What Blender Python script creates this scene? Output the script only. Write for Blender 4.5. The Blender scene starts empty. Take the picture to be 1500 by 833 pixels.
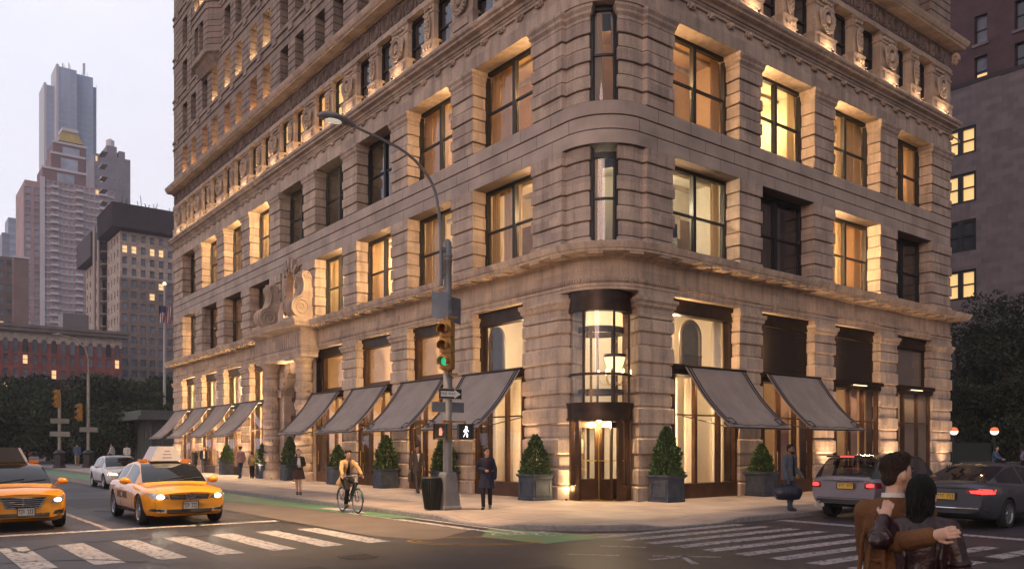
import bpy, bmesh, math, random
from mathutils import Vector, Matrix
from mathutils.bvhtree import BVHTree
R = math.radians
PI = math.pi
sc = bpy.context.scene
col = sc.collection
random.seed(7)

cam_d = bpy.data.cameras.new('camera')
cam = bpy.data.objects.new('camera', cam_d)
col.objects.link(cam)
CAM = Vector((-17.6, -18.1, 1.85))
YAW = math.atan2(0.6127, 0.7903)            # looking east of north
cam.location = CAM
cam.rotation_euler = (R(90), 0, -YAW)
cam_d.sensor_width = 36.0
cam_d.lens = 36.0 * 1193.0 / 1500.0
cam_d.shift_y = (655 - 416.5) / 1500.0
cam_d.clip_start = 0.1
cam_d.clip_end = 4000
sc.camera = cam

world = bpy.data.worlds.new('World')
sc.world = world
world.use_nodes = True
wn = world.node_tree
wn.nodes.clear()
w_out = wn.nodes.new('ShaderNodeOutputWorld')
w_bg = wn.nodes.new('ShaderNodeBackground')
w_sky = wn.nodes.new('ShaderNodeTexSky')
w_sky.sky_type = 'NISHITA'
w_sky.sun_disc = False
w_sky.sun_elevation = R(4)
w_sky.sun_rotation = R(255)
w_sky.air_density = 1.3
w_sky.dust_density = 2.5
w_bg.inputs[1].default_value = 0.05
wn.links.new(w_sky.outputs[0], w_bg.inputs[0])
w_bg2 = wn.nodes.new('ShaderNodeBackground')       # the even lavender overcast of dusk
w_tc = wn.nodes.new('ShaderNodeTexCoord')
w_sep = wn.nodes.new('ShaderNodeSeparateXYZ')
wn.links.new(w_tc.outputs['Generated'], w_sep.inputs[0])
w_no = wn.nodes.new('ShaderNodeTexNoise')
w_no.inputs['Scale'].default_value = 2.2
w_no.inputs['Detail'].default_value = 5
w_no.inputs['Roughness'].default_value = 0.55
w_map = wn.nodes.new('ShaderNodeMapping')
w_map.inputs['Scale'].default_value = (1, 1, 2.6)
wn.links.new(w_tc.outputs['Generated'], w_map.inputs[0])
wn.links.new(w_map.outputs[0], w_no.inputs[0])
w_r = wn.nodes.new('ShaderNodeValToRGB')
w_r.color_ramp.elements[0].position = 0.33
w_r.color_ramp.elements[0].color = (0.72, 0.74, 0.86, 1)
w_r.color_ramp.elements[1].position = 0.68
w_r.color_ramp.elements[1].color = (0.86, 0.82, 0.90, 1)
wn.links.new(w_no.outputs['Fac'], w_r.inputs[0])
w_dot = wn.nodes.new('ShaderNodeVectorMath'); w_dot.operation = 'DOT_PRODUCT'
w_dot.inputs[1].default_value = (0.75, -0.66, 0.0)
wn.links.new(w_tc.outputs['Generated'], w_dot.inputs[0])
w_mr = wn.nodes.new('ShaderNodeMapRange')
w_mr.inputs[1].default_value = -0.5; w_mr.inputs[2].default_value = 0.9
w_mr.inputs[3].default_value = 0.8; w_mr.inputs[4].default_value = 0.22
wn.links.new(w_dot.outputs['Value'], w_mr.inputs[0])
wn.links.new(w_r.outputs[0], w_bg2.inputs[0])
w_d2 = wn.nodes.new('ShaderNodeVectorMath'); w_d2.operation = 'DOT_PRODUCT'; w_d2.inputs[1].default_value = (0.08, 0.97, 0.22)
wn.links.new(w_tc.outputs['Generated'], w_d2.inputs[0])
w_m2 = wn.nodes.new('ShaderNodeMapRange'); w_m2.inputs[1].default_value = 0.72; w_m2.inputs[2].default_value = 0.97; w_m2.inputs[3].default_value = 1.0; w_m2.inputs[4].default_value = 1.45; w_m2.interpolation_type = 'SMOOTHSTEP'
wn.links.new(w_d2.outputs['Value'], w_m2.inputs[0])
w_mm = wn.nodes.new('ShaderNodeMath'); w_mm.operation = 'MULTIPLY'
wn.links.new(w_mr.outputs[0], w_mm.inputs[0]); wn.links.new(w_m2.outputs[0], w_mm.inputs[1]); wn.links.new(w_mm.outputs[0], w_bg2.inputs[1])
w_add = wn.nodes.new('ShaderNodeAddShader')
wn.links.new(w_bg.outputs[0], w_add.inputs[0])
wn.links.new(w_bg2.outputs[0], w_add.inputs[1])
wn.links.new(w_add.outputs[0], w_out.inputs[0])

sun_d = bpy.data.lights.new('sun', 'SUN')
sun_d.energy = 0.5
sun_d.angle = R(20)
sun_d.color = (1.0, 0.66, 0.55)
sun = bpy.data.objects.new('sun', sun_d)
col.objects.link(sun)
sun.rotation_euler = Vector((0.8, 0.6, -0.25)).to_track_quat('-Z', 'Y').to_euler()

sc.view_settings.view_transform = 'Standard'
sc.view_settings.look = 'None'
sc.view_settings.gamma = 1.0
sc.view_settings.exposure = 0.32
sc.view_settings.use_curve_mapping = False
sc.cycles.use_denoising = True
sc.cycles.max_bounces = 6
sc.cycles.diffuse_bounces = 3
sc.cycles.glossy_bounces = 3
sc.cycles.transmission_bounces = 4
sc.cycles.transparent_max_bounces = 10
sc.cycles.sample_clamp_indirect = 4.0
sc.cycles.caustics_reflective = False
sc.cycles.caustics_refractive = False

MATS = {}
def nt_new(name):
    m = bpy.data.materials.new(name)
    m.use_nodes = True
    n = m.node_tree
    b = n.nodes.get('Principled BSDF')
    return m, n, b
def mat(name, rgb, rough=0.7, metal=0.0, var=0.12, scale=3.0, bump=0.0, bscale=40.0, spec=0.5, coat=0.0, rgb2=None, stretch=None, detail=6):
    if name in MATS: return MATS[name]
    m, n, b = nt_new(name)
    b.inputs['Roughness'].default_value = rough
    b.inputs['Metallic'].default_value = metal
    b.inputs['Specular IOR Level'].default_value = spec
    b.inputs['Coat Weight'].default_value = coat
    tc = n.nodes.new('ShaderNodeTexCoord')
    src = tc.outputs['Object']
    if stretch:
        mp = n.nodes.new('ShaderNodeMapping'); mp.inputs['Scale'].default_value = stretch
        n.links.new(src, mp.inputs[0]); src = mp.outputs[0]
    if var > 0 or rgb2:
        no = n.nodes.new('ShaderNodeTexNoise'); no.inputs['Scale'].default_value = scale
        no.inputs['Detail'].default_value = detail; no.inputs['Roughness'].default_value = 0.62
        n.links.new(src, no.inputs[0])
        rp = n.nodes.new('ShaderNodeValToRGB')
        rp.color_ramp.elements[0].position = 0.3; rp.color_ramp.elements[1].position = 0.72
        lo = [max(0, c * (1 - var * 1.6)) for c in rgb]
        hi = list(rgb2) if rgb2 else [min(1, c * (1 + var * 1.3)) for c in rgb]
        rp.color_ramp.elements[0].color = (*lo, 1); rp.color_ramp.elements[1].color = (*hi, 1)
        n.links.new(no.outputs['Fac'], rp.inputs[0]); n.links.new(rp.outputs[0], b.inputs['Base Color'])
    else:
        b.inputs['Base Color'].default_value = (*rgb, 1)
    if bump > 0:
        n2 = n.nodes.new('ShaderNodeTexNoise'); n2.inputs['Scale'].default_value = bscale; n2.inputs['Detail'].default_value = 4
        n.links.new(src, n2.inputs[0])
        bp = n.nodes.new('ShaderNodeBump'); bp.inputs['Strength'].default_value = bump; bp.inputs['Distance'].default_value = 0.02
        n.links.new(n2.outputs['Fac'], bp.inputs['Height']); n.links.new(bp.outputs[0], b.inputs['Normal'])
    MATS[name] = m
    return m
def emis(name, rgb, strength):
    if name in MATS: return MATS[name]
    m, n, b = nt_new(name)
    b.inputs['Base Color'].default_value = (*rgb, 1)
    b.inputs['Emission Color'].default_value = (*rgb, 1)
    b.inputs['Emission Strength'].default_value = strength
    MATS[name] = m
    return m
def glass(name, tint=(1, 1, 1), gloss=0.12, rough=0.02):
    """window glass: see-through with a reflection that grows at grazing angles"""
    if name in MATS: return MATS[name]
    m = bpy.data.materials.new(name); m.use_nodes = True
    n = m.node_tree; n.nodes.clear()
    o = n.nodes.new('ShaderNodeOutputMaterial')
    t = n.nodes.new('ShaderNodeBsdfTransparent'); t.inputs[0].default_value = (*tint, 1)
    g = n.nodes.new('ShaderNodeBsdfGlossy'); g.inputs['Roughness'].default_value = rough
    g.inputs['Color'].default_value = (0.9, 0.92, 1, 1)
    lw = n.nodes.new('ShaderNodeLayerWeight'); lw.inputs[0].default_value = 0.5
    pw = n.nodes.new('ShaderNodeMath'); pw.operation = 'POWER'; pw.inputs[1].default_value = 3.5
    n.links.new(lw.outputs['Facing'], pw.inputs[0])
    fr = n.nodes.new('ShaderNodeMapRange'); fr.inputs[3].default_value = gloss * 0.35; fr.inputs[4].default_value = min(1.0, gloss * 0.35 + 0.75)
    n.links.new(pw.outputs[0], fr.inputs[0])
    mx = n.nodes.new('ShaderNodeMixShader')
    no = n.nodes.new('ShaderNodeTexNoise'); no.inputs['Scale'].default_value = 0.7
    bp = n.nodes.new('ShaderNodeBump'); bp.inputs['Strength'].default_value = 0.04; bp.inputs['Distance'].default_value = 0.05
    n.links.new(no.outputs['Fac'], bp.inputs['Height']); n.links.new(bp.outputs[0], g.inputs['Normal'])
    n.links.new(fr.outputs[0], mx.inputs[0])
    n.links.new(t.outputs[0], mx.inputs[1]); n.links.new(g.outputs[0], mx.inputs[2])
    n.links.new(mx.outputs[0], o.inputs[0])
    MATS[name] = m
    return m
def brick(name, c1, c2, mortar, scale=1.0, w=0.22, h=0.075, rough=0.85, msize=0.01, vec=None, bump=0.35, zoff=0.0):
    """courses of brick or stone laid on vertical faces: u runs along x+y, v along z"""
    if name in MATS: return MATS[name]
    m, n, b = nt_new(name)
    b.inputs['Roughness'].default_value = rough
    tc = n.nodes.new('ShaderNodeTexCoord')
    sp = n.nodes.new('ShaderNodeSeparateXYZ'); n.links.new(tc.outputs['Object'], sp.inputs[0])
    ad = n.nodes.new('ShaderNodeMath'); ad.operation = 'ADD'
    cb = n.nodes.new('ShaderNodeCombineXYZ')
    if vec == 'ground':
        n.links.new(sp.outputs[0], cb.inputs[0]); n.links.new(sp.outputs[1], cb.inputs[1])
    else:
        n.links.new(sp.outputs[0], ad.inputs[0]); n.links.new(sp.outputs[1], ad.inputs[1])
        zs = n.nodes.new('ShaderNodeMath'); zs.operation = 'SUBTRACT'; zs.inputs[1].default_value = zoff; n.links.new(sp.outputs[2], zs.inputs[0])
        n.links.new(ad.outputs[0], cb.inputs[0]); n.links.new(zs.outputs[0], cb.inputs[1])
    br = n.nodes.new('ShaderNodeTexBrick')
    br.inputs['Scale'].default_value = scale
    br.inputs['Brick Width'].default_value = w; br.inputs['Row Height'].default_value = h
    br.inputs['Mortar Size'].default_value = msize; br.inputs['Mortar Smooth'].default_value = 0.2
    br.inputs['Color1'].default_value = (*c1, 1); br.inputs['Color2'].default_value = (*c2, 1); br.inputs['Mortar'].default_value = (*mortar, 1)
    n.links.new(cb.outputs[0], br.inputs[0])
    no = n.nodes.new('ShaderNodeTexNoise'); no.inputs['Scale'].default_value = 0.8; no.inputs['Detail'].default_value = 8
    n.links.new(tc.outputs['Object'], no.inputs[0])
    rp = n.nodes.new('ShaderNodeValToRGB'); rp.color_ramp.elements[0].color = (0.72, 0.72, 0.72, 1); rp.color_ramp.elements[1].color = (1.2, 1.2, 1.2, 1)
    rp.color_ramp.elements[0].position = 0.3; rp.color_ramp.elements[1].position = 0.7
    n.links.new(no.outputs['Fac'], rp.inputs[0])
    mu = n.nodes.new('ShaderNodeMix'); mu.data_type = 'RGBA'; mu.blend_type = 'MULTIPLY'; mu.inputs[0].default_value = 1.0
    n.links.new(br.outputs['Color'], mu.inputs[6]); n.links.new(rp.outputs[0], mu.inputs[7])
    n.links.new(mu.outputs[2], b.inputs['Base Color'])
    bp = n.nodes.new('ShaderNodeBump'); bp.inputs['Strength'].default_value = bump; bp.inputs['Distance'].default_value = 0.02; bp.invert = True
    n.links.new(br.outputs['Fac'], bp.inputs['Height']); n.links.new(bp.outputs[0], b.inputs['Normal'])
    MATS[name] = m
    return m
def stone_mat(name, rgb, var=0.16, streak=0.3, bump=0.35):
    """pitted limestone: fine grain, soft blotches, and dark rain streaks that run down"""
    if name in MATS: return MATS[name]
    m, n, b = nt_new(name)
    b.inputs['Roughness'].default_value = 0.82
    b.inputs['Specular IOR Level'].default_value = 0.3
    tc = n.nodes.new('ShaderNodeTexCoord')
    def noise(scale, det, stretch=None):
        src = tc.outputs['Object']
        if stretch:
            mp = n.nodes.new('ShaderNodeMapping'); mp.inputs['Scale'].default_value = stretch
            n.links.new(src, mp.inputs[0]); src = mp.outputs[0]
        no = n.nodes.new('ShaderNodeTexNoise'); no.inputs['Scale'].default_value = scale; no.inputs['Detail'].default_value = det; no.inputs['Roughness'].default_value = 0.65
        n.links.new(src, no.inputs[0]); return no.outputs['Fac']
    def ramp(f, a, c, p0=0.3, p1=0.7):
        rp = n.nodes.new('ShaderNodeValToRGB'); rp.color_ramp.elements[0].position = p0; rp.color_ramp.elements[1].position = p1
        rp.color_ramp.elements[0].color = (*a, 1); rp.color_ramp.elements[1].color = (*c, 1)
        n.links.new(f, rp.inputs[0]); return rp.outputs[0]
    def mul(a, c, f=1.0):
        mu = n.nodes.new('ShaderNodeMix'); mu.data_type = 'RGBA'; mu.blend_type = 'MULTIPLY'; mu.inputs[0].default_value = f
        n.links.new(a, mu.inputs[6]); n.links.new(c, mu.inputs[7]); return mu.outputs[2]
    lo = [c * (1 - var) for c in rgb]; hi = [min(1, c * (1 + var)) for c in rgb]
    hi[2] *= 0.94
    base = ramp(noise(1.1, 8), lo, hi)
    grain = ramp(noise(28, 3), (0.8, 0.8, 0.8), (1.12, 1.1, 1.08), 0.35, 0.62)
    st = ramp(noise(1.6, 5, (2.2, 2.2, 0.16)), (1 - streak, 1 - streak, 1 - streak), (1.05, 1.05, 1.05), 0.32, 0.56)
    sp = n.nodes.new('ShaderNodeSeparateXYZ'); n.links.new(tc.outputs['Object'], sp.inputs[0])
    ad = n.nodes.new('ShaderNodeMath'); ad.operation = 'ADD'; n.links.new(sp.outputs[0], ad.inputs[0]); n.links.new(sp.outputs[1], ad.inputs[1])
    cb = n.nodes.new('ShaderNodeCombineXYZ'); n.links.new(ad.outputs[0], cb.inputs[0]); n.links.new(sp.outputs[2], cb.inputs[1])
    br = n.nodes.new('ShaderNodeTexBrick'); br.inputs['Scale'].default_value = 1.0; br.inputs['Brick Width'].default_value = 0.83; br.inputs['Row Height'].default_value = 0.47; br.inputs['Mortar Size'].default_value = 0.0
    br.inputs['Color1'].default_value = (0.80, 0.79, 0.80, 1); br.inputs['Color2'].default_value = (1.12, 1.10, 1.07, 1); br.inputs['Mortar'].default_value = (1, 1, 1, 1)
    n.links.new(cb.outputs[0], br.inputs[0])
    n.links.new(mul(mul(mul(base, grain), st), br.outputs['Color']), b.inputs['Base Color'])
    bp = n.nodes.new('ShaderNodeBump'); bp.inputs['Strength'].default_value = bump; bp.inputs['Distance'].default_value = 0.03
    n.links.new(noise(22, 4), bp.inputs['Height']); n.links.new(bp.outputs[0], b.inputs['Normal'])
    MATS[name] = m
    return m

def newobj(name, me, material=None, parent=None):
    o = bpy.data.objects.new(name, me)
    if material is not None:
        for mm in (material if isinstance(material, (list, tuple)) else [material]): me.materials.append(mm)
    col.objects.link(o)
    if parent is not None: o.parent = parent
    return o
def tag(o, label=None, cat=None, group=None, kind=None):
    if label: o['label'] = label
    if cat: o['category'] = cat
    if group: o['group'] = group
    if kind: o['kind'] = kind
    return o
def empty(name, loc=(0, 0, 0), rz=0.0, label=None, cat=None, group=None):
    o = bpy.data.objects.new(name, None); col.objects.link(o)
    o.location = loc; o.rotation_euler = (0, 0, rz)
    o.empty_display_size = 0.2
    return tag(o, label, cat, group)
def copy_tree(o, parent=None):
    c = o.copy(); col.objects.link(c)
    if parent is not None: c.parent = parent
    for ch in list(o.children): copy_tree(ch, c)
    return c

class MB:
    """collects boxes, sweeps, tubes and turned shapes into one mesh"""
    def __init__(s, M=None):
        s.v = []; s.f = []; s.m = []; s.M = M or Matrix.Identity(4); s.mi = 0
    def add(s, vs, fs):
        b = len(s.v); M = s.M
        s.v += [tuple(M @ Vector(p)) for p in vs]
        s.f += [tuple(b + i for i in f) for f in fs]
        s.m += [s.mi] * len(fs)
    def box(s, x0, x1, y0, y1, z0, z1):
        s.add([(x0, y0, z0), (x1, y0, z0), (x1, y1, z0), (x0, y1, z0), (x0, y0, z1), (x1, y0, z1), (x1, y1, z1), (x0, y1, z1)],
              [(0, 3, 2, 1), (4, 5, 6, 7), (0, 1, 5, 4), (1, 2, 6, 5), (2, 3, 7, 6), (3, 0, 4, 7)])
    def cbox(s, c, sz, rz=0.0):
        hx, hy, hz = sz[0] / 2, sz[1] / 2, sz[2] / 2
        ca, sa = math.cos(rz), math.sin(rz)
        P = []
        for z in (-hz, hz):
            for x, y in ((-hx, -hy), (hx, -hy), (hx, hy), (-hx, hy)):
                P.append((c[0] + x * ca - y * sa, c[1] + x * sa + y * ca, c[2] + z))
        s.add(P, [(0, 3, 2, 1), (4, 5, 6, 7), (0, 1, 5, 4), (1, 2, 6, 5), (2, 3, 7, 6), (3, 0, 4, 7)])
    def bar(s, a, b, w, h=None):
        """square bar from a to b"""
        h = h or w
        a = Vector(a); b = Vector(b); d = (b - a).normalized()
        up = Vector((0, 0, 1)) if abs(d.z) < 0.95 else Vector((0, 1, 0))
        x = d.cross(up).normalized(); y = x.cross(d)
        P = []
        for p in (a, b):
            for i, j in ((-1, -1), (1, -1), (1, 1), (-1, 1)): P.append(p + x * (i * w / 2) + y * (j * h / 2))
        s.add(P, [(0, 3, 2, 1), (4, 5, 6, 7), (0, 1, 5, 4), (1, 2, 6, 5), (2, 3, 7, 6), (3, 0, 4, 7)])
    def tube(s, pts, r, n=8, cap=True, squash=None, up=None):
        """tube through points; r a number or one per point; squash=(a,b) scales the section"""
        pts = [Vector(p) for p in pts]
        rs = r if isinstance(r, (list, tuple)) else [r] * len(pts)
        vs = []; prev = None
        for i, p in enumerate(pts):
            d = (pts[min(i + 1, len(pts) - 1)] - pts[max(i - 1, 0)]).normalized()
            if prev is None:
                u = Vector(up) if up else (Vector((0, 0, 1)) if abs(d.z) < 0.9 else Vector((1, 0, 0)))
                x = (u - d * u.dot(d)).normalized()
            else:
                x = (prev - d * prev.dot(d)).normalized()
            prev = x; y = d.cross(x)
            rr = rs[i]
            ra, rb = rr if isinstance(rr, (list, tuple)) else (rr, rr)
            if squash: ra *= squash[0]; rb *= squash[1]
            for k in range(n):
                a = 2 * PI * k / n
                vs.append(p + x * (math.cos(a) * ra) + y * (math.sin(a) * rb))
        fs = []
        for i in range(len(pts) - 1):
            for k in range(n):
                a = i * n + k; b2 = i * n + (k + 1) % n
                fs.append((a, b2, b2 + n, a + n))
        if cap:
            fs.append(tuple(range(n))[::-1]); fs.append(tuple(range((len(pts) - 1) * n, len(pts) * n)))
        s.add(vs, fs)
    def lathe(s, prof, n=16, c=(0, 0, 0), a0=0.0, a1=2 * PI, ax=None):
        """turn (r, z) profile about the z axis through c"""
        full = abs(a1 - a0 - 2 * PI) < 1e-6
        k = n if full else n + 1
        vs = []
        for i in range(k):
            a = a0 + (a1 - a0) * i / n
            for r, z in prof: vs.append((c[0] + math.cos(a) * r, c[1] + math.sin(a) * r, c[2] + z))
        m = len(prof); fs = []
        for i in range(n):
            j = (i + 1) % k
            for q in range(m - 1): fs.append((i * m + q, j * m + q, j * m + q + 1, i * m + q + 1))
        s.add(vs, fs)
    def ell(s, c, r, nu=12, nv=8, M=None):
        vs = []; fs = []
        for i in range(nv + 1):
            t = PI * i / nv
            for k in range(nu):
                a = 2 * PI * k / nu
                p = Vector((math.sin(t) * math.cos(a) * r[0], math.sin(t) * math.sin(a) * r[1], math.cos(t) * r[2]))
                if M: p = M @ p
                vs.append(p + Vector(c))
        for i in range(nv):
            for k in range(nu):
                a = i * nu + k; b = i * nu + (k + 1) % nu
                fs.append((a, a + nu, b + nu, b))
        s.add(vs, fs)
    def sweep(s, path, prof, closed=False, caps=True):
        """profile [(outward, z)] carried along a plan path [(x, y)]; outward is to the right of travel"""
        n = len(path); P = [Vector((p[0], p[1])) for p in path]
        off = []
        for i in range(n):
            if closed: a, b, c = P[i - 1], P[i], P[(i + 1) % n]
            else: a, b, c = P[max(i - 1, 0)], P[i], P[min(i + 1, n - 1)]
            d1 = (b - a) if (b - a).length > 1e-9 else (c - b)
            d2 = (c - b) if (c - b).length > 1e-9 else (b - a)
            d1 = d1.normalized(); d2 = d2.normalized()
            n1 = Vector((d1.y, -d1.x)); n2 = Vector((d2.y, -d2.x))
            m = n1 + n2
            if m.length < 1e-6: m = n1
            m.normalize()
            k = max(0.35, m.dot(n1))
            off.append(m / k)
        m = len(prof); vs = []; fs = []
        for i in range(n):
            for o, z in prof: vs.append((P[i].x + off[i].x * o, P[i].y + off[i].y * o, z))
        for i in range(n if closed else n - 1):
            j = (i + 1) % n
            for q in range(m - 1): fs.append((i * m + q, j * m + q, j * m + q + 1, i * m + q + 1))
        if caps and not closed and m > 2:
            fs.append(tuple(range(m))); fs.append(tuple((n - 1) * m + q for q in reversed(range(m))))
        s.add(vs, fs)
    def quad(s, a, b, c, d): s.add([a, b, c, d], [(0, 1, 2, 3)])
    def poly(s, pts): s.add(pts, [tuple(range(len(pts)))])
    def prism(s, pts, z0, z1):
        """flat outline [(x, y)] from z0 up to z1"""
        n = len(pts)
        vs = [(x, y, z0) for x, y in pts] + [(x, y, z1) for x, y in pts]
        s.add(vs, [tuple(range(n))[::-1], tuple(range(n, 2 * n))] + [(i, (i + 1) % n, n + (i + 1) % n, n + i) for i in range(n)])
    def mesh(s, name, smooth=False, recalc=True):
        me = bpy.data.meshes.new(name)
        me.from_pydata(s.v, [], s.f)
        if any(s.m): me.polygons.foreach_set('material_index', s.m)
        if recalc:
            bm = bmesh.new(); bm.from_mesh(me); bmesh.ops.recalc_face_normals(bm, faces=bm.faces); bm.to_mesh(me); bm.free()
        if smooth:
            me.polygons.foreach_set('use_smooth', [True] * len(me.polygons))
            me.set_sharp_from_angle(angle=R(42))
        me.update()
        return me
    def build(s, name, material=None, parent=None, smooth=False, recalc=True):
        return newobj(name, s.mesh(name, smooth, recalc), material, parent)
def apply_mods(o):
    dg = bpy.context.evaluated_depsgraph_get()
    me = bpy.data.meshes.new_from_object(o.evaluated_get(dg))
    old = o.data; o.modifiers.clear(); o.data = me
    nm = old.name; bpy.data.meshes.remove(old); me.name = nm
    return o
def remesh(o, voxel, smooth=3, factor=0.5):
    m = o.modifiers.new('m', 'REMESH'); m.mode = 'VOXEL'; m.voxel_size = voxel; m.use_smooth_shade = True
    if smooth:
        s = o.modifiers.new('s', 'SMOOTH'); s.iterations = smooth; s.factor = factor
    return apply_mods(o)
def lamp(name, kind, loc, energy, rgb, parent=None, radius=0.06, direction=None, spot=None, size=None, blend=0.6):
    d = bpy.data.lights.new(name, kind); d.energy = energy; d.color = rgb
    if kind in ('POINT', 'SPOT'): d.shadow_soft_size = radius
    if kind == 'SPOT': d.spot_size = spot or R(90); d.spot_blend = blend
    if kind == 'AREA':
        d.shape = 'RECTANGLE'; d.size, d.size_y = size or (0.3, 0.3)
    o = bpy.data.objects.new(name, d); col.objects.link(o)
    o.location = loc
    if direction is not None: o.rotation_euler = Vector(direction).to_track_quat('-Z', 'Y').to_euler()
    if parent is not None: o.parent = parent
    return o
def text_mesh(name, body, size, material, parent=None, M=None, extrude=0.004, align='CENTER', squeeze=1.0, spacing=1.0):
    cu = bpy.data.curves.new(name, 'FONT'); cu.body = body; cu.size = size; cu.extrude = extrude
    cu.align_x = align; cu.align_y = 'CENTER'; cu.space_character = spacing; cu.resolution_u = 3
    t = bpy.data.objects.new(name, cu); col.objects.link(t)
    dg = bpy.context.evaluated_depsgraph_get()
    me = bpy.data.meshes.new_from_object(t.evaluated_get(dg))
    bpy.data.objects.remove(t); bpy.data.curves.remove(cu)
    S = Matrix.Diagonal((squeeze, 1, 1, 1))
    me.transform((M or Matrix.Identity(4)) @ S)
    me.materials.clear()
    return newobj(name, me, material, parent)
def frame_M(origin, xdir, ydir):
    """matrix whose x and y axes run along xdir and ydir at origin"""
    x = Vector(xdir).normalized(); y = Vector(ydir).normalized(); z = x.cross(y)
    return Matrix(((x.x, y.x, z.x, origin[0]), (x.y, y.y, z.y, origin[1]), (x.z, y.z, z.z, origin[2]), (0, 0, 0, 1)))
def lerp(a, b, t): return a + (b - a) * t
def interp(tab, x):
    if x <= tab[0][0]: return tab[0][1]
    for (a, va), (b, vb) in zip(tab, tab[1:]):
        if x <= b:
            t = (x - a) / (b - a)
            return va + (vb - va) * t
    return tab[-1][1]
def smooth_interp(tab, x):
    """monotone cubic through a table"""
    n = len(tab)
    if x <= tab[0][0]: return tab[0][1]
    if x >= tab[-1][0]: return tab[-1][1]
    d = [(tab[i + 1][1] - tab[i][1]) / (tab[i + 1][0] - tab[i][0]) for i in range(n - 1)]
    m = [d[0]] + [0 if d[i - 1] * d[i] <= 0 else 2 * d[i - 1] * d[i] / (d[i - 1] + d[i]) for i in range(1, n - 1)] + [d[-1]]
    for i in range(n - 1):
        if x <= tab[i + 1][0]:
            h = tab[i + 1][0] - tab[i][0]; t = (x - tab[i][0]) / h
            return ((2 * t**3 - 3 * t**2 + 1) * tab[i][1] + (t**3 - 2 * t**2 + t) * h * m[i]
                    + (-2 * t**3 + 3 * t**2) * tab[i + 1][1] + (t**3 - t**2) * h * m[i + 1])

STONE = stone_mat('limestone', (0.53, 0.42, 0.345))
STONE_UP = stone_mat('limestone_upper', (0.46, 0.367, 0.317))
STONE_HI = stone_mat('terracotta_upper', (0.31, 0.245, 0.22), var=0.12, streak=0.25)
STONE_FR = stone_mat('carved_stone', (0.44, 0.35, 0.30), streak=0.2)
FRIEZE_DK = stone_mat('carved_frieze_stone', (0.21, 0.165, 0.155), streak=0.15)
BRONZE = mat('dark_bronze', (0.045, 0.026, 0.017), 0.42, 0.55, var=0.3, scale=2.5)
BRONZE_LT = mat('lit_bronze', (0.10, 0.05, 0.028), 0.38, 0.5, var=0.25, scale=2.0)
FRAME = mat('black_window_frame', (0.012, 0.012, 0.014), 0.45, 0.2, var=0.2)
GLASS = glass('window_glass', (0.93, 0.93, 0.92), 0.18)
GLASS_DK = glass('dim_window_glass', (0.5, 0.52, 0.55), 0.3)

# ================================================================== the corner building
BLD = empty('corner_building', (0, 0, 0), 0, 'grand limestone corner building with rounded corner entrance, grey awnings and warm lit windows', 'building')
G0 = 0.13
LP = [(7.0, 8.4), (11.8, 13.15), (16.45, 17.85), (21.05, 22.5), (25.7, 27.15), (30.4, 31.8), (35.05, 36.4), (39.65, 41.1), (44.2, 46.5)]
RP = [(6.77, 8.04), (11.55, 12.95), (16.6, 18.0), (21.3, 23.2)]
LBAY = [(3.45, 7.0), (8.4, 11.8), (13.15, 16.45), (17.85, 21.05), (27.15, 30.4), (31.8, 35.05), (36.4, 39.65), (41.1, 44.2)]
RBAY = [(3.2, 6.77), (8.04, 11.55), (12.95, 16.6), (18.0, 21.3)]
ARC_C, ARC_R = 1.75, 1.75
def arc(r, a0=180, a1=270, n=12, c=ARC_C):
    return [(c + r * math.cos(R(a0 + (a1 - a0) * i / n)), c + r * math.sin(R(a0 + (a1 - a0) * i / n))) for i in range(n + 1)]
MAIN = [(0, 46.6), (0, 46.5)] + arc(ARC_R) + [(23.2, 0), (23.2, 12)]
def P(side, u, d, z=None):
    p = (d, u) if side == 'L' else (u, d)
    return p if z is None else (*p, z)
def fbox(mb, side, u0, u1, d0, d1, z0, z1):
    if side == 'L': mb.box(d0, d1, u0, u1, z0, z1)
    else: mb.box(u0, u1, d0, d1, z0, z1)
def pier_path(side, u0, u1, D):
    if side == 'L': return [(D, u1), (0, u1), (0, u0), (D, u0)]
    return [(u0, D), (u0, 0), (u1, 0), (u1, D)]
def rust(z0, z1, n, depth=0.06, j=0.05, alt=0.0):
    """stack of courses with sunk joints; every other course stands out by alt"""
    pr = []; h = (z1 - z0) / n
    for i in range(n):
        a = z0 + i * h; b = a + h; o = alt if (n - 1 - i) % 2 == 0 else 0.0
        pr += [(-depth, a), (-depth, a + j * 0.6), (o - 0.012, a + j * 0.8), (o, a + j * 1.1), (o, b - j * 0.35), (o - 0.02, b - 0.004), (-depth, b - 0.001)]
    return pr
cap_prof = [(0.0, 6.02), (0.05, 6.05), (0.05, 6.14), (0.02, 6.16), (0.02, 6.34), (0.10, 6.42), (0.10, 6.5), (0.16, 6.58), (0.16, 6.68), (0.04, 6.70), (0.04, 6.868)]

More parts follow.
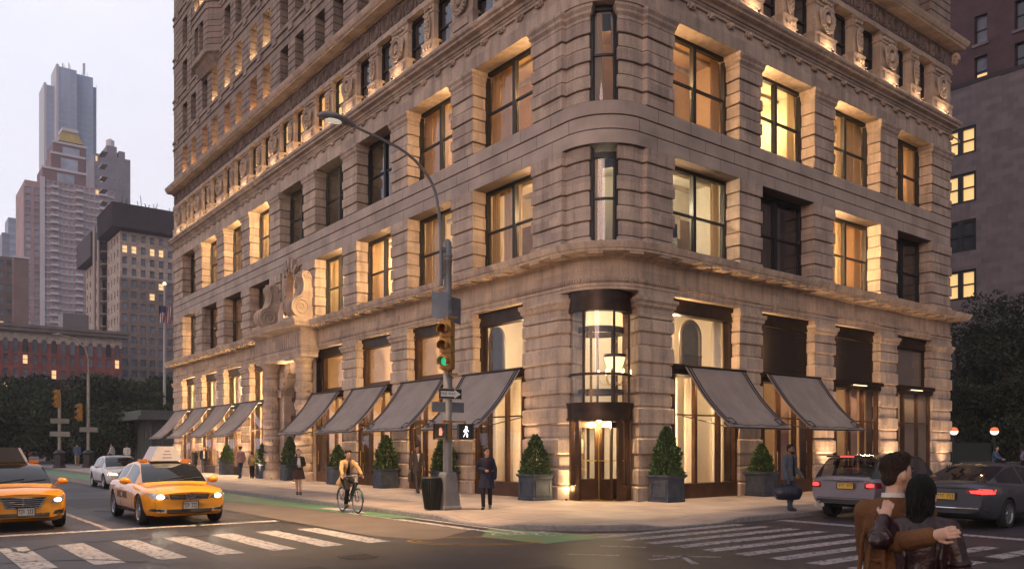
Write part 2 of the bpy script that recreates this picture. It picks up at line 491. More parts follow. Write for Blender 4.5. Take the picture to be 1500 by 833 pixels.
def ground_pier(path, name='pier'):
    mb = MB()
    pr = [(0.10, G0), (0.10, 0.55), (0.03, 0.6)]
    z = 0.6; k = 0
    while z < 5.98:
        h = 0.56 if k % 2 == 0 else 0.43
        o = 0.055 if k % 2 == 0 else 0.0
        b = min(z + h, 6.0)
        pr += [(-0.03, z), (-0.03, z + 0.03), (o - 0.03, z + 0.04), (o, z + 0.07), (o, b - 0.05), (o - 0.03, b - 0.015), (-0.03, b)]
        z = b; k += 1
    mb.sweep(path, pr + cap_prof)
    return mb.build(name, STONE, BLD)
for a, b in LP:
    if 21 < a < 27: continue
    ground_pier(pier_path('L', a, b, 0.6))
for a, b in RP: ground_pier(pier_path('R', a, b, 0.6) if b < 23 else [(a, 0.6), (a, 0), (23.2, 0), (23.2, 1.5)])
ground_pier([(0.6, 3.9), (0, 3.9), (0, 2.08), (0.22, 1.80), (0.9, 1.95)])
ground_pier([(1.95, 0.9), (1.74, 0.30), (1.58, 0), (3.15, 0), (3.15, 0.6)])

def ring(name, prof, material, path=None):
    mb = MB(); mb.sweep(path or MAIN, prof)
    return mb.build(name, material, BLD)
ring('architrave', [(-0.6, 6.872), (0.02, 6.872), (0.02, 6.97), (0.05, 6.98), (0.05, 7.07), (0.09, 7.1), (0.03, 7.115), (0.03, 7.24), (0.0, 7.26), (-0.3, 7.26)], STONE)
ring('frieze', [(-0.3, 7.262), (0.0, 7.262), (0.0, 7.80), (0.05, 7.83), (0.09, 7.90), (-0.3, 7.90)], STONE)
ring('cornice', [(-0.6, 7.902), (0.14, 7.902), (0.20, 7.95), (0.62, 7.95), (0.62, 8.02), (0.66, 8.04), (0.70, 8.15), (0.72, 8.23), (0.60, 8.27), (0.02, 8.31), (-0.6, 8.31)], STONE)
def along(path, step):
    """points and outward directions at even steps along a plan path"""
    out = []; carry = 0
    for a, b in zip(path, path[1:]):
        a = Vector(a); b = Vector(b); L = (b - a).length; d = (b - a).normalized(); t = carry
        while t < L:
            p = a + d * t; out.append((p.x, p.y, d.y, -d.x)); t += step
        carry = t - L
    return out
mb = MB()
for x, y, nx, ny in along(MAIN[1:-1], 0.105):
    ang = math.atan2(ny, nx); mb.cbox((x + nx * 0.055, y + ny * 0.055, 7.175), (0.05, 0.055, 0.1), ang)
mb.build('dentils', STONE, BLD)
mb = MB()
for x, y, nx, ny in along(MAIN[1:-1], 1.02):
    ang = math.atan2(ny, nx); mb.cbox((x + nx * 0.36, y + ny * 0.36, 7.915), (0.46, 0.5, 0.07), ang)
mb.build('soffit_blocks', STONE, BLD)

base_prof = [(0.10, 8.31), (0.10, 8.42), (0.05, 8.5), (0.05, 8.56), (0.0, 8.6)]
cap3 = [(0.0, 15.5), (0.03, 15.52), (0.03, 15.62), (0.1, 15.72), (0.1, 15.8), (0.16, 15.9), (0.16, 15.998)]
def upper_pier(path, floor, name='pier'):
    mb = MB()
    pr = (base_prof + rust(8.6, 11.5, 6, 0.055, 0.05, 0.045)) if floor == 2 else (rust(12.86, 15.5, 6, 0.055, 0.05, 0.045) + cap3)
    mb.sweep(path, pr)
    return mb.build(name, STONE_UP, BLD)
D2 = 0.62
for fl in (2, 3):
    for a, b in LP: upper_pier(pier_path('L', a, b, D2 + 0.2) if b < 46 else [(2, 46.5), (0, 46.5), (0, a), (D2 + 0.2, a)], fl)
    for a, b in RP: upper_pier(pier_path('R', a, b, D2 + 0.2) if b < 23 else [(a, D2 + 0.2), (a, 0), (23.2, 0), (23.2, 3)], fl)
    A = arc(ARC_R - 0.16, 188, 208, 3); B = arc(ARC_R - 0.16, 242, 262, 3)
    inL = (ARC_C + 1.2 * math.cos(R(208)), ARC_C + 1.2 * math.sin(R(208)))
    inR = (ARC_C + 1.2 * math.cos(R(242)), ARC_C + 1.2 * math.sin(R(242)))
    upper_pier([(D2 + 0.2, 3.45), (0, 3.45), (0, 1.95), (0.16, 1.9)] + A + [inL], fl)
    upper_pier([inR] + B + [(1.9, 0.16), (1.95, 0), (3.2, 0), (3.2, D2 + 0.2)], fl)

SPAN = brick('limestone_blocks', (0.42, 0.335, 0.285), (0.37, 0.295, 0.255), (0.13, 0.10, 0.09), 1.0, 1.62, 0.45, 0.8, 0.012, bump=0.5, zoff=11.5)
ring('spandrel', [(-0.8, 11.502), (0.0, 11.502), (0.0, 11.93), (-0.03, 11.94), (-0.03, 11.96), (0.0, 11.97), (0.0, 12.38), (-0.03, 12.39), (-0.03, 12.41), (0.03, 12.42), (0.03, 12.82), (0.0, 12.86), (-0.8, 12.86)], SPAN)
ring('upper_frieze', [(-0.8, 16.0), (0.04, 16.0), (0.04, 16.55), (0.0, 16.57), (0.0, 16.95), (0.05, 17.0), (0.05, 17.06), (-0.3, 17.06)], STONE_UP)
ring('ledge', [(-0.4, 17.062), (0.10, 17.062), (0.14, 17.15), (0.30, 17.22), (0.30, 17.30), (0.38, 17.36), (0.40, 17.46), (0.36, 17.52), (0.0, 17.56), (-0.4, 17.56)], STONE_UP)
mb = MB()
for k, (x, y, nx, ny) in enumerate(along(MAIN[1:-1], 1.06)):
    ang = math.atan2(ny, nx); T = Vector((-ny, nx, 0))
    c = Vector((x + nx * 0.05, y + ny * 0.05, 16.76))
    mb.cbox((c.x, c.y, c.z), (0.10, 0.2, 0.2), ang)
    mb.ell((c.x + nx * 0.06, c.y + ny * 0.06, c.z), (0.08, 0.08, 0.08), 8, 6)
    m2 = c + T * 0.53
    mb.cbox((m2.x, m2.y, 16.83), (0.05, 0.66, 0.035), ang)
    for sgn in (-1, 1):
        q = m2 + T * (0.36 * sgn); mb.cbox((q.x, q.y, 16.77), (0.05, 0.05, 0.14), ang)
mb.build('key_band', STONE_UP, BLD, smooth=True)

ROOM = {
    'amber': (mat('room_wall_amber', (0.66, 0.44, 0.24), 0.8, var=0.05), (1.0, 0.64, 0.31)),
    'yellow': (mat('room_wall_cream', (0.72, 0.58, 0.38), 0.8, var=0.05), (1.0, 0.70, 0.36)),
    'white': (mat('room_wall_white', (0.75, 0.69, 0.56), 0.8, var=0.05), (1.0, 0.83, 0.56)),
    'dark': (mat('room_wall_dim', (0.20, 0.16, 0.13), 0.8, var=0.1), (1.0, 0.7, 0.4)),
}
CURT = bpy.data.materials.new('curtain_cloth'); CURT.use_nodes = True
_n = CURT.node_tree; _n.nodes.clear()
_o = _n.nodes.new('ShaderNodeOutputMaterial'); _a = _n.nodes.new('ShaderNodeBsdfDiffuse'); _b = _n.nodes.new('ShaderNodeBsdfTranslucent'); _m = _n.nodes.new('ShaderNodeMixShader')
_a.inputs[0].default_value = (0.62, 0.48, 0.3, 1); _b.inputs[0].default_value = (0.75, 0.54, 0.28, 1); _m.inputs[0].default_value = 0.5
_n.links.new(_a.outputs[0], _m.inputs[1]); _n.links.new(_b.outputs[0], _m.inputs[2]); _n.links.new(_m.outputs[0], _o.inputs[0])
FLOORM = mat('room_floor_wood', (0.16, 0.09, 0.045), 0.4, var=0.2, scale=4)
def room_mb(side, u0, u1, d0, d1, z0, z1):
    mb = MB(); q = lambda u, d, z: P(side, u, d, z)
    mb.quad(q(u0, d1, z0), q(u1, d1, z0), q(u1, d1, z1), q(u0, d1, z1))
    mb.quad(q(u0, d0, z0), q(u0, d1, z0), q(u0, d1, z1), q(u0, d0, z1))
    mb.quad(q(u1, d0, z0), q(u1, d1, z0), q(u1, d1, z1), q(u1, d0, z1))
    mb.quad(q(u0, d0, z1), q(u1, d0, z1), q(u1, d1, z1), q(u0, d1, z1))
    mb.mi = 1
    mb.quad(q(u0, d0, z0), q(u1, d0, z0), q(u1, d1, z0), q(u0, d1, z0))
    return mb
def pleats(side, u0, u1, d, z0, z1, n, amp=0.05):
    mb = MB(); pts = []
    for i in range(n * 4 + 1):
        u = lerp(u0, u1, i / (n * 4)); pts.append((u, d + amp * math.sin(i * PI / 2 + 0.5)))
    for (ua, da), (ub, db) in zip(pts, pts[1:]):
        mb.quad(P(side, ua, da, z0), P(side, ub, db, z0), P(side, ub, db, z1), P(side, ua, da, z1))
    return mb
UPL_ME = MB(); UPL_ME.lathe([(0.0, 0.0), (0.05, 0.0), (0.06, 0.05), (0.045, 0.06), (0.0, 0.055)], 10)
UPL_ME = UPL_ME.mesh('uplight'); UPL_ME.materials.append(BRONZE)
def uplight(loc, energy, rgb=(1.0, 0.62, 0.28), radius=0.05, up=0.14):
    o = bpy.data.objects.new('uplight', UPL_ME); col.objects.link(o); o.parent = BLD; o.location = loc
    l = lamp('uplight_glow', 'POINT', (0, 0, up), energy, rgb, o, radius)
    return o
def jamb_light(side, u, d, z0, z1, energy, rgb=(1.0, 0.63, 0.29), facing=1):
    """slim strip light let into a jamb, washing the reveal opposite"""
    mb = MB(); fbox(mb, side, u - 0.03, u, d - 0.03, d + 0.03, z0, z1) if facing > 0 else fbox(mb, side, u, u + 0.03, d - 0.03, d + 0.03, z0, z1)
    o = mb.build('jamb_light', BRONZE, BLD)
    loc = P(side, u + 0.012 * facing, d, (z0 + z1) / 2)
    dv = Vector(P(side, 1, 0, 0)) * facing
    d_ = bpy.data.lights.new('jamb_glow', 'AREA'); d_.energy = energy; d_.color = rgb; d_.shape = 'RECTANGLE'; d_.size = 0.05; d_.size_y = z1 - z0
    l = bpy.data.objects.new('jamb_glow', d_); col.objects.link(l); l.parent = o; l.location = loc
    z = -dv; y = Vector((0, 0, 1)); x = y.cross(z)
    l.rotation_euler = Matrix((x, y, z)).transposed().to_euler()
    return o
rng = random.Random(3)
def window(side, u0, u1, z0, z1, D, tone=None, power=60, cols=2, curtain=(), mid=0.5, deep=2.8, art=None, pend=False, fw=0.13, ext=(0.4, 0.4), glassm=None, rail=True):
    mb = MB()
    fbox(mb, side, u0, u0 + fw, D - 0.05, D + 0.12, z0, z1); fbox(mb, side, u1 - fw, u1, D - 0.05, D + 0.12, z0, z1)
    fbox(mb, side, u0 + fw, u1 - fw, D - 0.045, D + 0.12, z0, z0 + fw); fbox(mb, side, u0 + fw, u1 - fw, D - 0.045, D + 0.12, z1 - fw, z1)
    w = u1 - u0 - 2 * fw
    for c in range(1, cols):
        uc = u0 + fw + w * c / cols; fbox(mb, side, uc - 0.08, uc + 0.08, D - 0.06, D + 0.11, z0 + fw, z1 - fw)
    zm = lerp(z0, z1, mid)
    if rail:
        for c in range(cols):
            ua = u0 + fw + w * c / cols + (0.08 if c else 0); ub = u0 + fw + w * (c + 1) / cols - (0.08 if c < cols - 1 else 0)
            fbox(mb, side, ua, ub, D - 0.02, D + 0.09, zm - 0.035, zm + 0.035)
            for e0, e1 in ((ua, ua + 0.04), (ub - 0.04, ub)): fbox(mb, side, e0, e1, D - 0.01, D + 0.06, z0 + fw, zm - 0.036)
    f = mb.build('window', FRAME, BLD)
    g = MB(); g.quad(P(side, u0 + fw, D + 0.03, z0 + fw), P(side, u1 - fw, D + 0.03, z0 + fw), P(side, u1 - fw, D + 0.03, z1 - fw), P(side, u0 + fw, D + 0.03, z1 - fw))
    g.build('pane', glassm or (GLASS if tone and tone != 'dark' else GLASS_DK), f)
    wall, rgb = ROOM[tone or 'dark']
    ra, rb = u0 - ext[0], u1 + ext[1]
    room_mb(side, ra, rb, D + 0.13, D + deep, z0 - 0.15, z1 + 0.25).build('room', [wall, FLOORM], f)
    if tone and tone != 'dark' and power > 20: curtain = list(curtain) + [(0.0, 0.13), (0.88, 1.0)]
    for c0, c1 in curtain:
        pleats(side, lerp(u0, u1, c0), lerp(u0, u1, c1), D + 0.32, z0, z1 + 0.1, max(3, int((c1 - c0) * 14))).build('curtain', CURT, f)
    if power and tone:
        um = lerp(u0, u1, rng.choice((0.12, 0.2, 0.8, 0.9)))
        lamp('room_lamp', 'POINT', P(side, um, D + deep * 0.62, lerp(z0, z1, 0.72)), power * 2.7, rgb, f, 0.09)
    if tone and tone != 'dark' and power > 20:
        fm = MB(); r3 = random.Random(int(u0 * 100 + z0 * 10))
        db = D + deep
        uq = lerp(u0, u1, r3.uniform(0.1, 0.6)); fbox(fm, side, uq, uq + r3.uniform(0.7, 1.2), db - 0.4, db - 0.01, z0 - 0.14, z0 + r3.uniform(0.7, 1.1))
        uq = lerp(u0, u1, r3.uniform(0.55, 0.85)); fbox(fm, side, uq, uq + 0.95, db - 0.05, db - 0.005, z0 - 0.14, z0 + 2.15)
        fm.build('cupboard', mat('room_wood', (0.13, 0.07, 0.035), 0.5, var=0.25, scale=3), f)
        cm = MB(); fbox(cm, side, ra, rb, db - 0.14, db - 0.002, z1 + 0.1, z1 + 0.245); fbox(cm, side, ra, rb, D + deep * 0.45, D + deep * 0.5, z1 + 0.13, z1 + 0.246)
        uq = lerp(u0, u1, r3.uniform(0.2, 0.8)); fbox(cm, side, uq - 0.4, uq + 0.4, db - 0.06, db - 0.003, lerp(z0, z1, 0.45), lerp(z0, z1, 0.72))
        cm.build('ceiling_moulding', mat('room_trim', (0.5, 0.42, 0.32), 0.6, var=0.3, scale=1.5), f)
    if pend:
        ml = MB(); cx, cy = P(side, lerp(u0, u1, 0.28), D + 1.0); zc = lerp(z0, z1, 0.42)
        ml.lathe([(0.03, 0.0), (0.16, -0.03), (0.26, -0.2), (0.28, -0.34)], 14, (cx, cy, zc))
        s = ml.build('pendant_shade', emis('pendant_glow', (1.0, 0.85, 0.6), 1.6), f, smooth=True)
        m3 = MB(); m3.tube([(cx, cy, zc), (cx, cy, z1 + 0.24)], 0.012, 6); m3.build('pendant_rod', BRONZE, f)
    if art:
        ma = MB(); a0, a1, b0, b1 = art; fbox(ma, side, lerp(u0, u1, a0), lerp(u0, u1, a1), D + deep - 0.06, D + deep - 0.004, lerp(z0, z1, b0), lerp(z0, z1, b1))
        ma.build('picture', mat('picture_ink', (0.33, 0.34, 0.36), 0.6, var=0.7, scale=1.6, stretch=(1, 1, 4), rgb2=(0.7, 0.68, 0.62)), f)
        mf = MB(); fbox(mf, side, lerp(u0, u1, a0) - 0.05, lerp(u0, u1, a1) + 0.05, D + deep - 0.05, D + deep - 0.002, lerp(z0, z1, b0) - 0.05, lerp(z0, z1, b1) + 0.05)
        mf.build('picture_frame', mat('gilt', (0.4, 0.26, 0.08), 0.4, 0.6), f)
    return f
Z2 = (8.36, 11.5); Z3 = (12.86, 16.0)
L2 = [dict(tone='yellow', power=95, curtain=[(0.5, 0.8)], ext=(0, 0.4), deep=1.9, pend=True), dict(tone='yellow', power=80, curtain=[(0.55, 0.85)]), dict(tone='amber', power=110, curtain=[(0.1, 0.42), (0.62, 0.9)]), dict(tone='yellow', power=100, curtain=[(0.2, 0.5), (0.66, 0.92)]),
      dict(tone='amber', power=18, curtain=[(0.0, 0.4)]), dict(tone='amber', power=26, curtain=[(0.0, 0.35)]), dict(tone='amber', power=14), dict(tone='amber', power=26, curtain=[(0.3, 0.7)])]
L3 = [dict(tone='amber', power=60, curtain=[(0.55, 0.85)], ext=(0, 0.4), deep=1.9, pend=True), dict(tone='amber', power=80, curtain=[(0.5, 0.85)]), dict(tone='dark', power=14, curtain=[(0.4, 0.75)]), dict(tone='dark', power=10, curtain=[(0.35, 0.7)]),
      dict(tone='yellow', power=120, curtain=[(0.5, 0.8)]), dict(tone='yellow', power=70, curtain=[(0.4, 0.7)]), dict(tone='yellow', power=60, curtain=[(0.5, 0.8)]), dict(tone='amber', power=20, curtain=[(0.5, 0.8)])]
R2 = [dict(tone='white', power=105, ext=(0, 0.4), deep=1.9, art=(0.25, 0.86, 0.1, 0.62)), dict(tone='dark', power=0, curtain=[(0.4, 0.75)]), dict(tone='amber', power=130, curtain=[(0.35, 0.62)]), dict(tone='dark', power=3, curtain=[(0.3, 0.7)])]
R3 = [dict(tone='amber', power=80, ext=(0, 0.4), deep=1.9, art=(0.1, 0.4, 0.05, 0.3), pend=True), dict(tone='yellow', power=90, art=(0.45, 0.8, 0.3, 0.6)), dict(tone='yellow', power=100, curtain=[(0.5, 0.85)]), dict(tone='amber', power=32, curtain=[(0.3, 0.6)])]
for (a, b), k in zip(LBAY, L2): window('L', a, b, *Z2, D2, **k)
for (a, b), k in zip(LBAY, L3): window('L', a, b, *Z3, D2, **k)
window('L', 22.5, 25.7, *Z3, D2, tone='dark', power=16, curtain=[(0.4, 0.8)])
for (a, b), k in zip(RBAY, R2): window('R', a, b, *Z2, D2, **k)
for (a, b), k in zip(RBAY, R3): window('R', a, b, *Z3, D2, **k)
for side, bays, spec in (('L', LBAY, {(0, 2): 5, (1, 2): 6, (2, 2): 12, (3, 2): 16, (7, 2): 8, (0, 3): 5, (1, 3): 6, (4, 3): 18, (5, 3): 14, (6, 3): 14}),
                         ('R', RBAY, {(0, 2): 3, (2, 2): 22, (0, 3): 4, (1, 3): 9, (2, 3): 9, (3, 3): 2})):
    for (i, fl), e in spec.items():
        a, b = bays[i]; z = (Z2 if fl == 2 else Z3)[0]
        zz = (Z2 if fl == 2 else Z3)
        if side == 'L': jamb_light(side, a + 0.12, 0.3, zz[0] + 0.1, zz[1] - 0.1, e * 14.0)
        else: jamb_light(side, a + 0.12, 0.3, zz[0] + 0.1, zz[1] - 0.1, e * 14.0)

for z0, z1, tone, e in ((8.36, 11.3, 'white', 60), (12.86, 16.0, 'amber', 26)):
    mb = MB(); r0 = 1.42
    a0, a1 = 209, 241
    for r in (0,):
        path = [(ARC_C + r0 * math.cos(R(a0 + (a1 - a0) * i / 8)), ARC_C + r0 * math.sin(R(a0 + (a1 - a0) * i / 8))) for i in range(9)]
    mb.sweep(path, [(-0.1, z0), (0.06, z0), (0.06, z0 + 0.08), (-0.1, z0 + 0.08)])
    mb.sweep(path, [(-0.1, z1 - 0.16), (0.06, z1 - 0.16), (0.06, z1), (-0.1, z1)])
    zm = (z0 + z1) / 2
    mb.sweep(path, [(-0.05, zm - 0.035), (0.04, zm - 0.035), (0.04, zm + 0.035), (-0.05, zm + 0.035)])
    for a in (a0, a1):
        c = (ARC_C + r0 * math.cos(R(a)), ARC_C + r0 * math.sin(R(a)))
        mb.cbox((*c, (z0 + z1) / 2), (0.2, 0.16, z1 - z0 + 0.002), R(a))
    f = mb.build('bowed_window', FRAME, BLD)
    g = MB(); g.sweep(path, [(0.0, z0 + 0.08), (0.0, z1 - 0.16)], caps=False); g.build('pane', GLASS, f, smooth=True)
    wall, rgb = ROOM[tone]
    m2 = MB(); m2.lathe([(0.0, z0), (0.9, z0), (0.9, z1 + 0.15), (0.0, z1 + 0.15)], 20, (2.1, 2.1, 0), R(-60), R(150)); m2.build('room', wall, f)
    for s, (c0, c1) in enumerate(((0.08, 0.42),)):
        pts = []
        for i in range(17):
            a = R(lerp(a0, a1, lerp(c0, c1, i / 16))); rr = 1.25 + 0.03 * math.sin(i * PI / 2); pts.append((ARC_C + rr * math.cos(a), ARC_C + rr * math.sin(a)))
        mc = MB(); mc.sweep(pts, [(0, z0), (0, z1)], caps=False); mc.build('curtain', CURT, f)
    lamp('room_lamp', 'POINT', (1.75, 1.75, z1 - 0.15), e * 0.45, rgb, f, 0.09)

def wreath(mb, side, uc, zc, r=0.36, d=-0.13):
    """laurel wreath with a boss"""
    c = Vector(P(side, uc, d, zc))
    T = Vector(P(side, 1, 0, 0)); N = Vector(P(side, 0, -1, 0)); Zv = Vector((0, 0, 1))
    n = 22
    for k in range(n):
        a = 2 * PI * k / n
        for s in (-1, 1):
            rr = r + 0.055 * s
            p = c + T * math.cos(a + 0.07 * s) * rr + Zv * math.sin(a + 0.07 * s) * rr * 1.18 + N * 0.05
            mb.ell(p, (0.06, 0.06, 0.075), 6, 4)
    pts = [c + T * math.cos(2 * PI * k / 20) * (r - 0.1) + Zv * math.sin(2 * PI * k / 20) * (r - 0.1) * 1.18 for k in range(21)]
    mb.tube(pts, 0.03, 6, False)
    mb.ell(c, (0.16, 0.16, 0.2) if side == 'L' else (0.16, 0.16, 0.2), 8, 6)
    for s in (-1, 1):
        mb.tube([c + T * (0.36 * s) + Zv * 0.36, c + T * (0.5 * s) + Zv * 0.2 + N * 0.02, c + T * (0.47 * s) - Zv * 0.1 + N * 0.04, c + T * (0.38 * s) - Zv * 0.3], [0.05, 0.06, 0.05, 0.03], 6)
def cartouche(mb, side, uc, z0, z1, w=0.22):
    c = Vector(P(side, uc, -0.1, (z0 + z1) / 2)); h = (z1 - z0) / 2
    T = Vector(P(side, 1, 0, 0)); N = Vector(P(side, 0, -1, 0)); Zv = Vector((0, 0, 1))
    pts = [c + T * math.cos(2 * PI * k / 20) * w * 0.92 + Zv * math.sin(2 * PI * k / 20) * h for k in range(21)]
    mb.tube(pts, 0.035, 6, False)
    for i in range(5):
        zz = lerp(-0.72, 0.72, i / 4) * h
        for s in (-1, 0, 1):
            mb.ell(c + T * (s * w * 0.42) + Zv * (zz + abs(s) * 0.05) + N * 0.03, (0.06, 0.06, 0.09), 6, 4)
Z4 = (17.57, 19.85)
def post(side, u0, u1, wide, corner=False):
    mb = MB()
    prof = [(0.10, 17.56), (0.10, 17.75), (0.06, 17.8), (0.06, 18.18), (0.10, 18.24), (0.10, 18.3), (0.0, 18.32), (0.0, 19.4), (0.05, 19.43), (0.05, 19.5), (0.0, 19.52), (0.0, 19.72), (0.08, 19.8), (0.08, 19.85)]
    if corner and side == 'L': path = [(2, u1), (0, u1), (0, u0), (0.7, u0)]
    elif corner: path = [(u0, 0.7), (u0, 0), (u1, 0), (u1, 2)]
    else: path = pier_path(side, u0, u1, 0.7)
    mb.sweep(path, prof); uc = (u0 + u1) / 2 if not corner else u0 + 0.8
    if wide:
        wreath(mb, side, uc, 18.86)
        for k in range(5): mb.ell(P(side, uc + (k - 2) * 0.2, -0.05, 19.62), (0.09, 0.09, 0.07), 6, 4)
        fbox(mb, side, uc - 0.5, uc + 0.5, -0.115, 0, 17.86, 18.12)
    else:
        cartouche(mb, side, uc, 18.36, 19.36)
        for k in range(3): mb.ell(P(side, uc + (k - 1) * 0.2, -0.05, 19.62), (0.08, 0.08, 0.06), 6, 4)
        for k in range(3): mb.ell(P(side, uc + (k - 1) * 0.2, -0.1, 18.0), (0.07, 0.07, 0.09), 6, 4)
    return mb.build('carved_post', STONE_FR, BLD, smooth=True)
LALL = [(1.95, 3.45)] + LP; RALL = [(1.95, 3.2)] + RP
def fourth(side, ALL):
    for i, (a, b) in enumerate(ALL):
        last = i == len(ALL) - 1
        if i == 0: post(side, a, b, True)
        else: post(side, a, b, True, corner=last)
        if last: continue
        na = ALL[i + 1][0]; c = (b + na) / 2; w = 0.37
        post(side, c - w, c + w, False)
        for u0, u1 in ((b, c - w), (c + w, na)):
            lit = (side == 'L' and a > 12) or rng.random() < 0.12
            if side == 'R': lit = False
            mb = MB(); D = 0.26 if side == 'L' else 0.4
            fbox(mb, side, u0, u0 + 0.07, D - 0.05, D + 0.08, *Z4); fbox(mb, side, u1 - 0.07, u1, D - 0.05, D + 0.08, *Z4)
            fbox(mb, side, u0 + 0.07, u1 - 0.07, D - 0.04, D + 0.08, Z4[1] - 0.12, Z4[1]); fbox(mb, side, u0 + 0.07, u1 - 0.07, D - 0.04, D + 0.08, 18.62, 18.69)
            fbox(mb, side, u0 + 0.07, u1 - 0.07, D - 0.04, D + 0.08, Z4[0], Z4[0] + 0.08)
            f = mb.build('window', FRAME, BLD)
            g = MB(); g.quad(P(side, u0, D + 0.02, Z4[0]), P(side, u1, D + 0.02, Z4[0]), P(side, u1, D + 0.02, Z4[1]), P(side, u0, D + 0.02, Z4[1]))
            g.build('pane', GLASS if lit else GLASS_DK, f)
            h = MB(); fbox(h, side, u0 - 0.02, u1 + 0.02, D + 0.12, D + 0.14, Z4[0], Z4[1])
            if lit: h.build('lit_blind', emis('lit_blind_%d' % (len(MATS) % 3), [(1.0, 0.48, 0.12), (1.0, 0.62, 0.24), (1.0, 0.55, 0.17)][len(MATS) % 3], rng.uniform(0.7, 0.95)), f)
            else: h.build('blind', mat('dim_blind', (0.10, 0.105, 0.11), 0.8, var=0.3, scale=1.2), f)
fourth('L', LALL); fourth('R', RALL)
A = arc(ARC_R, 184, 266, 10)
mb = MB(); mb.sweep([(0.0, 1.95)] + A + [(1.95, 0.0)], [(0, 17.56), (0, 19.85)]); mb.build('corner_wall', STONE_FR, BLD)
for side, ALL, e in (('L', LALL, 5.0), ('R', RALL, 7.0)):
    for i, (a, b) in enumerate(ALL):
        if i == 0: continue
        if side == 'L' and a < 9: continue
        uc = (a + b) / 2 if i < len(ALL) - 1 else a + 0.8
        uplight(P(side, uc, -0.37, 17.53), e * 4.2, (1.0, 0.66, 0.36), up=0.16, radius=0.09)
        c = (ALL[i - 1][1] + a) / 2
        uplight(P(side, c, -0.37, 17.53), e * 2.6, (1.0, 0.66, 0.36), up=0.16, radius=0.09)
        if side == 'L':
            for q in ((ALL[i - 1][1] + c - 0.37) / 2, (a + c + 0.37) / 2): uplight(P(side, q, 0.08, 17.565), 14, (1.0, 0.64, 0.30), up=0.16)
ring('lintel_beam', [(-0.7, 19.852), (0.06, 19.852), (0.06, 20.02), (0.02, 20.05), (0.0, 20.12), (-0.4, 20.12)], STONE_FR)
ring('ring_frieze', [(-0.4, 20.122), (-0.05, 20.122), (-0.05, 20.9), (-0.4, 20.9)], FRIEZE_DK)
mb = MB()
for side, u0, u1 in (('L', 1.9, 46.2), ('R', 1.9, 22.6)):
    n = int((u1 - u0) / 1.02)
    T = Vector(P(side, 1, 0, 0)); N = Vector(P(side, 0, -1, 0)); Zv = Vector((0, 0, 1))
    for k in range(n):
        c = Vector(P(side, u0 + (k + 0.5) * (u1 - u0) / n, 0.02, 20.51))
        for rr, w in ((0.32, 0.05), (0.19, 0.03)):
            mb.tube([c + T * math.cos(2 * PI * q / 16) * rr + Zv * math.sin(2 * PI * q / 16) * rr * 1.05 for q in range(17)], w, 5, False)
        p = c + T * 0.5
        mb.ell(p + Zv * 0.2, (0.07, 0.07, 0.14), 6, 4); mb.ell(p - Zv * 0.2, (0.07, 0.07, 0.14), 6, 4); mb.ell(p, (0.05, 0.05, 0.05), 6, 4)
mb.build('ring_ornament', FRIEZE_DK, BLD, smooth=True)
ring('upper_cornice', [(-0.4, 20.902), (0.06, 20.902), (0.10, 20.98), (0.50, 20.98), (0.50, 21.06), (0.56, 21.10), (0.62, 21.22), (0.65, 21.34), (0.58, 21.40), (0.0, 21.46), (-0.7, 21.46)], STONE_FR)
mb = MB()
for k in range(28):
    a = k * 0.33; r = 0.3 * (1 - k / 30)
    mb.ell((23.2 + 0.26 + 0.02 * k / 28, -0.12 - r * 0.5 * math.cos(a), 20.55 + r * math.sin(a)), (0.16, 0.09, 0.09), 6, 4)
mb.build('scroll_bracket', STONE_FR, BLD, smooth=True)

NF = 6; FH = 3.14; S0 = 21.95
def upper(side, u_end, centres, u_start):
    mb = MB(); tabs = MB()
    opens = []
    for c in centres: opens += [(c - 1.6, c - 0.47), (c + 0.47, c + 1.6)]
    opens.sort()
    strips = []; prev = u_start
    for a, b in opens: strips.append((prev, a)); prev = b
    strips.append((prev, u_end))
    for k in range(NF):
        z0 = S0 + k * FH; z1 = z0 + 1.95
        for a, b in strips:
            if b >= u_end - 0.01:
                path = [(2, u_end), (0, u_end), (0, a), (0.8, a)] if side == 'L' else [(a, 0.8), (a, 0), (u_end, 0), (u_end, 2)]
            elif a <= u_start + 0.01:
                path = [(0.8, b), (0, b), (0, a)] if side == 'L' else [(a, 0), (b, 0), (b, 0.8)]
            else: path = pier_path(side, a, b, 0.8)
            mb.sweep(path, rust(z0, z1, 5, 0.04, 0.06, 0.0), caps=False)
        if k and side == 'L':
            for a, b in strips:
                uc = (a + b) / 2
                fbox(tabs, side, uc - 0.28, uc + 0.28, -0.09, 0.0, z0 - 0.62, z0 - 0.28)
    tabs.build('tab_blocks', STONE_HI, BLD)
    return mb, opens
Lc = [5.2, 10.1, 14.8, 19.45, 24.1, 28.78, 33.42, 38.02, 42.65]
Rc = [4.98, 9.8, 14.78, 19.65]
ubl, openL = upper('L', 46.5, Lc, 1.95)
ubl.build('upper_wall', STONE_HI, BLD)
ubr, openR = upper('R', 23.2, Rc, 1.95)
ubr.build('upper_wall', STONE_HI, BLD)
for k in range(NF + 1):
    z = S0 + k * FH
    zb = z - (FH - 1.95) if k else 21.46
    hh = z - zb
    if k: pr = [(-0.8, zb + 0.001), (0.0, zb + 0.001), (0.0, zb + 0.36), (0.07, zb + 0.38), (0.07, zb + 0.5), (0.0, zb + 0.53), (-0.04, zb + 0.55), (0.0, zb + 0.57), (0.0, zb + 0.84), (0.09, zb + 0.87), (0.09, zb + 1.02), (0.0, zb + 1.06), (0.0, z - 0.001), (-0.8, z - 0.001)]
    else: pr = [(-0.8, zb + 0.001), (0.0, zb + 0.001), (0.0, z - 0.05), (0.05, z - 0.04), (0.05, z - 0.001), (-0.8, z - 0.001)]
    ring('belt_course', pr, STONE_HI)
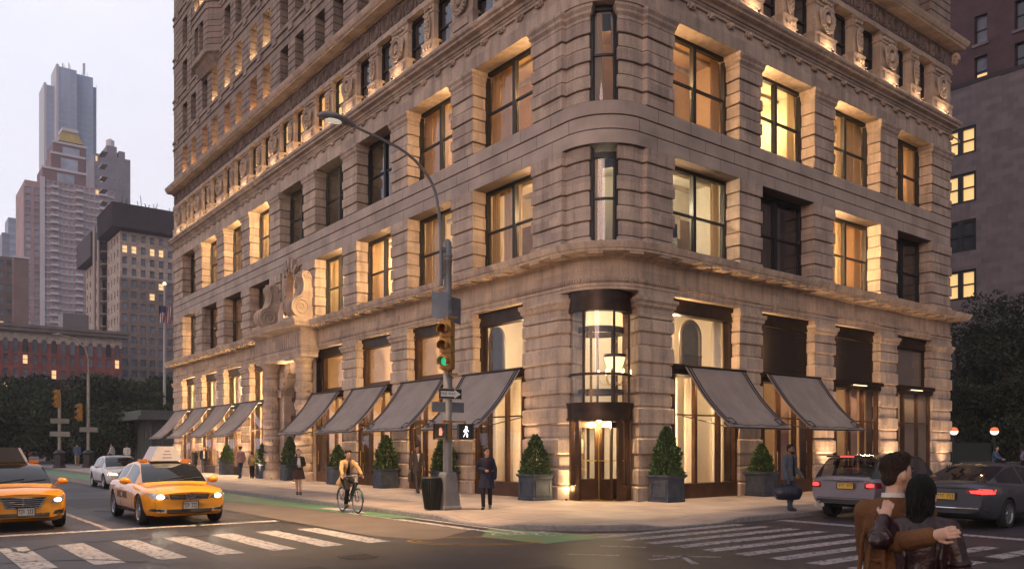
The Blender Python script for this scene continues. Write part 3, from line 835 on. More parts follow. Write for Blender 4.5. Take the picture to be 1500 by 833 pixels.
A = arc(ARC_R, 183, 267, 10)
for k in range(NF):
    mb = MB(); mb.sweep([(0.0, 1.95)] + A + [(1.95, 0.0)], rust(S0 + k * FH, S0 + k * FH + 1.95, 5, 0.04, 0.06), caps=False); mb.build('corner_wall', STONE_HI, BLD)
ZTOP = S0 + NF * FH
mb = MB(); mb.prism(MAIN[::-1] + [], ZTOP - 0.05, ZTOP); mb.build('roof', STONE_HI, BLD)
lit5 = {13, 14, 15, 16, 17, 12, 10, 11}
lit6 = {10, 11, 12, 13, 14}; lit7 = {9, 8}; lit8 = {14, 15, 8, 9}
W_LIT = [emis('lit_pane_gold', (1.0, 0.66, 0.26), 0.9), emis('lit_pane_amber', (1.0, 0.5, 0.16), 0.7)]
DKP = mat('dark_pane', (0.012, 0.013, 0.016), 0.08, var=0, spec=0.5)
rest = MB(); nw = 0
for side, opens in (('L', openL), ('R', openR)):
    for k in range(NF):
        z0 = S0 + k * FH; z1 = z0 + 1.95
        for i, (a, b) in enumerate(opens):
            oriel = side == 'L' and k >= 2 and 36 < a < 40
            if oriel: continue
            lit = side == 'L' and i in {0: lit5, 1: lit6, 2: lit7, 3: lit8}.get(k, set())
            if side == 'L' and ((k == 0 and a > 15) or (k == 1 and a > 19) or (k == 2 and a > 24) or (k == 3 and a > 30)):
                mb = MB(); D = 0.62
                fbox(mb, side, a, b, D - 0.02, D + 0.06, (z0 + z1) / 2 - 0.03, (z0 + z1) / 2 + 0.03)
                for q0, q1 in ((a, a + 0.06), (b - 0.06, b)): fbox(mb, side, q0, q1, D - 0.02, D + 0.06, z0, z1)
                f = mb.build('window', FRAME, BLD)
                g = MB(); fbox(g, side, a, b, D + 0.07, D + 0.1, z0, z1); g.build('pane', W_LIT[(i + k) % 2 if k == 0 else 0] if lit else DKP, f)
                nw += 1
                if lit: uplight(P(side, b - 0.34, 0.3, z0), 22 if k else 14, (1.0, 0.72, 0.36) if k else (1.0, 0.5, 0.16), 0.05, 0.16)
            else: fbox(rest, side, a - 0.05, b + 0.05, 0.68, 0.72, z0, z1)
o = rest.build('windows', DKP, BLD); o['kind'] = 'stuff'
mb = MB()
OR = [(0.0, 40.35), (-0.2, 40.15), (-0.5, 39.9), (-0.72, 39.55)]
ORb = [(-0.72, 36.45), (-0.5, 36.1), (-0.2, 35.85), (0.0, 35.65)]
full = OR + ORb
zc = S0 + 2 * FH
mb.sweep(full, [(-0.72, zc - 1.15), (-0.55, zc - 1.1), (-0.15, zc - 0.55), (0.06, zc - 0.45), (0.06, zc - 0.3), (0.0, zc - 0.25), (0.0, zc), (-0.5, zc)], caps=False)
for k in range(2, NF):
    z0 = S0 + k * FH; z1 = z0 + 1.95
    mb.sweep(OR + [(-0.72, 38.95), (-0.1, 38.95)], rust(z0, z1, 5, 0.04, 0.06), caps=False)
    mb.sweep([(-0.1, 37.9), (-0.72, 37.9), (-0.72, 38.1), (-0.1, 38.1)], rust(z0, z1, 5, 0.04, 0.06), caps=False)
    mb.sweep([(-0.1, 37.05), (-0.72, 37.05)] + ORb, rust(z0, z1, 5, 0.04, 0.06), caps=False)
    if k < NF: mb.sweep(full, [(-0.7, z1), (0.0, z1), (0.0, z1 + 0.4), (0.07, z1 + 0.42), (0.07, z1 + 0.52), (0, z1 + 0.55), (0, z1 + 0.84), (0.09, z1 + 0.87), (0.09, z1 + 1.02), (0, z1 + 1.06), (0, z1 + 1.19), (-0.7, z1 + 1.19)], caps=False)
    for a, b in ((38.1, 38.95), (37.05, 37.9)):
        g = MB(); fbox(g, 'L', a, b, -0.14, -0.1, z0, z1); fr = g.build('bay_window', W_LIT[0] if k == 3 else DKP, BLD)
        if k == 3: uplight((-0.45, b - 0.25, z0), 12, (1.0, 0.72, 0.36), 0.04, 0.2)
mb.build('curved_bay', STONE_HI, BLD)

DL = MB(); DL.lathe([(0.0, 0.004), (0.09, 0.004), (0.10, 0.012), (0.12, 0.012), (0.12, 0.0)], 14)
DL = DL.mesh('ground_uplight'); DL.materials.append(mat('brushed_steel', (0.2, 0.19, 0.18), 0.4, 0.8))
def ground_uplight(loc, e, aim, spot=R(62), rgb=(1.0, 0.64, 0.38)):  # lamps added to brighten the piers, door sides and portal columns
    o = bpy.data.objects.new('ground_uplight', DL); col.objects.link(o); o.parent = BLD; o.location = loc
    lamp('uplight_beam', 'SPOT', (0, 0, 0.03), e, rgb, o, 0.05, direction=aim, spot=spot, blend=0.9)
for a, b in LP:
    if 21 < a < 27: continue
    uc = (a + b) / 2 if b < 46 else a + 1.0
    ground_uplight(P('L', uc, -0.75, G0), 620, P('L', 0.0, 0.17, 1))
ground_uplight(P('L', 3.0, -0.75, G0), 800, P('L', 0, 0.17, 1))
for i, (a, b) in enumerate([(1.7, 3.0)] + RP):
    uc = (a + b) / 2 if i < 4 else a + 1.0
    ground_uplight(P('R', uc, -0.75, G0), (850, 850, 720, 620, 520)[i], P('R', 0.0, 0.17, 1))
for x, y in ((-0.12, 1.66), (1.48, -0.05)): ground_uplight((x, y, G0), 420, (0.06, 0.06, 1), R(44), (1.0, 0.68, 0.34))
for uc in (21.75, 26.2): ground_uplight((-1.3, uc, G0), 600, (0.2, 0, 1))

mb = MB(); mb.sweep([(23.2, 12), (0, 46.5)], [(0, G0), (0, ZTOP)], caps=False); mb.build('rear_wall', STONE_HI, BLD)

# ================================================================== ground floor shop fronts
CREAM = mat('cream_plaster', (0.68, 0.58, 0.45), 0.7, var=0.06, scale=1.5)
BEIGE_BLIND = mat('beige_blind', (0.22, 0.17, 0.135), 0.8, var=0.06, scale=2)
LOUVRE = mat('dark_louvre', (0.035, 0.024, 0.02), 0.5, 0.2, var=0.2)
SHOPGL = glass('shop_glass', (0.93, 0.92, 0.9), 0.22)
DGL = 0.42
def shop(side, u0, u1, style, power, rgb=(1.0, 0.7, 0.36), ext=(0.3, 0.3), deep=3.2):
    """one shop front bay: bronze frame, upper light, canopy box, lower glazing, lit room behind"""
    mb = MB(); w = u1 - u0
    zt = 6.868; D = DGL
    fbox(mb, side, u0, u0 + 0.12, D - 0.1, D + 0.15, G0, 6.4); fbox(mb, side, u1 - 0.12, u1, D - 0.1, D + 0.15, G0, 6.4)
    hb = 6.36 if style in ('tall', 'blind') else 6.42
    fbox(mb, side, u0, u1, D - 0.18, D + 0.15, hb, zt)
    f = mb.build('shop_front', BRONZE, BLD)
    zc = 4.42
    c = MB()
    fbox(c, side, u0 + 0.02, u1 - 0.02, -0.06, D + 0.1, zc - 0.13, zc + 0.16); fbox(c, side, u0 - 0.02, u1 + 0.02, -0.16, -0.062, zc + 0.04, zc + 0.2)
    c.build('canopy_box', BRONZE, f)
    b = MB(); fbox(b, side, u0 + 0.12, u1 - 0.12, 0.0, D + 0.1, G0, G0 + 0.5); b.build('base_panel', BRONZE_LT, f)
    g = MB(); q = lambda u, d, z: P(side, u, d, z)
    g.quad(q(u0 + 0.1, D, zc + 0.16), q(u1 - 0.1, D, zc + 0.16), q(u1 - 0.1, D, hb), q(u0 + 0.1, D, hb)); g.build('upper_pane', SHOPGL, f)
    g = MB(); dl = 0.1
    g.quad(q(u0 + 0.1, dl, G0 + 0.5), q(u1 - 0.1, dl, G0 + 0.5), q(u1 - 0.1, dl, zc - 0.13), q(u0 + 0.1, dl, zc - 0.13)); g.build('lower_pane', SHOPGL, f)
    m = MB()
    cuts = {'tall': (0.0, 0.34, 0.72, 1.0), 'box': (0.0, 0.28, 0.64, 1.0), 'bright': (0.0, 0.42, 1.0), 'louvre': (0.0, 0.34, 0.66, 1.0), 'blind': (0.0, 0.2, 0.62, 1.0)}[style]
    for t in cuts:
        uc = lerp(u0 + 0.16, u1 - 0.16, t); fbox(m, side, uc - 0.06, uc + 0.06, 0.04, 0.2, G0 + 0.5, zc - 0.13)
    fbox(m, side, u0 + 0.1, u1 - 0.1, 0.07, 0.13, 2.93, 2.98)
    m.build('mullion', BRONZE_LT, f)
    if style in ('box', 'louvre', 'blind'):
        t = cuts[0] if side == 'R' else cuts[-2]; t2 = cuts[1] if side == 'R' else cuts[-1]
        ua = lerp(u0 + 0.16, u1 - 0.16, t) + 0.07; ub = lerp(u0 + 0.16, u1 - 0.16, t2) - 0.07
        dm = MB()
        fbox(dm, side, ua, ua + 0.09, 0.06, 0.14, G0 + 0.02, 2.92); fbox(dm, side, ub - 0.09, ub, 0.06, 0.14, G0 + 0.02, 2.92)
        fbox(dm, side, ua + 0.09, ub - 0.09, 0.06, 0.14, 2.8, 2.92); fbox(dm, side, ua + 0.09, ub - 0.09, 0.02, 0.14, G0 + 0.02, 0.66)
        dd = dm.build('shop_door', BRONZE_LT, f)
        hm = MB(); hm.tube([q(ub - 0.14, 0.0, 1.0), q(ub - 0.14, 0.0, 1.7)], 0.02, 8); hm.build('door_handle', mat('brass', (0.6, 0.42, 0.16), 0.3, 0.9), dd)
    ra, rb = u0 - ext[0], u1 + ext[1]
    wall = CREAM if style in ('tall', 'bright', 'blind') else mat('panelled_room', (0.46, 0.33, 0.2), 0.6, var=0.1, scale=1.2)
    room_mb(side, ra, rb, D + 0.16, D + deep, G0 + 0.02, 6.86).build('room', [wall, mat('shop_floor', (0.3, 0.24, 0.18), 0.3, var=0.1)], f)
    lin = MB(); fbox(lin, side, u0, u1, D - 0.02, D + 0.14, zc - 0.13, zc + 0.16); lin.build('transom', BRONZE, f)
    um = (u0 + u1) / 2
    if power:
        lamp('shop_lamp', 'POINT', q(um, D + deep * 0.5, 5.9), power, rgb, f, 0.12)
        lamp('shop_lamp', 'POINT', q(um, D + deep * 0.45, 3.3), power * 0.55, rgb, f, 0.12)
    cl = MB(); ul = lerp(u0, u1, 0.5); fbox(cl, side, ul - 0.5, ul + 0.5, -0.14, -0.08, zc + 0.01, zc + 0.04); co_ = cl.build('canopy_light', emis('canopy_glow', (1.0, 0.74, 0.42), 2.0), f)
    d_ = bpy.data.lights.new('canopy_beam', 'AREA'); d_.energy = CANOPY.get((side, style), 60); d_.color = (1.0, 0.66, 0.36); d_.shape = 'RECTANGLE'; d_.size = 1.6; d_.size_y = 0.06
    l_ = bpy.data.objects.new('canopy_beam', d_); col.objects.link(l_); l_.parent = f; l_.location = q(ul, -0.24, zc - 0.17)
    lz = -Vector(P(side, 0, -0.45, -1)).normalized(); lx_ = Vector(P(side, 1, 0, 0)); ly_ = lz.cross(lx_)
    l_.rotation_euler = Matrix((lx_, ly_, lz)).transposed().to_euler()
    if style == 'tall':
        cr = (0.02, 0.2) if side == 'R' else (0.0, 0.16)
        WC = mat('white_drape', (0.75, 0.70, 0.62), 0.8, var=0.04)
        pleats(side, lerp(u0, u1, cr[0]), lerp(u0, u1, cr[1]) + 0.3, D + 0.25, G0 + 0.4, 4.3, 7, 0.05).build('curtain', WC, f)
        pleats(side, lerp(u0, u1, 0.5), lerp(u0, u1, 0.62), D + 0.6, G0 + 0.1, 4.3, 5, 0.05).build('curtain', WC, f)
        pleats(side, lerp(u0, u1, 0.84), lerp(u0, u1, 0.97), D + 0.35, G0 + 0.4, 6.4, 5, 0.05).build('curtain', WC, f)
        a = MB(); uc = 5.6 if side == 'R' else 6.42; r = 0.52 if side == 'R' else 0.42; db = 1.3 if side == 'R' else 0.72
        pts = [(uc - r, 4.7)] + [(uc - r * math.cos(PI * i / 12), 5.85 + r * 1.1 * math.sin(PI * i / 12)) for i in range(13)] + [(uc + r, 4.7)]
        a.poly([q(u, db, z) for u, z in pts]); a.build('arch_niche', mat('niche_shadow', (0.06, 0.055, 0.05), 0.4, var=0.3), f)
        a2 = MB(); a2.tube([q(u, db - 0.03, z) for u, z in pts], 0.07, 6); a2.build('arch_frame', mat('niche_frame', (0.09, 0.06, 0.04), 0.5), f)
        if side == 'R':
            rl = MB(); n = 9
            for i in range(n):
                uu = lerp(uc - r, uc + r, (i + 0.5) / n); rl.tube([q(uu, db - 0.12, 4.72), q(uu, db - 0.12, 5.15)], 0.012, 5)
            rl.tube([q(uc - r, db - 0.12, 5.16), q(uc + r, db - 0.12, 5.16)], 0.03, 6); rl.build('railing', BRONZE, f)
    if style == 'box':
        m = MB()
        for u in (u0 + 0.12, u1 - 0.3): fbox(m, side, u, u + 0.18, D - 0.06, D + 0.14, zc + 0.17, 6.42)
        fbox(m, side, u0 + 0.3, u1 - 0.3, D - 0.06, D + 0.14, zc + 0.17, zc + 0.42); m.build('upper_frame', BRONZE_LT, f)
        m = MB(); db = D + 1.3;
        fbox(m, side, u0 + 0.75, u1 - 0.5, db, db + 0.05, zc, 5.95)
        m.build('inner_screen', mat('gold_screen', (0.42, 0.24, 0.06), 0.5, var=0.3, scale=2.2), f)
        m = MB()
        for t in (0.0, 0.5, 1.0):
            uc = lerp(u0 + 0.78, u1 - 0.53, t); fbox(m, side, uc - 0.05, uc + 0.05, db - 0.06, db, zc, 5.95)
        fbox(m, side, u0 + 0.7, u1 - 0.45, db - 0.08, db, 5.95, 6.05); m.build('inner_frame', BRONZE, f)
        m = MB(); fbox(m, side, u0 + 0.7, u1 - 0.45, db - 0.1, db + 0.05, 6.07, 6.13); m.build('strip_light', emis('strip_glow', (1.0, 0.82, 0.5), 3.0), f)
        ch = MB(); uc = lerp(u0, u1, 0.4); zz = 2.6
        for k in range(14):
            a = 2 * PI * k / 14; cx, cy = q(uc + math.cos(a) * 0.34, D + 0.9 + math.sin(a) * 0.34, 0)[:2]
            ch.box(cx - 0.012, cx + 0.012, cy - 0.012, cy + 0.012, zz - 0.12 - 0.06 * (k % 2), zz + 0.1)
        ch.build('crystal_light', emis('crystal_glow', (1.0, 0.86, 0.58), 3.5), f)
    if style == 'louvre':
        lv = MB()
        n = 26
        for i in range(n):
            z = lerp(zc + 0.2, 6.38, i / n); fbox(lv, side, u0 + 0.12, u1 - 0.12, D - 0.07, D - 0.02, z, z + 0.05)
        fbox(lv, side, u0 + 0.12, u1 - 0.12, D - 0.018, D - 0.008, zc + 0.17, 6.4)
        lv.build('louvre', LOUVRE, f)
    if style == 'blind':
        bl = MB(); fbox(bl, side, u0 + 0.12, u1 - 0.12, D + 0.02, D + 0.03, zc + 0.17, 6.38); bl.build('blind', BEIGE_BLIND, f)
        bl = MB(); fbox(bl, side, u0 + 0.7, u1 - 0.2, 0.16, 0.17, G0 + 0.5, zc - 0.14); bl.build('blind', BEIGE_BLIND, f)
    if style == 'louvre':
        bl = MB(); fbox(bl, side, lerp(u0, u1, 0.36), lerp(u0, u1, 0.63), 0.3, 0.31, G0 + 0.5, zc - 0.14); bl.build('blind', mat('rose_blind', (0.30, 0.19, 0.16), 0.8, var=0.06), f)
    if style == 'bright':
        pleats(side, u0 + 0.15, u0 + 1.2, D + 0.3, G0 + 0.3, 6.5, 8, 0.05).build('curtain', CURT, f)
        pleats(side, u1 - 1.1, u1 - 0.2, D + 0.3, G0 + 0.3, 6.5, 7, 0.05).build('curtain', CURT, f)
    return f
CANOPY = {('L', 'tall'): 90, ('L', 'box'): 150, ('L', 'bright'): 300, ('R', 'tall'): 120, ('R', 'louvre'): 70, ('R', 'blind'): 40}
GLB = [(3.9, 7.0)] + LBAY[1:]; GRB = [(3.15, 6.77)] + RBAY[1:]
for i, ((a, b), st, pw) in enumerate(zip(GLB, ('tall', 'box', 'box', 'box', 'bright', 'bright', 'bright', 'bright'), (120, 170, 170, 170, 700, 700, 700, 700))):
    shop('L', a, b, st, pw, rgb=(1.0, 0.76, 0.46) if i == 0 else (1.0, 0.68, 0.34), ext=(0 if i == 0 else 0.3, 0.3), deep=2.2 if i == 0 else 3.0)
for i, ((a, b), st, pw) in enumerate(zip(GRB, ('tall', 'louvre', 'louvre', 'blind'), (110, 45, 70, 40))):
    shop('R', a, b, st, pw, ext=(0 if i == 0 else 0.3, 0.3), deep=2.2 if i == 0 else 3.0, rgb=(1.0, 0.76, 0.48))
for i, (a, b) in enumerate(GLB):
    jamb_light('L', a + 0.13, 0.2, 0.5, 6.4, (220, 240, 240, 240, 600, 600, 600, 600)[i])
for i, (a, b) in enumerate(GRB):
    if i < 3: jamb_light('R', a + 0.13, 0.2, 0.5, 6.4, (340, 190, 140)[i])

# ================================================================== the rounded corner entrance
DC = (1.13, 1.36)
ENT = BLD
def drum(rad, z0, z1, a0=135, a1=315, th=0.08, n=24, name='drum', material=BRONZE, parent=None, smooth=True):
    mb = MB()
    pa = [(DC[0] + rad * math.cos(R(lerp(a0, a1, i / n))), DC[1] + rad * math.sin(R(lerp(a0, a1, i / n)))) for i in range(n + 1)]
    mb.sweep(pa, [(-th, z0), (0, z0), (0, z1), (-th, z1), (-th, z0)], caps=False)
    return mb.build(name, material, parent or BLD, smooth=smooth)
def at_drum(rad, a): return (DC[0] + rad * math.cos(R(a)), DC[1] + rad * math.sin(R(a)))
door = drum(1.06, 6.22, 6.868, th=0.3, name='revolving_door_entrance')
drum(1.10, 2.80, 3.24, th=0.35, name='door_band', parent=door)
drum(1.13, 2.72, 2.80, th=0.38, name='door_band', parent=door)
drum(1.13, 3.24, 3.29, th=0.38, name='door_band', parent=door)
g = MB(); pa = [at_drum(1.0, lerp(140, 310, i / 24)) for i in range(25)]
g.sweep(pa, [(0, 3.28), (0, 6.22)], caps=False); g.build('curved_pane', SHOPGL, door, smooth=True)
mb = MB()
for a in (150, 196, 254, 300):
    c = at_drum(1.0, a); mb.cbox((*c, 4.75), (0.07, 0.05, 2.94), R(a))
pa = [at_drum(1.01, lerp(140, 310, i / 24)) for i in range(25)]
mb.sweep(pa, [(-0.04, 4.16), (0.03, 4.16), (0.03, 4.24), (-0.04, 4.24)], caps=False)
mb.build('glazing_bar', BRONZE, door)
mb = MB()
pa = [(DC[0] + 0.32 + 0.8 * math.cos(2 * PI * i / 28), DC[1] + 0.32 - 0.8 * math.sin(2 * PI * i / 28)) for i in range(28)]
for z0, z1 in ((5.62, 5.82), (3.62, 3.76)): mb.sweep(pa, [(-0.04, z0), (0.03, z0), (0.03, z1), (-0.04, z1), (-0.04, z0)], closed=True)
for i in range(0, 28, 4): mb.cbox((pa[i][0], pa[i][1], 4.55), (0.06, 0.06, 2.5), 0)
mb.build('inner_ring', BRONZE, door)
RA = [(1.62 + 1.72 * math.cos(R(a)), 1.92 + 1.72 * math.sin(R(a))) for a in range(125, -36, -7)]
RW = [(0.42, 2.12), (0.5, 3.2)] + RA + [(2.9, 0.5), (2.0, 0.46)]
mb = MB(); mb.sweep(RW, [(0, 0.15), (0, 6.84)], caps=False); mb.poly([(x, y, 6.84) for x, y in RW]); mb.poly([(x, y, 0.15) for x, y in RW]); mb.build('rotunda_room', [mat('rotunda_plaster', (0.6, 0.55, 0.47), 0.7, var=0.05)], door)
lamp('rotunda_fill', 'POINT', (1.8, 2.05, 6.5), 110, (1.0, 0.76, 0.46), door, 0.1)
for q in ((0.95, 2.55, 5.0, 60), (2.5, 1.0, 4.6, 40), (2.0, 2.1, 1.9, 70)): lamp('rotunda_fill', 'POINT', q[:3], q[3], (1.0, 0.76, 0.48), door, 0.1)  # unseen points added to lighten the rotunda sides and door backs
mb = MB()
for a, w in ((142, 0.24), (162, 0.10), (184, 0.16), (266, 0.16), (288, 0.10), (308, 0.24)):
    c = at_drum(1.0, a); mb.cbox((*c, 1.425), (0.12, w, 2.59), R(a))
for a0, a1 in ((136, 186), (264, 314)):
    pa = [at_drum(1.02, lerp(a0, a1, i / 8)) for i in range(9)]
    mb.sweep(pa, [(-0.1, G0), (0.04, G0), (0.04, 0.62), (-0.1, 0.62)])
mb.build('door_post', BRONZE_LT, door)
g = MB()
for a0, a1 in ((142, 184), (266, 308)):
    pa = [at_drum(0.99, lerp(a0, a1, i / 8)) for i in range(9)]; g.sweep(pa, [(0, 0.6), (0, 2.72)], caps=False)
g.build('curved_screen', SHOPGL, door, smooth=True)
BRASS = mat('brass', (0.6, 0.42, 0.16), 0.3, 0.9)
for k, a in enumerate((162, 252, 342, 72)):
    d = Vector((math.cos(R(a)), math.sin(R(a)), 0)); o = Vector((DC[0], DC[1], 0))
    mb = MB()
    def along_wing(r0, r1, z0, z1, w=0.05):
        c = o + d * ((r0 + r1) / 2); mb.cbox((c.x, c.y, (z0 + z1) / 2), (r1 - r0, w, z1 - z0), R(a))
    along_wing(0.05, 0.17, G0 + 0.03, 2.68); along_wing(0.80, 0.93, G0 + 0.03, 2.68); along_wing(0.17, 0.80, 2.5, 2.68); along_wing(0.17, 0.80, G0 + 0.03, 0.82)
    w_ = mb.build('door_wing', BRONZE_LT, door)
    g = MB(); p0, p1 = o + d * 0.17, o + d * 0.80
    g.quad((p0.x, p0.y, 0.82), (p1.x, p1.y, 0.82), (p1.x, p1.y, 2.5), (p0.x, p0.y, 2.5)); g.build('wing_pane', SHOPGL, w_)
    hb = MB(); s = Vector((-d.y, d.x, 0)) * 0.07
    for sg in (-1, 1): hb.tube([o + d * 0.12 + s * sg + Vector((0, 0, 1.42)), o + d * 0.86 + s * sg + Vector((0, 0, 1.42))], 0.02, 6)
    hb.build('push_bar', BRASS, w_)
mb = MB(); mb.tube([(DC[0], DC[1], G0), (DC[0], DC[1], 2.72)], 0.05, 10); mb.build('door_shaft', BRASS, door)
mb = MB(); mb.lathe([(0, 2.70), (1.0, 2.70), (1.0, 2.78), (0, 2.78)], 24, (DC[0], DC[1], 0)); mb.build('door_ceiling', BRONZE_LT, door)
lamp('door_lamp', 'POINT', (DC[0] - 0.25, DC[1] - 0.25, 2.6), 170, (1.0, 0.7, 0.34), door, 0.06)
mb = MB(); mb.prism([at_drum(1.08, a) for a in range(0, 360, 12)], G0 - 0.02, G0 + 0.02); mb.build('threshold', BRASS, door)
for lx, ly, dx, dy in ((0.10, 1.72, 0.02, 0.0), (1.72, 0.10, 0.0, 0.02)):
    uplight((lx - 0.1 * (lx < 1), ly - 0.1 * (ly < 1), G0), 16, (1.0, 0.68, 0.32), up=0.4, radius=0.1)
lamp('entrance_downlight', 'SPOT', (0.1, 0.1, 6.8), 1900, (1.0, 0.66, 0.34), BLD, 0.1, direction=(-0.12, -0.12, -1), spot=R(74), blend=0.8)

CH = empty('chandelier', (1.46, 0.98, 4.32), 0, 'shaded chandelier with curled gold arms hanging inside the curved corner glass', 'chandelier')
mb = MB(); mb.lathe([(0.012, 0.55), (0.012, 2.2), (0.05, 2.22), (0.05, 2.35), (0.0, 2.36)], 8); mb.lathe([(0.0, 0.9), (0.05, 0.92), (0.09, 1.02), (0.05, 1.14), (0.02, 1.2)], 10)
mb.lathe([(0.02, -0.5), (0.05, -0.35), (0.03, -0.2), (0.03, 0.5)], 10); mb.build('stem', BRASS, CH, smooth=True)
mb = MB(); mb.lathe([(0.2, -0.08), (0.235, 0.1), (0.3, 0.3), (0.36, 0.5)], 20); mb.build('shade', emis('chandelier_shade', (1.0, 0.78, 0.48), 1.1), CH, smooth=True)
mb = MB(); mb.lathe([(0.365, 0.48), (0.375, 0.48), (0.375, 0.58), (0.365, 0.58)], 20); mb.build('shade_rim', BRONZE, CH)
for k in range(6):
    a = 2 * PI * k / 6 + 0.3; ca, sa = math.cos(a), math.sin(a)
    mb = MB(); mb.tube([(ca * r, sa * r, z) for r, z in ((0.03, -0.3), (0.2, -0.42), (0.4, -0.4), (0.52, -0.25), (0.52, -0.1))], 0.014, 6)
    mb.lathe([(0.0, -0.1), (0.06, -0.09), (0.02, -0.06)], 8, (ca * 0.52, sa * 0.52, 0)); arm = mb.build('arm', BRASS, CH)
    fl = MB(); fl.ell((ca * 0.52, sa * 0.52, 0.0), (0.035, 0.035, 0.08), 8, 6); fl.build('candle_bulb', emis('candle_glow', (1.0, 0.72, 0.3), 6), arm, smooth=True)

# ================================================================== the carved portal on the avenue front
PU = 24.0
mb = MB()
def arch_wall(mb, u0, u1, z0, z1, uc, r, zc, d0, d1, n=16):
    q = lambda u, d, z: P('L', u, d, z)
    A = [(uc - r * math.cos(PI * i / n), zc + r * math.sin(PI * i / n)) for i in range(n + 1)]
    mb.quad(q(u0, d0, z0), q(uc - r, d0, z0), q(uc - r, d0, zc), q(u0, d0, zc)); mb.quad(q(uc + r, d0, z0), q(u1, d0, z0), q(u1, d0, zc), q(uc + r, d0, zc))
    out = [(lerp(u0, u1, i / n), z1) for i in range(n + 1)]; out[0] = (u0, zc); out[-1] = (u1, zc)
    out[1] = (u0, z1); out[-2] = (u1, z1)
    for i in range(n): mb.quad(q(out[i][0], d0, out[i][1]), q(A[i][0], d0, A[i][1]), q(A[i + 1][0], d0, A[i + 1][1]), q(out[i + 1][0], d0, out[i + 1][1]))
    full = [(uc - r, z0)] + A + [(uc + r, z0)]
    for (ua, za), (ub, zb) in zip(full, full[1:]): mb.quad(q(ua, d0, za), q(ua, d1, za), q(ub, d1, zb), q(ub, d0, zb))
arch_wall(mb, 21.05, 27.15, G0, 6.868, PU, 1.28, 4.6, 0.05, 0.9)
for k in range(11):
    a = PI * (k + 0.5) / 11; c, s = math.cos(a), math.sin(a)
    T = Vector((0, c, s)); o = Vector((0.0, PU, 4.6)); n_ = Vector((0, -s, c))
    p0 = o + T * 1.3; p1 = o + T * 1.85; w0, w1 = 0.16, 0.22
    pr = -0.1 if k % 2 == 0 else -0.03
    vs = [p0 - n_ * w0, p0 + n_ * w0, p1 + n_ * w1, p1 - n_ * w1]
    mb.add([(0.06, v.y, v.z) for v in vs] + [(pr, v.y, v.z) for v in vs], [(0, 1, 2, 3), (7, 6, 5, 4), (0, 4, 5, 1), (1, 5, 6, 2), (2, 6, 7, 3), (3, 7, 4, 0)])
por = mb.build('portal', STONE_FR, BLD)
for uc in (21.75, 26.2):
    mb = MB()
    for o in (0.0,):
        pr = [(0.52, G0), (0.52, 0.5), (0.45, 0.6)]
        z = 0.62; k = 0
        while z < 5.9:
            h = 0.5 if k % 2 else 0.42
            r = 0.46 if k % 2 else 0.42
            pr += [(r - 0.04, z), (r, z + 0.05), (r, min(z + h, 5.92) - 0.05), (r - 0.04, min(z + h, 5.92))]; z += h; k += 1
        pr += [(0.44, 5.95), (0.44, 6.2), (0.52, 6.3), (0.58, 6.38), (0.58, 6.46)]
        mb.lathe(pr, 26, (-0.30, uc, 0))
    for k in range(5):
        zz = 1.29 + k * 0.92
        for a in range(90, 271, 20): mb.ell((-0.30 + 0.465 * math.cos(R(a)), uc + 0.465 * math.sin(R(a)), zz), (0.04, 0.06, 0.13), 6, 4)
    mb.build('banded_column', STONE_FR, por, smooth=True)
porch = [(0.0, 27.3), (-0.86, 27.1), (-0.86, 20.85), (0.0, 20.7)]
mb = MB(); mb.sweep(porch, [(-0.9, 6.46), (0.0, 6.46), (0.0, 6.72), (0.06, 6.76), (0.06, 6.86), (0.0, 6.9), (0.0, 7.8), (0.06, 7.84), (0.14, 7.92), (-0.9, 7.92)]); mb.build('porch_frieze', STONE_FR, por)
mb = MB(); mb.sweep(porch, [(-0.9, 7.925), (0.2, 7.925), (0.5, 7.96), (0.5, 8.05), (0.58, 8.18), (0.60, 8.26), (0.4, 8.31), (-0.9, 8.31)]); mb.build('porch_cornice', STONE_FR, por)
mb = MB()
for k in range(22):
    u = lerp(20.85, 27.15, (k + 0.5) / 22); mb.box(-0.91, -0.855, u - 0.1, u + 0.1, 6.96, 7.74)
mb.build('flutes', STONE_FR, por)
mb = MB(); mb.box(-0.4, 0.1, 22.9, 25.1, 6.44, 6.46); mb.build('porch_soffit_lamp', emis('soffit_glow', (1.0, 0.7, 0.36), 0.8), por)
lamp('porch_lamp', 'POINT', (-0.6, 24.0, 6.2), 14, (1.0, 0.66, 0.34), por, 0.08)
uplight((-0.75, 22.9, G0), 12, (1.0, 0.64, 0.3), up=0.2); uplight((-1.2, 20.95, G0), 8, (1.0, 0.64, 0.3), up=0.2); uplight((-0.75, 25.15, G0), 8, (1.0, 0.64, 0.3), up=0.2)
mb = MB(); mb.box(0.7, 0.8, PU - 1.3, PU + 1.3, G0, 6.0); dr = mb.build('portal_door', BRONZE, por)
mb = MB()
for k in range(9):
    a = PI * k / 8; mb.bar((0.66, PU, 4.6), (0.66, PU + 1.25 * math.cos(a), 4.6 + 1.25 * math.sin(a)), 0.05)
for r in (0.5, 0.9, 1.25): mb.tube([(0.66, PU + r * math.cos(PI * i / 16), 4.6 + r * math.sin(PI * i / 16)) for i in range(17)], 0.03, 6)
mb.build('fan_grille', BRONZE_LT, dr)
mb = MB(); mb.box(0.45, 0.7, PU - 1.3, PU + 1.3, 3.25, 3.62); mb.box(0.52, 0.7, PU - 1.3, PU + 1.3, 4.4, 4.62)
for y in (-1.2, -0.62, 0.0, 0.62, 1.2): mb.box(0.6, 0.7, PU + y - 0.06, PU + y + 0.06, G0, 3.25)
for z in (0.6, 1.1, 2.9): mb.box(0.62, 0.7, PU - 1.2, PU + 1.2, z - 0.05, z + 0.05)
mb.build('door_frame', BRONZE_LT, dr)
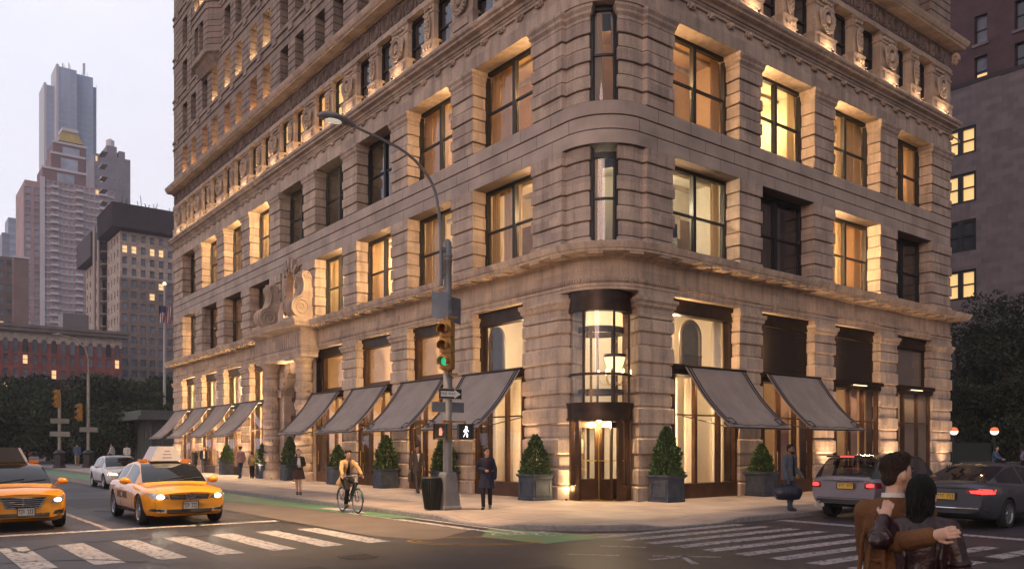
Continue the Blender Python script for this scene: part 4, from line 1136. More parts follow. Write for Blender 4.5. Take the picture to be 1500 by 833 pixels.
def scroll(uc, flip):
    mb = MB(); w = 0.42
    O = [(0.1, 8.5), (-0.75, 8.5)] + [(-0.62 + 0.52 * math.cos(R(a)), 9.02 + 0.52 * math.sin(R(a))) for a in range(-95, -275, -18)]
    O += [(-0.60, 9.66), (-0.50, 9.95), (-0.46, 10.25), (-0.52, 10.46)] + [(-0.36 + 0.22 * math.cos(R(a)), 10.62 + 0.22 * math.sin(R(a))) for a in range(200, 20, -25)]
    O += [(-0.08, 10.5), (0.0, 10.1), (0.08, 9.6), (0.1, 9.2)]
    n = len(O); vs = [(x, uc - w, z) for x, z in O] + [(x, uc + w, z) for x, z in O]
    mb.add(vs, [tuple(range(n)), tuple(range(n, 2 * n))[::-1]] + [(i, n + i, n + (i + 1) % n, (i + 1) % n) for i in range(n)])
    for y in (uc - w, uc + w):
        mb.tube([(x, y, z) for x, z in O[2:-3]], 0.055, 6)
        pts = []; rr = []
        for i in range(40):
            a = R(-95) - i * 0.36; r = 0.5 * (1 - i / 42); pts.append((-0.62 + r * math.cos(a), y, 9.02 + r * math.sin(a))); rr.append(0.06 * (1 - i / 70))
        mb.tube(pts, rr, 6)
        pts = [(-0.36 + 0.2 * (1 - i / 22) * math.cos(R(200) - i * 0.45), y, 10.62 + 0.2 * (1 - i / 22) * math.sin(R(200) - i * 0.45)) for i in range(20)]; mb.tube(pts, 0.04, 6)
    for y in (uc - 0.2, uc, uc + 0.2): mb.tube([(x - 0.01, y, z) for x, z in O[2:-6]], 0.07, 6)
    for k in range(5): mb.ell((-0.36 + 0.24 * math.cos(R(60 + k * 40)), uc + (k - 2) * 0.12, 10.66 + 0.2 * math.sin(R(60 + k * 40))), (0.12, 0.12, 0.12), 8, 6)
    mb.box(-1.2, 0.0, uc - 0.62, uc + 0.62, 8.31, 8.5)
    return mb.build('scroll', STONE_FR, por, smooth=True)
scroll(21.75, -1); scroll(26.2, 1)
mb = MB(); zc, ra, rb = 10.35, 0.62, 1.0
n = 24
E1 = lambda s, i: (PU + ra * s * math.cos(2 * PI * i / n), zc + rb * s * math.sin(2 * PI * i / n))
for i in range(n):
    (u0, z0), (u1, z1) = E1(1, i), E1(1, i + 1); (a0, b0), (a1, b1) = E1(1.3, i), E1(1.3, i + 1)
    e = -0.16 if i % 2 else -0.1
    mb.add([(e, u0, z0), (e, u1, z1), (e, a1, b1), (e, a0, b0), (0.4, u0, z0), (0.4, u1, z1), (0.3, a1, b1), (0.3, a0, b0)], [(0, 1, 2, 3), (0, 4, 5, 1), (3, 2, 6, 7), (0, 3, 7, 4), (1, 5, 6, 2)])
out = [(22.5, 8.31), (25.7, 8.31), (25.7, 11.5), (22.5, 11.5)]
for i in range(n):
    (a0, b0), (a1, b1) = E1(1.25, i), E1(1.25, i + 1)
    def sq(u, z):
        du, dz = u - PU, z - 9.9; k = min(1.6 / abs(du) if du else 99, 1.6 / abs(dz) if dz else 99); return (min(25.7, max(22.5, PU + du * k)), min(11.5, max(8.31, 9.9 + dz * k)))
    c0, c1 = sq(a0, b0), sq(a1, b1); mb.quad((0.06, a0, b0), (0.06, a1, b1), (0.06, *c1), (0.06, *c0))
for k in range(-2, 3):
    a = R(90 + k * 24); mb.bar((-0.12, PU + 0.8 * math.cos(a), zc + 1.2 * math.sin(a)), (-0.12, PU + 1.25 * math.cos(a), zc + 1.75 * math.sin(a)), 0.26 if k == 0 else 0.2, 0.2)
for s in (-1, 1): mb.tube([(-0.15, PU + s * 0.9, 8.5), (-0.15, PU + s * 1.15, 9.2), (-0.12, PU + s * 1.0, 9.8)], [0.3, 0.2, 0.1], 8)
mb.build('oval_window_surround', STONE_FR, por)
g = MB(); g.poly([(0.3, *E1(1.02, i)) for i in range(n)]); g.build('oval_pane', emis('oval_glow', (0.9, 0.5, 0.2), 0.35), por)
uplight((-0.1, 24.85, 8.9), 3, (1.0, 0.62, 0.28), up=0.12)

# ================================================================== awnings
AWN = mat('taupe_canvas', (0.27, 0.228, 0.21), 0.9, var=0.12, scale=1.6, bump=0.15, bscale=120, stretch=(1, 1, 0.5))
AWT = mat('black_braid', (0.012, 0.012, 0.012), 0.8, var=0)
def awning(side, u0, u1, label):
    o = empty('awning', P(side, (u0 + u1) / 2, -0.2, 4.5), 0, label, 'awning', 'grey awnings over the shop windows')
    L = o.location
    def S(u, t, off=0.0):
        d = lerp(-0.2, -2.02, t); z = lerp(4.55, 2.5, t) - 0.22 * math.sin(PI * t) * (1 - 0.35 * t)
        rip = 0.012 * math.sin((u - u0) * 5.1 + t * 2.0 + u0) + 0.010 * math.sin((u - u0) * 11.0 - t * 5) * t
        sagu = -0.035 * math.sin(PI * (u - u0) / (u1 - u0)) * math.sin(PI * min(1, t * 1.1))
        z += rip + sagu; d -= off * 0.72; z += off * 0.7
        p = P(side, u, d, z); return Vector(p) - L
    n = 14
    mb = MB()
    for i in range(n):
        for off, rev in ((0.0, False), (-0.02, True)):
            nu = 18
            for j in range(nu):
                ua, ub = lerp(u0, u1, j / nu), lerp(u0, u1, (j + 1) / nu)
                mb.quad(S(ua, i / n, off), S(ub, i / n, off), S(ub, (i + 1) / n, off), S(ua, (i + 1) / n, off))
        for u in (u0, u1): mb.quad(S(u, i / n, 0), S(u, i / n, -0.02), S(u, (i + 1) / n, -0.02), S(u, (i + 1) / n, 0))
    for j in range(18):
        ua, ub = lerp(u0, u1, j / 18), lerp(u0, u1, (j + 1) / 18); dn = Vector((0, 0, -0.045))
        mb.quad(S(ua, 1.0, 0), S(ub, 1.0, 0), S(ub, 1.0, 0) + dn, S(ua, 1.0, 0) + dn)
    c = mb.build('canvas', AWN, o, smooth=True, recalc=False)
    t = MB()
    def strip(pts, w):
        for (ua, ta), (ub, tb) in zip(pts, pts[1:]):
            k = 14 if abs(tb - ta) > 0.3 else 4
            for q in range(k):
                a = (lerp(ua, ub, q / k), lerp(ta, tb, q / k)); b = (lerp(ua, ub, (q + 1) / k), lerp(ta, tb, (q + 1) / k))
                du, dt = b[0] - a[0], (b[1] - a[1]) * 2.8; l = math.hypot(du, dt); nu_, nt_ = -dt / l * w / 2, du / l * w / 2 / 2.8
                t.quad(S(a[0] + nu_, a[1] + nt_, 0.016), S(a[0] - nu_, a[1] - nt_, 0.016), S(b[0] - nu_, b[1] - nt_, 0.016), S(b[0] + nu_, b[1] + nt_, 0.016))
    for ua, sg in ((u0, 1), (u1, -1)):
        strip([(ua + sg * 0.09, 0.0), (ua + sg * 0.10, 0.93), ], 0.075)
        strip([(ua + sg * 0.23, 0.0), (ua + sg * 0.23, 0.82), (ua + sg * 0.46, 0.82), (ua + sg * 0.46, 0.93), (ua + sg * 0.23, 0.93), (ua + sg * 0.23, 0.88), (ua + sg * 0.02, 0.88)], 0.06)
    strip([(lerp(u0 + 0.2, u1 - 0.2, q / 9), 0.955) for q in range(10)], 0.035)
    t.build('braid', AWT, o, recalc=False)
    fr = MB()
    fr.tube([S(u0, 1.0, -0.02), S(u1, 1.0, -0.02)], 0.028, 6); fr.tube([S(u0, 0.0, 0.02), S(u1, 0.0, 0.02)], 0.04, 6)
    for u in (u0 + 0.03, u1 - 0.03): fr.tube([Vector(P(side, u, -0.05, 2.9)) - L, S(u, 1.0, -0.03)], 0.018, 6)
    fr.build('frame', BRONZE, o)
    return o
AL = ['first grey awning left of the rounded corner, beside the street lamp pole', 'second grey awning left of the corner, behind the traffic light post', 'third grey awning left of the corner, above the cyclist',
      'grey awning just right of the carved avenue doorway', 'grey awning just left of the carved avenue doorway', 'second grey awning beyond the carved doorway', 'third grey awning beyond the carved doorway', 'last small grey awning at the far end of the avenue front']
for u, w, lb in zip((3.9, 8.6, 13.2, 17.85, 28.3, 32.9, 37.55, 42.2), (3.5, 3.4, 3.4, 3.25, 3.4, 3.4, 3.4, 3.4), AL): awning('L', u, u + w, lb)
awning('R', 3.6, 6.85, 'grey awning on the side street just right of the corner entrance')
awning('R', 8.1, 11.65, 'grey awning above the silver car and the man with a bag')

# ================================================================== ground, pavements, markings
def road_mat():
    m, n, b = nt_new('asphalt')
    tc = n.nodes.new('ShaderNodeTexCoord')
    def noise(sc_, det, st=None):
        src = tc.outputs['Object']
        if st:
            mp = n.nodes.new('ShaderNodeMapping'); mp.inputs['Scale'].default_value = st; n.links.new(src, mp.inputs[0]); src = mp.outputs[0]
        q = n.nodes.new('ShaderNodeTexNoise'); q.inputs['Scale'].default_value = sc_; q.inputs['Detail'].default_value = det; q.inputs['Roughness'].default_value = 0.65
        n.links.new(src, q.inputs[0]); return q.outputs['Fac']
    def ramp(f, a, c, p0, p1):
        rp = n.nodes.new('ShaderNodeValToRGB'); rp.color_ramp.elements[0].position = p0; rp.color_ramp.elements[1].position = p1
        rp.color_ramp.elements[0].color = (*a, 1); rp.color_ramp.elements[1].color = (*c, 1); n.links.new(f, rp.inputs[0]); return rp.outputs[0]
    def mul(a, c):
        mu = n.nodes.new('ShaderNodeMix'); mu.data_type = 'RGBA'; mu.blend_type = 'MULTIPLY'; mu.inputs[0].default_value = 1
        n.links.new(a, mu.inputs[6]); n.links.new(c, mu.inputs[7]); return mu.outputs[2]
    base = ramp(noise(0.25, 7), (0.024, 0.020, 0.024), (0.046, 0.039, 0.045), 0.35, 0.66)
    wear = ramp(noise(0.5, 5, (1.0, 0.08, 1)), (0.75, 0.75, 0.75), (1.12, 1.1, 1.1), 0.38, 0.6)
    grit = ramp(noise(60, 2), (0.7, 0.7, 0.7), (1.25, 1.25, 1.25), 0.35, 0.65)
    def vor(sc_, feat, st=None):
        v = n.nodes.new('ShaderNodeTexVoronoi'); v.feature = feat; v.inputs['Scale'].default_value = sc_
        wz = n.nodes.new('ShaderNodeTexNoise'); wz.inputs['Scale'].default_value = 1.4; wz.inputs['Detail'].default_value = 5
        n.links.new(tc.outputs['Object'], wz.inputs[0])
        ma = n.nodes.new('ShaderNodeVectorMath'); ma.operation = 'MULTIPLY_ADD'; ma.inputs[1].default_value = (0.9, 0.9, 0); n.links.new(wz.outputs['Color'], ma.inputs[0]); n.links.new(tc.outputs['Object'], ma.inputs[2])
        n.links.new(ma.outputs[0], v.inputs['Vector']); return v
    crack = ramp(vor(0.33, 'DISTANCE_TO_EDGE').outputs['Distance'], (0.35, 0.33, 0.33), (1, 1, 1), 0.004, 0.016)
    cm_ = n.nodes.new('ShaderNodeMix'); cm_.data_type = 'RGBA'; cm_.inputs[6].default_value = (1, 1, 1, 1)
    n.links.new(ramp(noise(0.13, 3), (0, 0, 0), (1, 1, 1), 0.48, 0.56), cm_.inputs[0]); n.links.new(crack, cm_.inputs[7])
    pb = n.nodes.new('ShaderNodeTexBrick'); pb.inputs['Scale'].default_value = 1; pb.inputs['Brick Width'].default_value = 5.3; pb.inputs['Row Height'].default_value = 3.4; pb.inputs['Mortar Size'].default_value = 0.025
    pb.inputs['Color1'].default_value = (0.72, 0.72, 0.73, 1); pb.inputs['Color2'].default_value = (1.12, 1.1, 1.1, 1); pb.inputs['Mortar'].default_value = (0.5, 0.48, 0.48, 1)
    n.links.new(tc.outputs['Object'], pb.inputs[0])
    oil = ramp(noise(0.9, 4, (1.2, 0.35, 1)), (0.55, 0.54, 0.55), (1, 1, 1), 0.34, 0.46)
    n.links.new(mul(mul(mul(mul(mul(base, wear), grit), cm_.outputs[2]), pb.outputs['Color']), oil), b.inputs['Base Color'])
    rr = n.nodes.new('ShaderNodeMapRange'); rr.inputs[3].default_value = 0.38; rr.inputs[4].default_value = 0.66
    n.links.new(noise(0.4, 6), rr.inputs[0]); n.links.new(rr.outputs[0], b.inputs['Roughness'])
    bp = n.nodes.new('ShaderNodeBump'); bp.inputs['Strength'].default_value = 0.5; bp.inputs['Distance'].default_value = 0.012
    n.links.new(noise(55, 3), bp.inputs['Height']); n.links.new(bp.outputs[0], b.inputs['Normal'])
    return m
ROAD = road_mat()
mb = MB(); mb.quad((-900, -300, 0), (900, -300, 0), (900, 1500, 0), (-900, 1500, 0))
tag(mb.build('road', ROAD), kind='structure')
PAVE = brick('pavement_flags', (0.36, 0.28, 0.24), (0.31, 0.245, 0.215), (0.13, 0.105, 0.09), 1.0, 1.5, 1.5, 0.7, 0.012, vec='ground', bump=0.2)
KERB = mat('granite_kerb', (0.20, 0.18, 0.175), 0.75, var=0.2, scale=8, bump=0.2)
out = [(-6.4, 62.0), (-6.4, -0.5)]
AC = (-3.2, -2.4)
for i in range(13):
    a = R(180 + 90 * i / 12); out.append((-3.2 + 3.2 * math.cos(a), -2.4 + 3.2 * math.sin(a)))
kerb_path = [(-6.4, 58.0)] + [(-6.4, -0.3)] + [(-3.2 + 3.2 * math.cos(R(180 + 90 * i / 14)), -2.5 + 3.15 * math.sin(R(180 + 90 * i / 14))) for i in range(15)] + [(36.0, -5.65)]
def kz(x, y):
    """pavement level: full kerb height except at the two dropped crossings"""
    z = 0.13
    for cx, cy, r in ((-6.35, -2.1, 1.5), (-2.5, -5.6, 1.7)):
        d = math.hypot(x - cx, y - cy)
        if d < r: z = min(z, 0.035 + (0.095) * (max(0, d - r * 0.55) / (r * 0.45)) )
    return z
dense = []
for a, b in zip(kerb_path, kerb_path[1:]):
    L = math.hypot(b[0] - a[0], b[1] - a[1]); near = abs(a[1]) < 8 or abs(b[1]) < 8
    k = 1
    if near: k = max(1, int(L / 0.3)) if L < 60 else 1
    for i in range(k): dense.append((lerp(a[0], b[0], i / k), lerp(a[1], b[1], i / k)))
dense.append(kerb_path[-1])
mb = MB(); kb = MB()
inner1 = [];
vs = []; rows = []
Pd = [Vector(p) for p in dense]
nrm = []
for i in range(len(Pd)):
    d1 = (Pd[i] - Pd[i - 1]).normalized() if i else (Pd[1] - Pd[0]).normalized(); d2 = (Pd[i + 1] - Pd[i]).normalized() if i < len(Pd) - 1 else d1
    t = (d1 + d2).normalized(); nrm.append(Vector((-t.y, t.x)))
offs = (0.15, 0.5, 0.9, 1.4, 2.2, 3.0)
for p, q in zip(Pd, nrm): rows.append([(p.x + q.x * o, p.y + q.y * o, kz(p.x + q.x * o, p.y + q.y * o)) for o in offs])
for i in range(len(rows) - 1):
    for j in range(len(offs) - 1): mb.quad(rows[i][j], rows[i][j + 1], rows[i + 1][j + 1], rows[i + 1][j])
ip = [r[-1] for r in rows]
mb.poly([(x, y, 0.13) for x, y, z in ip] + [(36, 58, 0.13)])
tag(mb.build('pavement', PAVE), kind='structure')
for i in range(len(Pd) - 1):
    A = []
    for k in (i, i + 1):
        p, q = Pd[k], nrm[k]; z = kz(p.x, p.y); zi = kz(p.x + q.x * 0.15, p.y + q.y * 0.15)
        A.append([(p.x - q.x * 0.01, p.y - q.y * 0.01, -0.05), (p.x, p.y, z - 0.02), (p.x + q.x * 0.02, p.y + q.y * 0.02, z + 0.003), (p.x + q.x * 0.15, p.y + q.y * 0.15, zi + 0.003)])
    for j in range(3): kb.quad(A[0][j], A[1][j], A[1][j + 1], A[0][j + 1])
tag(kb.build('kerb', KERB), kind='structure')
def slab(name, pts, material, z0=-0.02, z1=0.13):
    m = MB(); m.prism(pts, z0, z1); return tag(m.build(name, material), kind='structure')
slab('far_pavement', [(-5.9, 59.6), (40, 59.6), (60, 160), (-5.9, 160)], mat('pale_plaza', (0.24, 0.2, 0.2), 0.8, var=0.1, scale=0.5))
slab('west_pavement', [(-40, -300), (-30, -300), (-30, 900), (-40, 900)], mat('grey_flags', (0.2, 0.18, 0.18), 0.8, var=0.1, scale=0.5))
slab('east_pavement', [(37.5, -5.6), (80, -5.6), (80, 58), (52, 58)], mat('grey_flags', (0.2, 0.18, 0.18), 0.8, var=0.1, scale=0.5))

def worn(name, rgb, keep=0.55, rough=0.75, scale=9.0, base=(0.05, 0.045, 0.047)):
    """road paint worn through to the asphalt in flakes"""
    if name in MATS: return MATS[name]
    m, n, b = nt_new(name); b.inputs['Roughness'].default_value = rough
    tc = n.nodes.new('ShaderNodeTexCoord')
    q = n.nodes.new('ShaderNodeTexNoise'); q.inputs['Scale'].default_value = scale; q.inputs['Detail'].default_value = 8; q.inputs['Roughness'].default_value = 0.7
    n.links.new(tc.outputs['Object'], q.inputs[0])
    rp = n.nodes.new('ShaderNodeValToRGB'); rp.color_ramp.elements[0].position = keep - 0.05; rp.color_ramp.elements[1].position = keep + 0.05
    q2 = n.nodes.new('ShaderNodeTexNoise'); q2.inputs['Scale'].default_value = 1.3; q2.inputs['Detail'].default_value = 6
    n.links.new(tc.outputs['Object'], q2.inputs[0])
    r2 = n.nodes.new('ShaderNodeValToRGB'); r2.color_ramp.elements[0].position = 0.3; r2.color_ramp.elements[1].position = 0.7
    r2.color_ramp.elements[0].color = (*[c * 0.72 for c in rgb], 1); r2.color_ramp.elements[1].color = (*rgb, 1)
    n.links.new(q2.outputs['Fac'], r2.inputs[0])
    n.links.new(q.outputs['Fac'], rp.inputs[0])
    mx = n.nodes.new('ShaderNodeMix'); mx.data_type = 'RGBA'
    n.links.new(rp.outputs[0], mx.inputs[0]); n.links.new(r2.outputs[0], mx.inputs[6]); mx.inputs[7].default_value = (*base, 1)
    n.links.new(mx.outputs[2], b.inputs['Base Color'])
    MATS[name] = m; return m
WHITE = worn('worn_white_paint', (0.50, 0.44, 0.42), 0.56)
WHITE2 = worn('faded_white_paint', (0.38, 0.32, 0.33), 0.545)
GREEN = worn('green_lane_paint', (0.095, 0.20, 0.10), 0.66, 0.6, 5)
TAN = worn('tan_lane_surface', (0.14, 0.105, 0.088), 0.70, 0.6, 4)
YEL = worn('faded_yellow_paint', (0.3, 0.16, 0.04), 0.6)
def sheet(name, pts, material, z=0.004):
    m = MB(); m.poly([(x, y, z) for x, y in pts]); return tag(m.build(name, material), kind='structure')
sheet('cycle_lane', [(-6.42, 58), (-8.6, 58), (-8.3, 11), (-7.45, 6.2), (-7.2, 0.9), (-6.42, 0.2)], GREEN)
sheet('tan_lane', [(-8.65, 58), (-9.5, 58), (-9.5, -2.8), (-8.9, -4.3), (-7.25, -3.2), (-7.25, 0.9), (-7.5, 6.2), (-8.35, 11)], TAN)
mb = MB()
for a, b in ((-6.5, -6.62), (-6.95, -7.1)): mb.poly([(a, 0.3, 0.006), (b, 0.3, 0.006), (b, -4.4, 0.006), (a, -4.4 + 0.2, 0.006)])
mb.poly([(-7.13, 3.0, 0.008), (-7.21, 3.0, 0.008), (-7.21, -3.2, 0.008), (-7.13, -3.2, 0.008)])
tag(mb.build('lane_lines', WHITE), kind='structure')
mb = MB()
for x in (-9.5, -9.62): mb.poly([(x, 40, 0.006), (x - 0.05, 40, 0.006), (x - 0.05, -2.9, 0.006), (x, -2.9, 0.006)])
tag(mb.build('road_seam', mat('tar_seam', (0.018, 0.016, 0.016), 0.5, var=0)), kind='structure')
sheet('lane_mark', [(-6.5, 4.9), (-7.05, 5.0), (-7.05, 2.9), (-6.85, 2.4), (-6.6, 3.2)], WHITE, 0.008)
mb = MB()
for k in range(13):
    x = -15.68 + 0.962 * k if k < 7 else None
    xs = -15.68 + 0.962 * k
    if xs > -9.6: break
    mb.poly([(xs - 0.24, -0.55, 0.006), (xs - 0.22, -3.95, 0.006), (xs + 0.24, -3.95, 0.006), (xs + 0.22, -0.55, 0.006)])
for k in range(1, 16):
    xs = -15.68 - 0.962 * k; mb.poly([(xs - 0.24, -0.55, 0.006), (xs - 0.22, -3.95, 0.006), (xs + 0.24, -3.95, 0.006), (xs + 0.22, -0.55, 0.006)])
tag(mb.build('avenue_crossing', WHITE), kind='structure')
sheet('stop_line', [(-30, 2.22), (-9.65, 1.95), (-9.65, 1.62), (-30, 1.85)], WHITE, 0.006)
mb = MB(); mb.poly([(-13.46, 1.98, 0.007), (-13.6, 1.98, 0.007), (-13.6, 12, 0.007), (-13.46, 12, 0.007)])
for k in range(8): mb.poly([(-13.46, 15 + k * 6, 0.007), (-13.6, 15 + k * 6, 0.007), (-13.6, 18 + k * 6, 0.007), (-13.46, 18 + k * 6, 0.007)])
tag(mb.build('lane_line', WHITE2), kind='structure')
mb = MB()
for k in range(10):
    y = -5.93 - 0.70 * k; xe = (-1.25, -1.2, -1.14, -1.2, -1.3, -1.4, -1.3, -1.3, -1.3, -1.3)[k]
    mb.poly([(-5.9, y + 0.16, 0.006), (-5.9, y - 0.16, 0.006), (xe, y - 0.22, 0.006), (xe, y + 0.1, 0.006)])
tag(mb.build('street_crossing', WHITE2), kind='structure')
sheet('street_stop_line', [(0.3, -5.9), (0.3, -15), (0.7, -15), (0.7, -5.9)], WHITE2, 0.006)
sheet('cycle_box', [(-6.55, -3.0), (-7.75, -4.35), (-7.55, -6.15), (-5.75, -6.05), (-5.95, -4.7)], GREEN, 0.005)
mb = MB()
cx, cy = -6.75, -4.75
def road_bike(mb, cx, cy, s, rz, z=0.009):
    c, q = math.cos(rz), math.sin(rz)
    T = lambda x, y: (cx + (x * c - y * q) * s, cy + (x * q + y * c) * s, z)
    def ringf(x, y, r, w):
        n = 20
        for i in range(n):
            a, b = 2 * PI * i / n, 2 * PI * (i + 1) / n
            mb.add([T(x + r * math.cos(a), y + r * math.sin(a)), T(x + r * math.cos(b), y + r * math.sin(b)), T(x + (r - w) * math.cos(b), y + (r - w) * math.sin(b)), T(x + (r - w) * math.cos(a), y + (r - w) * math.sin(a))], [(0, 1, 2, 3)])
    def st(a, b, w=0.07):
        d = Vector((b[0] - a[0], b[1] - a[1])).normalized() * w / 2; n_ = (-d.y, d.x)
        mb.add([T(a[0] + n_[0], a[1] + n_[1]), T(a[0] - n_[0], a[1] - n_[1]), T(b[0] - n_[0], b[1] - n_[1]), T(b[0] + n_[0], b[1] + n_[1])], [(0, 1, 2, 3)])
    ringf(-0.55, 0, 0.34, 0.07); ringf(0.55, 0, 0.34, 0.07)
    for a, b in (((-0.55, 0), (-0.2, 0.5)), ((-0.2, 0.5), (0.4, 0.5)), ((0.4, 0.5), (0.0, 0.0)), ((0.0, 0.0), (-0.55, 0.0)), ((0.0, 0.0), (-0.25, 0.62)), ((0.55, 0), (0.36, 0.68)), ((0.36, 0.68), (0.55, 0.72)), ((-0.4, 0.62), (-0.12, 0.62))): st(a, b)
road_bike(mb, -6.75, -4.6, 0.85, R(-40))
tag(mb.build('cycle_sign', WHITE), kind='structure')
mb = MB()
def arcstrip(mb, cx, cy, rx, ry, w, a0, a1, z=0.006, rot=0, n=40):
    for i in range(n):
        P4 = []
        for a, k in ((lerp(a0, a1, i / n), 0), (lerp(a0, a1, (i + 1) / n), 0), (lerp(a0, a1, (i + 1) / n), 1), (lerp(a0, a1, i / n), 1)):
            x = (rx - k * w) * math.cos(R(a)); y = (ry - k * w) * math.sin(R(a)); c, s = math.cos(rot), math.sin(rot)
            P4.append((cx + x * c - y * s, cy + x * s + y * c, z))
        mb.add(P4, [(0, 1, 2, 3)])
arcstrip(mb, -8.3, -4.9, 1.35, 0.75, 0.09, 0, 360, rot=R(-38)); arcstrip(mb, -8.3, -4.9, 1.15, 0.55, 0.06, 0, 360, rot=R(-38))
tag(mb.build('faded_ring', YEL), kind='structure')
mb = MB()
def dash(x0, y0, x1, y1, w, z=0.006):
    d = Vector((x1 - x0, y1 - y0)).normalized(); n_ = Vector((-d.y, d.x)) * w / 2
    mb.poly([(x0 + n_.x, y0 + n_.y, z), (x0 - n_.x, y0 - n_.y, z), (x1 - n_.x, y1 - n_.y, z), (x1 + n_.x, y1 + n_.y, z)])
for a in ((-8.2, -7.5, -7.6, -8.2), (-7.2, -8.6, -6.4, -9.4), (-8.6, -9.6, -7.6, -10.4), (-6.9, -7.0, -6.4, -7.7), (-7.4, -9.7, -6.9, -9.0), (-7.6, -8.9, -6.7, -9.0)): dash(*a, 0.12)
tag(mb.build('arrow_marks', WHITE2), kind='structure')
for x, y in ((-11.2, -5.6), (-12.4, 8.0), (-3.2, -12.2)):
    m = MB(); m.lathe([(0.0, 0.010), (0.33, 0.010), (0.34, 0.004), (0.36, 0.004)], 24, (0, 0, 0))
    for i in range(7): m.box(-0.28 + i * 0.08, -0.25 + i * 0.08, -0.22, 0.22, 0.010, 0.014)
    o = m.build('manhole_cover', mat('worn_iron', (0.05, 0.045, 0.045), 0.5, 0.7, var=0.3)); o.location = (x, y, 0)
    tag(o, 'round iron manhole cover in the asphalt ' + ('of the junction, left of the pale arrows' if -8 < y < 0 else 'behind the yellow taxi with lights on' if y > 0 else 'among the side street crossing bars'), 'manhole cover')

rnd = random.Random(11); mb = MB()
for k in range(26):
    x, y = rnd.uniform(-20, -2), rnd.uniform(-15, 12)
    if x > -7.4 and y > -4.5: continue
    a = rnd.choice((0, PI / 2)) + rnd.gauss(0, 0.25); pts = [(x, y)]
    for i in range(rnd.randint(4, 10)): a += rnd.gauss(0, 0.28); pts.append((pts[-1][0] + 0.45 * math.cos(a), pts[-1][1] + 0.45 * math.sin(a)))
    for (x0, y0), (x1, y1) in zip(pts, pts[1:]):
        if (x1 > -9.7 and y1 > -3) or x1 > 30: continue
        d = Vector((x1 - x0, y1 - y0)).normalized(); w = 0.03 + 0.012 * rnd.random(); n_ = Vector((-d.y, d.x)) * w
        mb.poly([(x0 + n_.x, y0 + n_.y, 0.0085), (x0 - n_.x, y0 - n_.y, 0.0085), (x1 - n_.x, y1 - n_.y, 0.0085), (x1 + n_.x, y1 + n_.y, 0.0085)])
tag(mb.build('tar_lines', MATS['tar_seam']), kind='structure')
mb = MB()
for x0, y0, x1, y1 in ((-14.6, -9.0, -12.2, -6.2), (-10.4, -12.5, -9.2, -8.4), (-12.9, 9.5, -10.6, 14.5), (-4.2, -11.0, -1.9, -9.9), (-16.5, -5.9, -15.1, -4.4)): mb.poly([(x0, y0, 0.003), (x1, y0, 0.003), (x1, y1, 0.003), (x0, y1, 0.003)])
tag(mb.build('road_patch', mat('patch_asphalt', (0.026, 0.023, 0.026), 0.6, var=0.25, scale=30, bump=0.3, bscale=60)), kind='structure')

# ================================================================== street furniture
STEEL = mat('painted_steel', (0.19, 0.185, 0.19), 0.5, 0.3, var=0.12, scale=3)
SIGNBACK = mat('sign_back', (0.16, 0.175, 0.205), 0.45, 0.5, var=0.1)
OCHRE = mat('signal_ochre', (0.26, 0.13, 0.018), 0.5, 0.0, var=0.15)
BLACKP = mat('black_paint', (0.012, 0.012, 0.013), 0.5, var=0.1)
WHITEP = mat('white_sign', (0.72, 0.70, 0.66), 0.5, var=0.05)
PX, PY = -5.13, 0.9
SL = empty('street_lamp', (PX, PY, G0), 0, 'tall grey street lamp with curved arm and tapered base at the corner', 'street lamp')
mb = MB(); mb.lathe([(0, 0), (0.40, 0), (0.40, 0.06), (0.36, 0.12), (0.25, 0.98), (0.22, 1.03), (0.0, 1.05)], 4, (0, 0, 0), R(45), R(405)); b_ = mb.build('base', STEEL, SL)
mb = MB(); mb.lathe([(0.13, 1.0), (0.125, 5.6), (0.11, 5.62), (0.11, 6.85), (0.135, 6.88), (0.135, 6.93), (0.115, 6.95), (0.115, 7.0), (0.135, 7.02), (0.135, 7.07), (0.11, 7.1), (0.10, 7.42), (0.05, 7.5), (0, 7.52)], 14); mb.build('pole', STEEL, SL, smooth=True)
mb = MB()
ap = []
for i in range(21):
    t = i / 20
    x = smooth_interp([(0, -0.22), (0.25, -0.23), (0.5, -0.42), (0.75, -1.3), (1.0, -3.0)], t)
    z = smooth_interp([(0, 6.2), (0.25, 7.5), (0.5, 8.75), (0.75, 9.6), (1.0, 9.98)], t)
    ap.append((x, 0, z))
mb.tube(ap, [lerp(0.05, 0.034, i / 20) for i in range(21)], 8)
for z in (6.5, 7.15): mb.box(-0.24, 0.0, -0.05, 0.05, z, z + 0.1)
mb.build('arm', STEEL, SL, smooth=True)
mb = MB(); mb.tube([(-2.85, 0, 9.97), (-3.0, 0, 10.0), (-3.15, 0, 10.03), (-3.45, 0, 10.04), (-3.75, 0, 10.02), (-3.86, 0, 9.99)], [(0.05, 0.05), (0.08, 0.08), (0.10, 0.15), (0.11, 0.185), (0.09, 0.15), (0.03, 0.06)], 12)
hd = mb.build('lamp_head', STEEL, SL, smooth=True)
mb = MB(); mb.ell((-3.45, 0, 9.95), (0.25, 0.135, 0.05), 14, 6); mb.build('lens', emis('lamp_lens', (1.0, 0.95, 0.82), 0.3), hd, smooth=True)
lamp('street_light', 'SPOT', (-3.45, 0, 9.85), 8500, (1.0, 0.66, 0.34), hd, 0.18, direction=(-0.12, 0.1, -1), spot=R(96), blend=1.0)
mb = MB(); mb.box(-0.145, -0.12, -0.05, 0.05, 0.45, 0.75)
def sign(name, label, cat, loc, rz, w, h, material, th=0.012, group=None):
    o = empty(name, loc, rz, label, cat, group)
    m = MB(); m.box(-w / 2, w / 2, -th, 0, -h / 2, h / 2); m.build('plate', material, o)
    return o
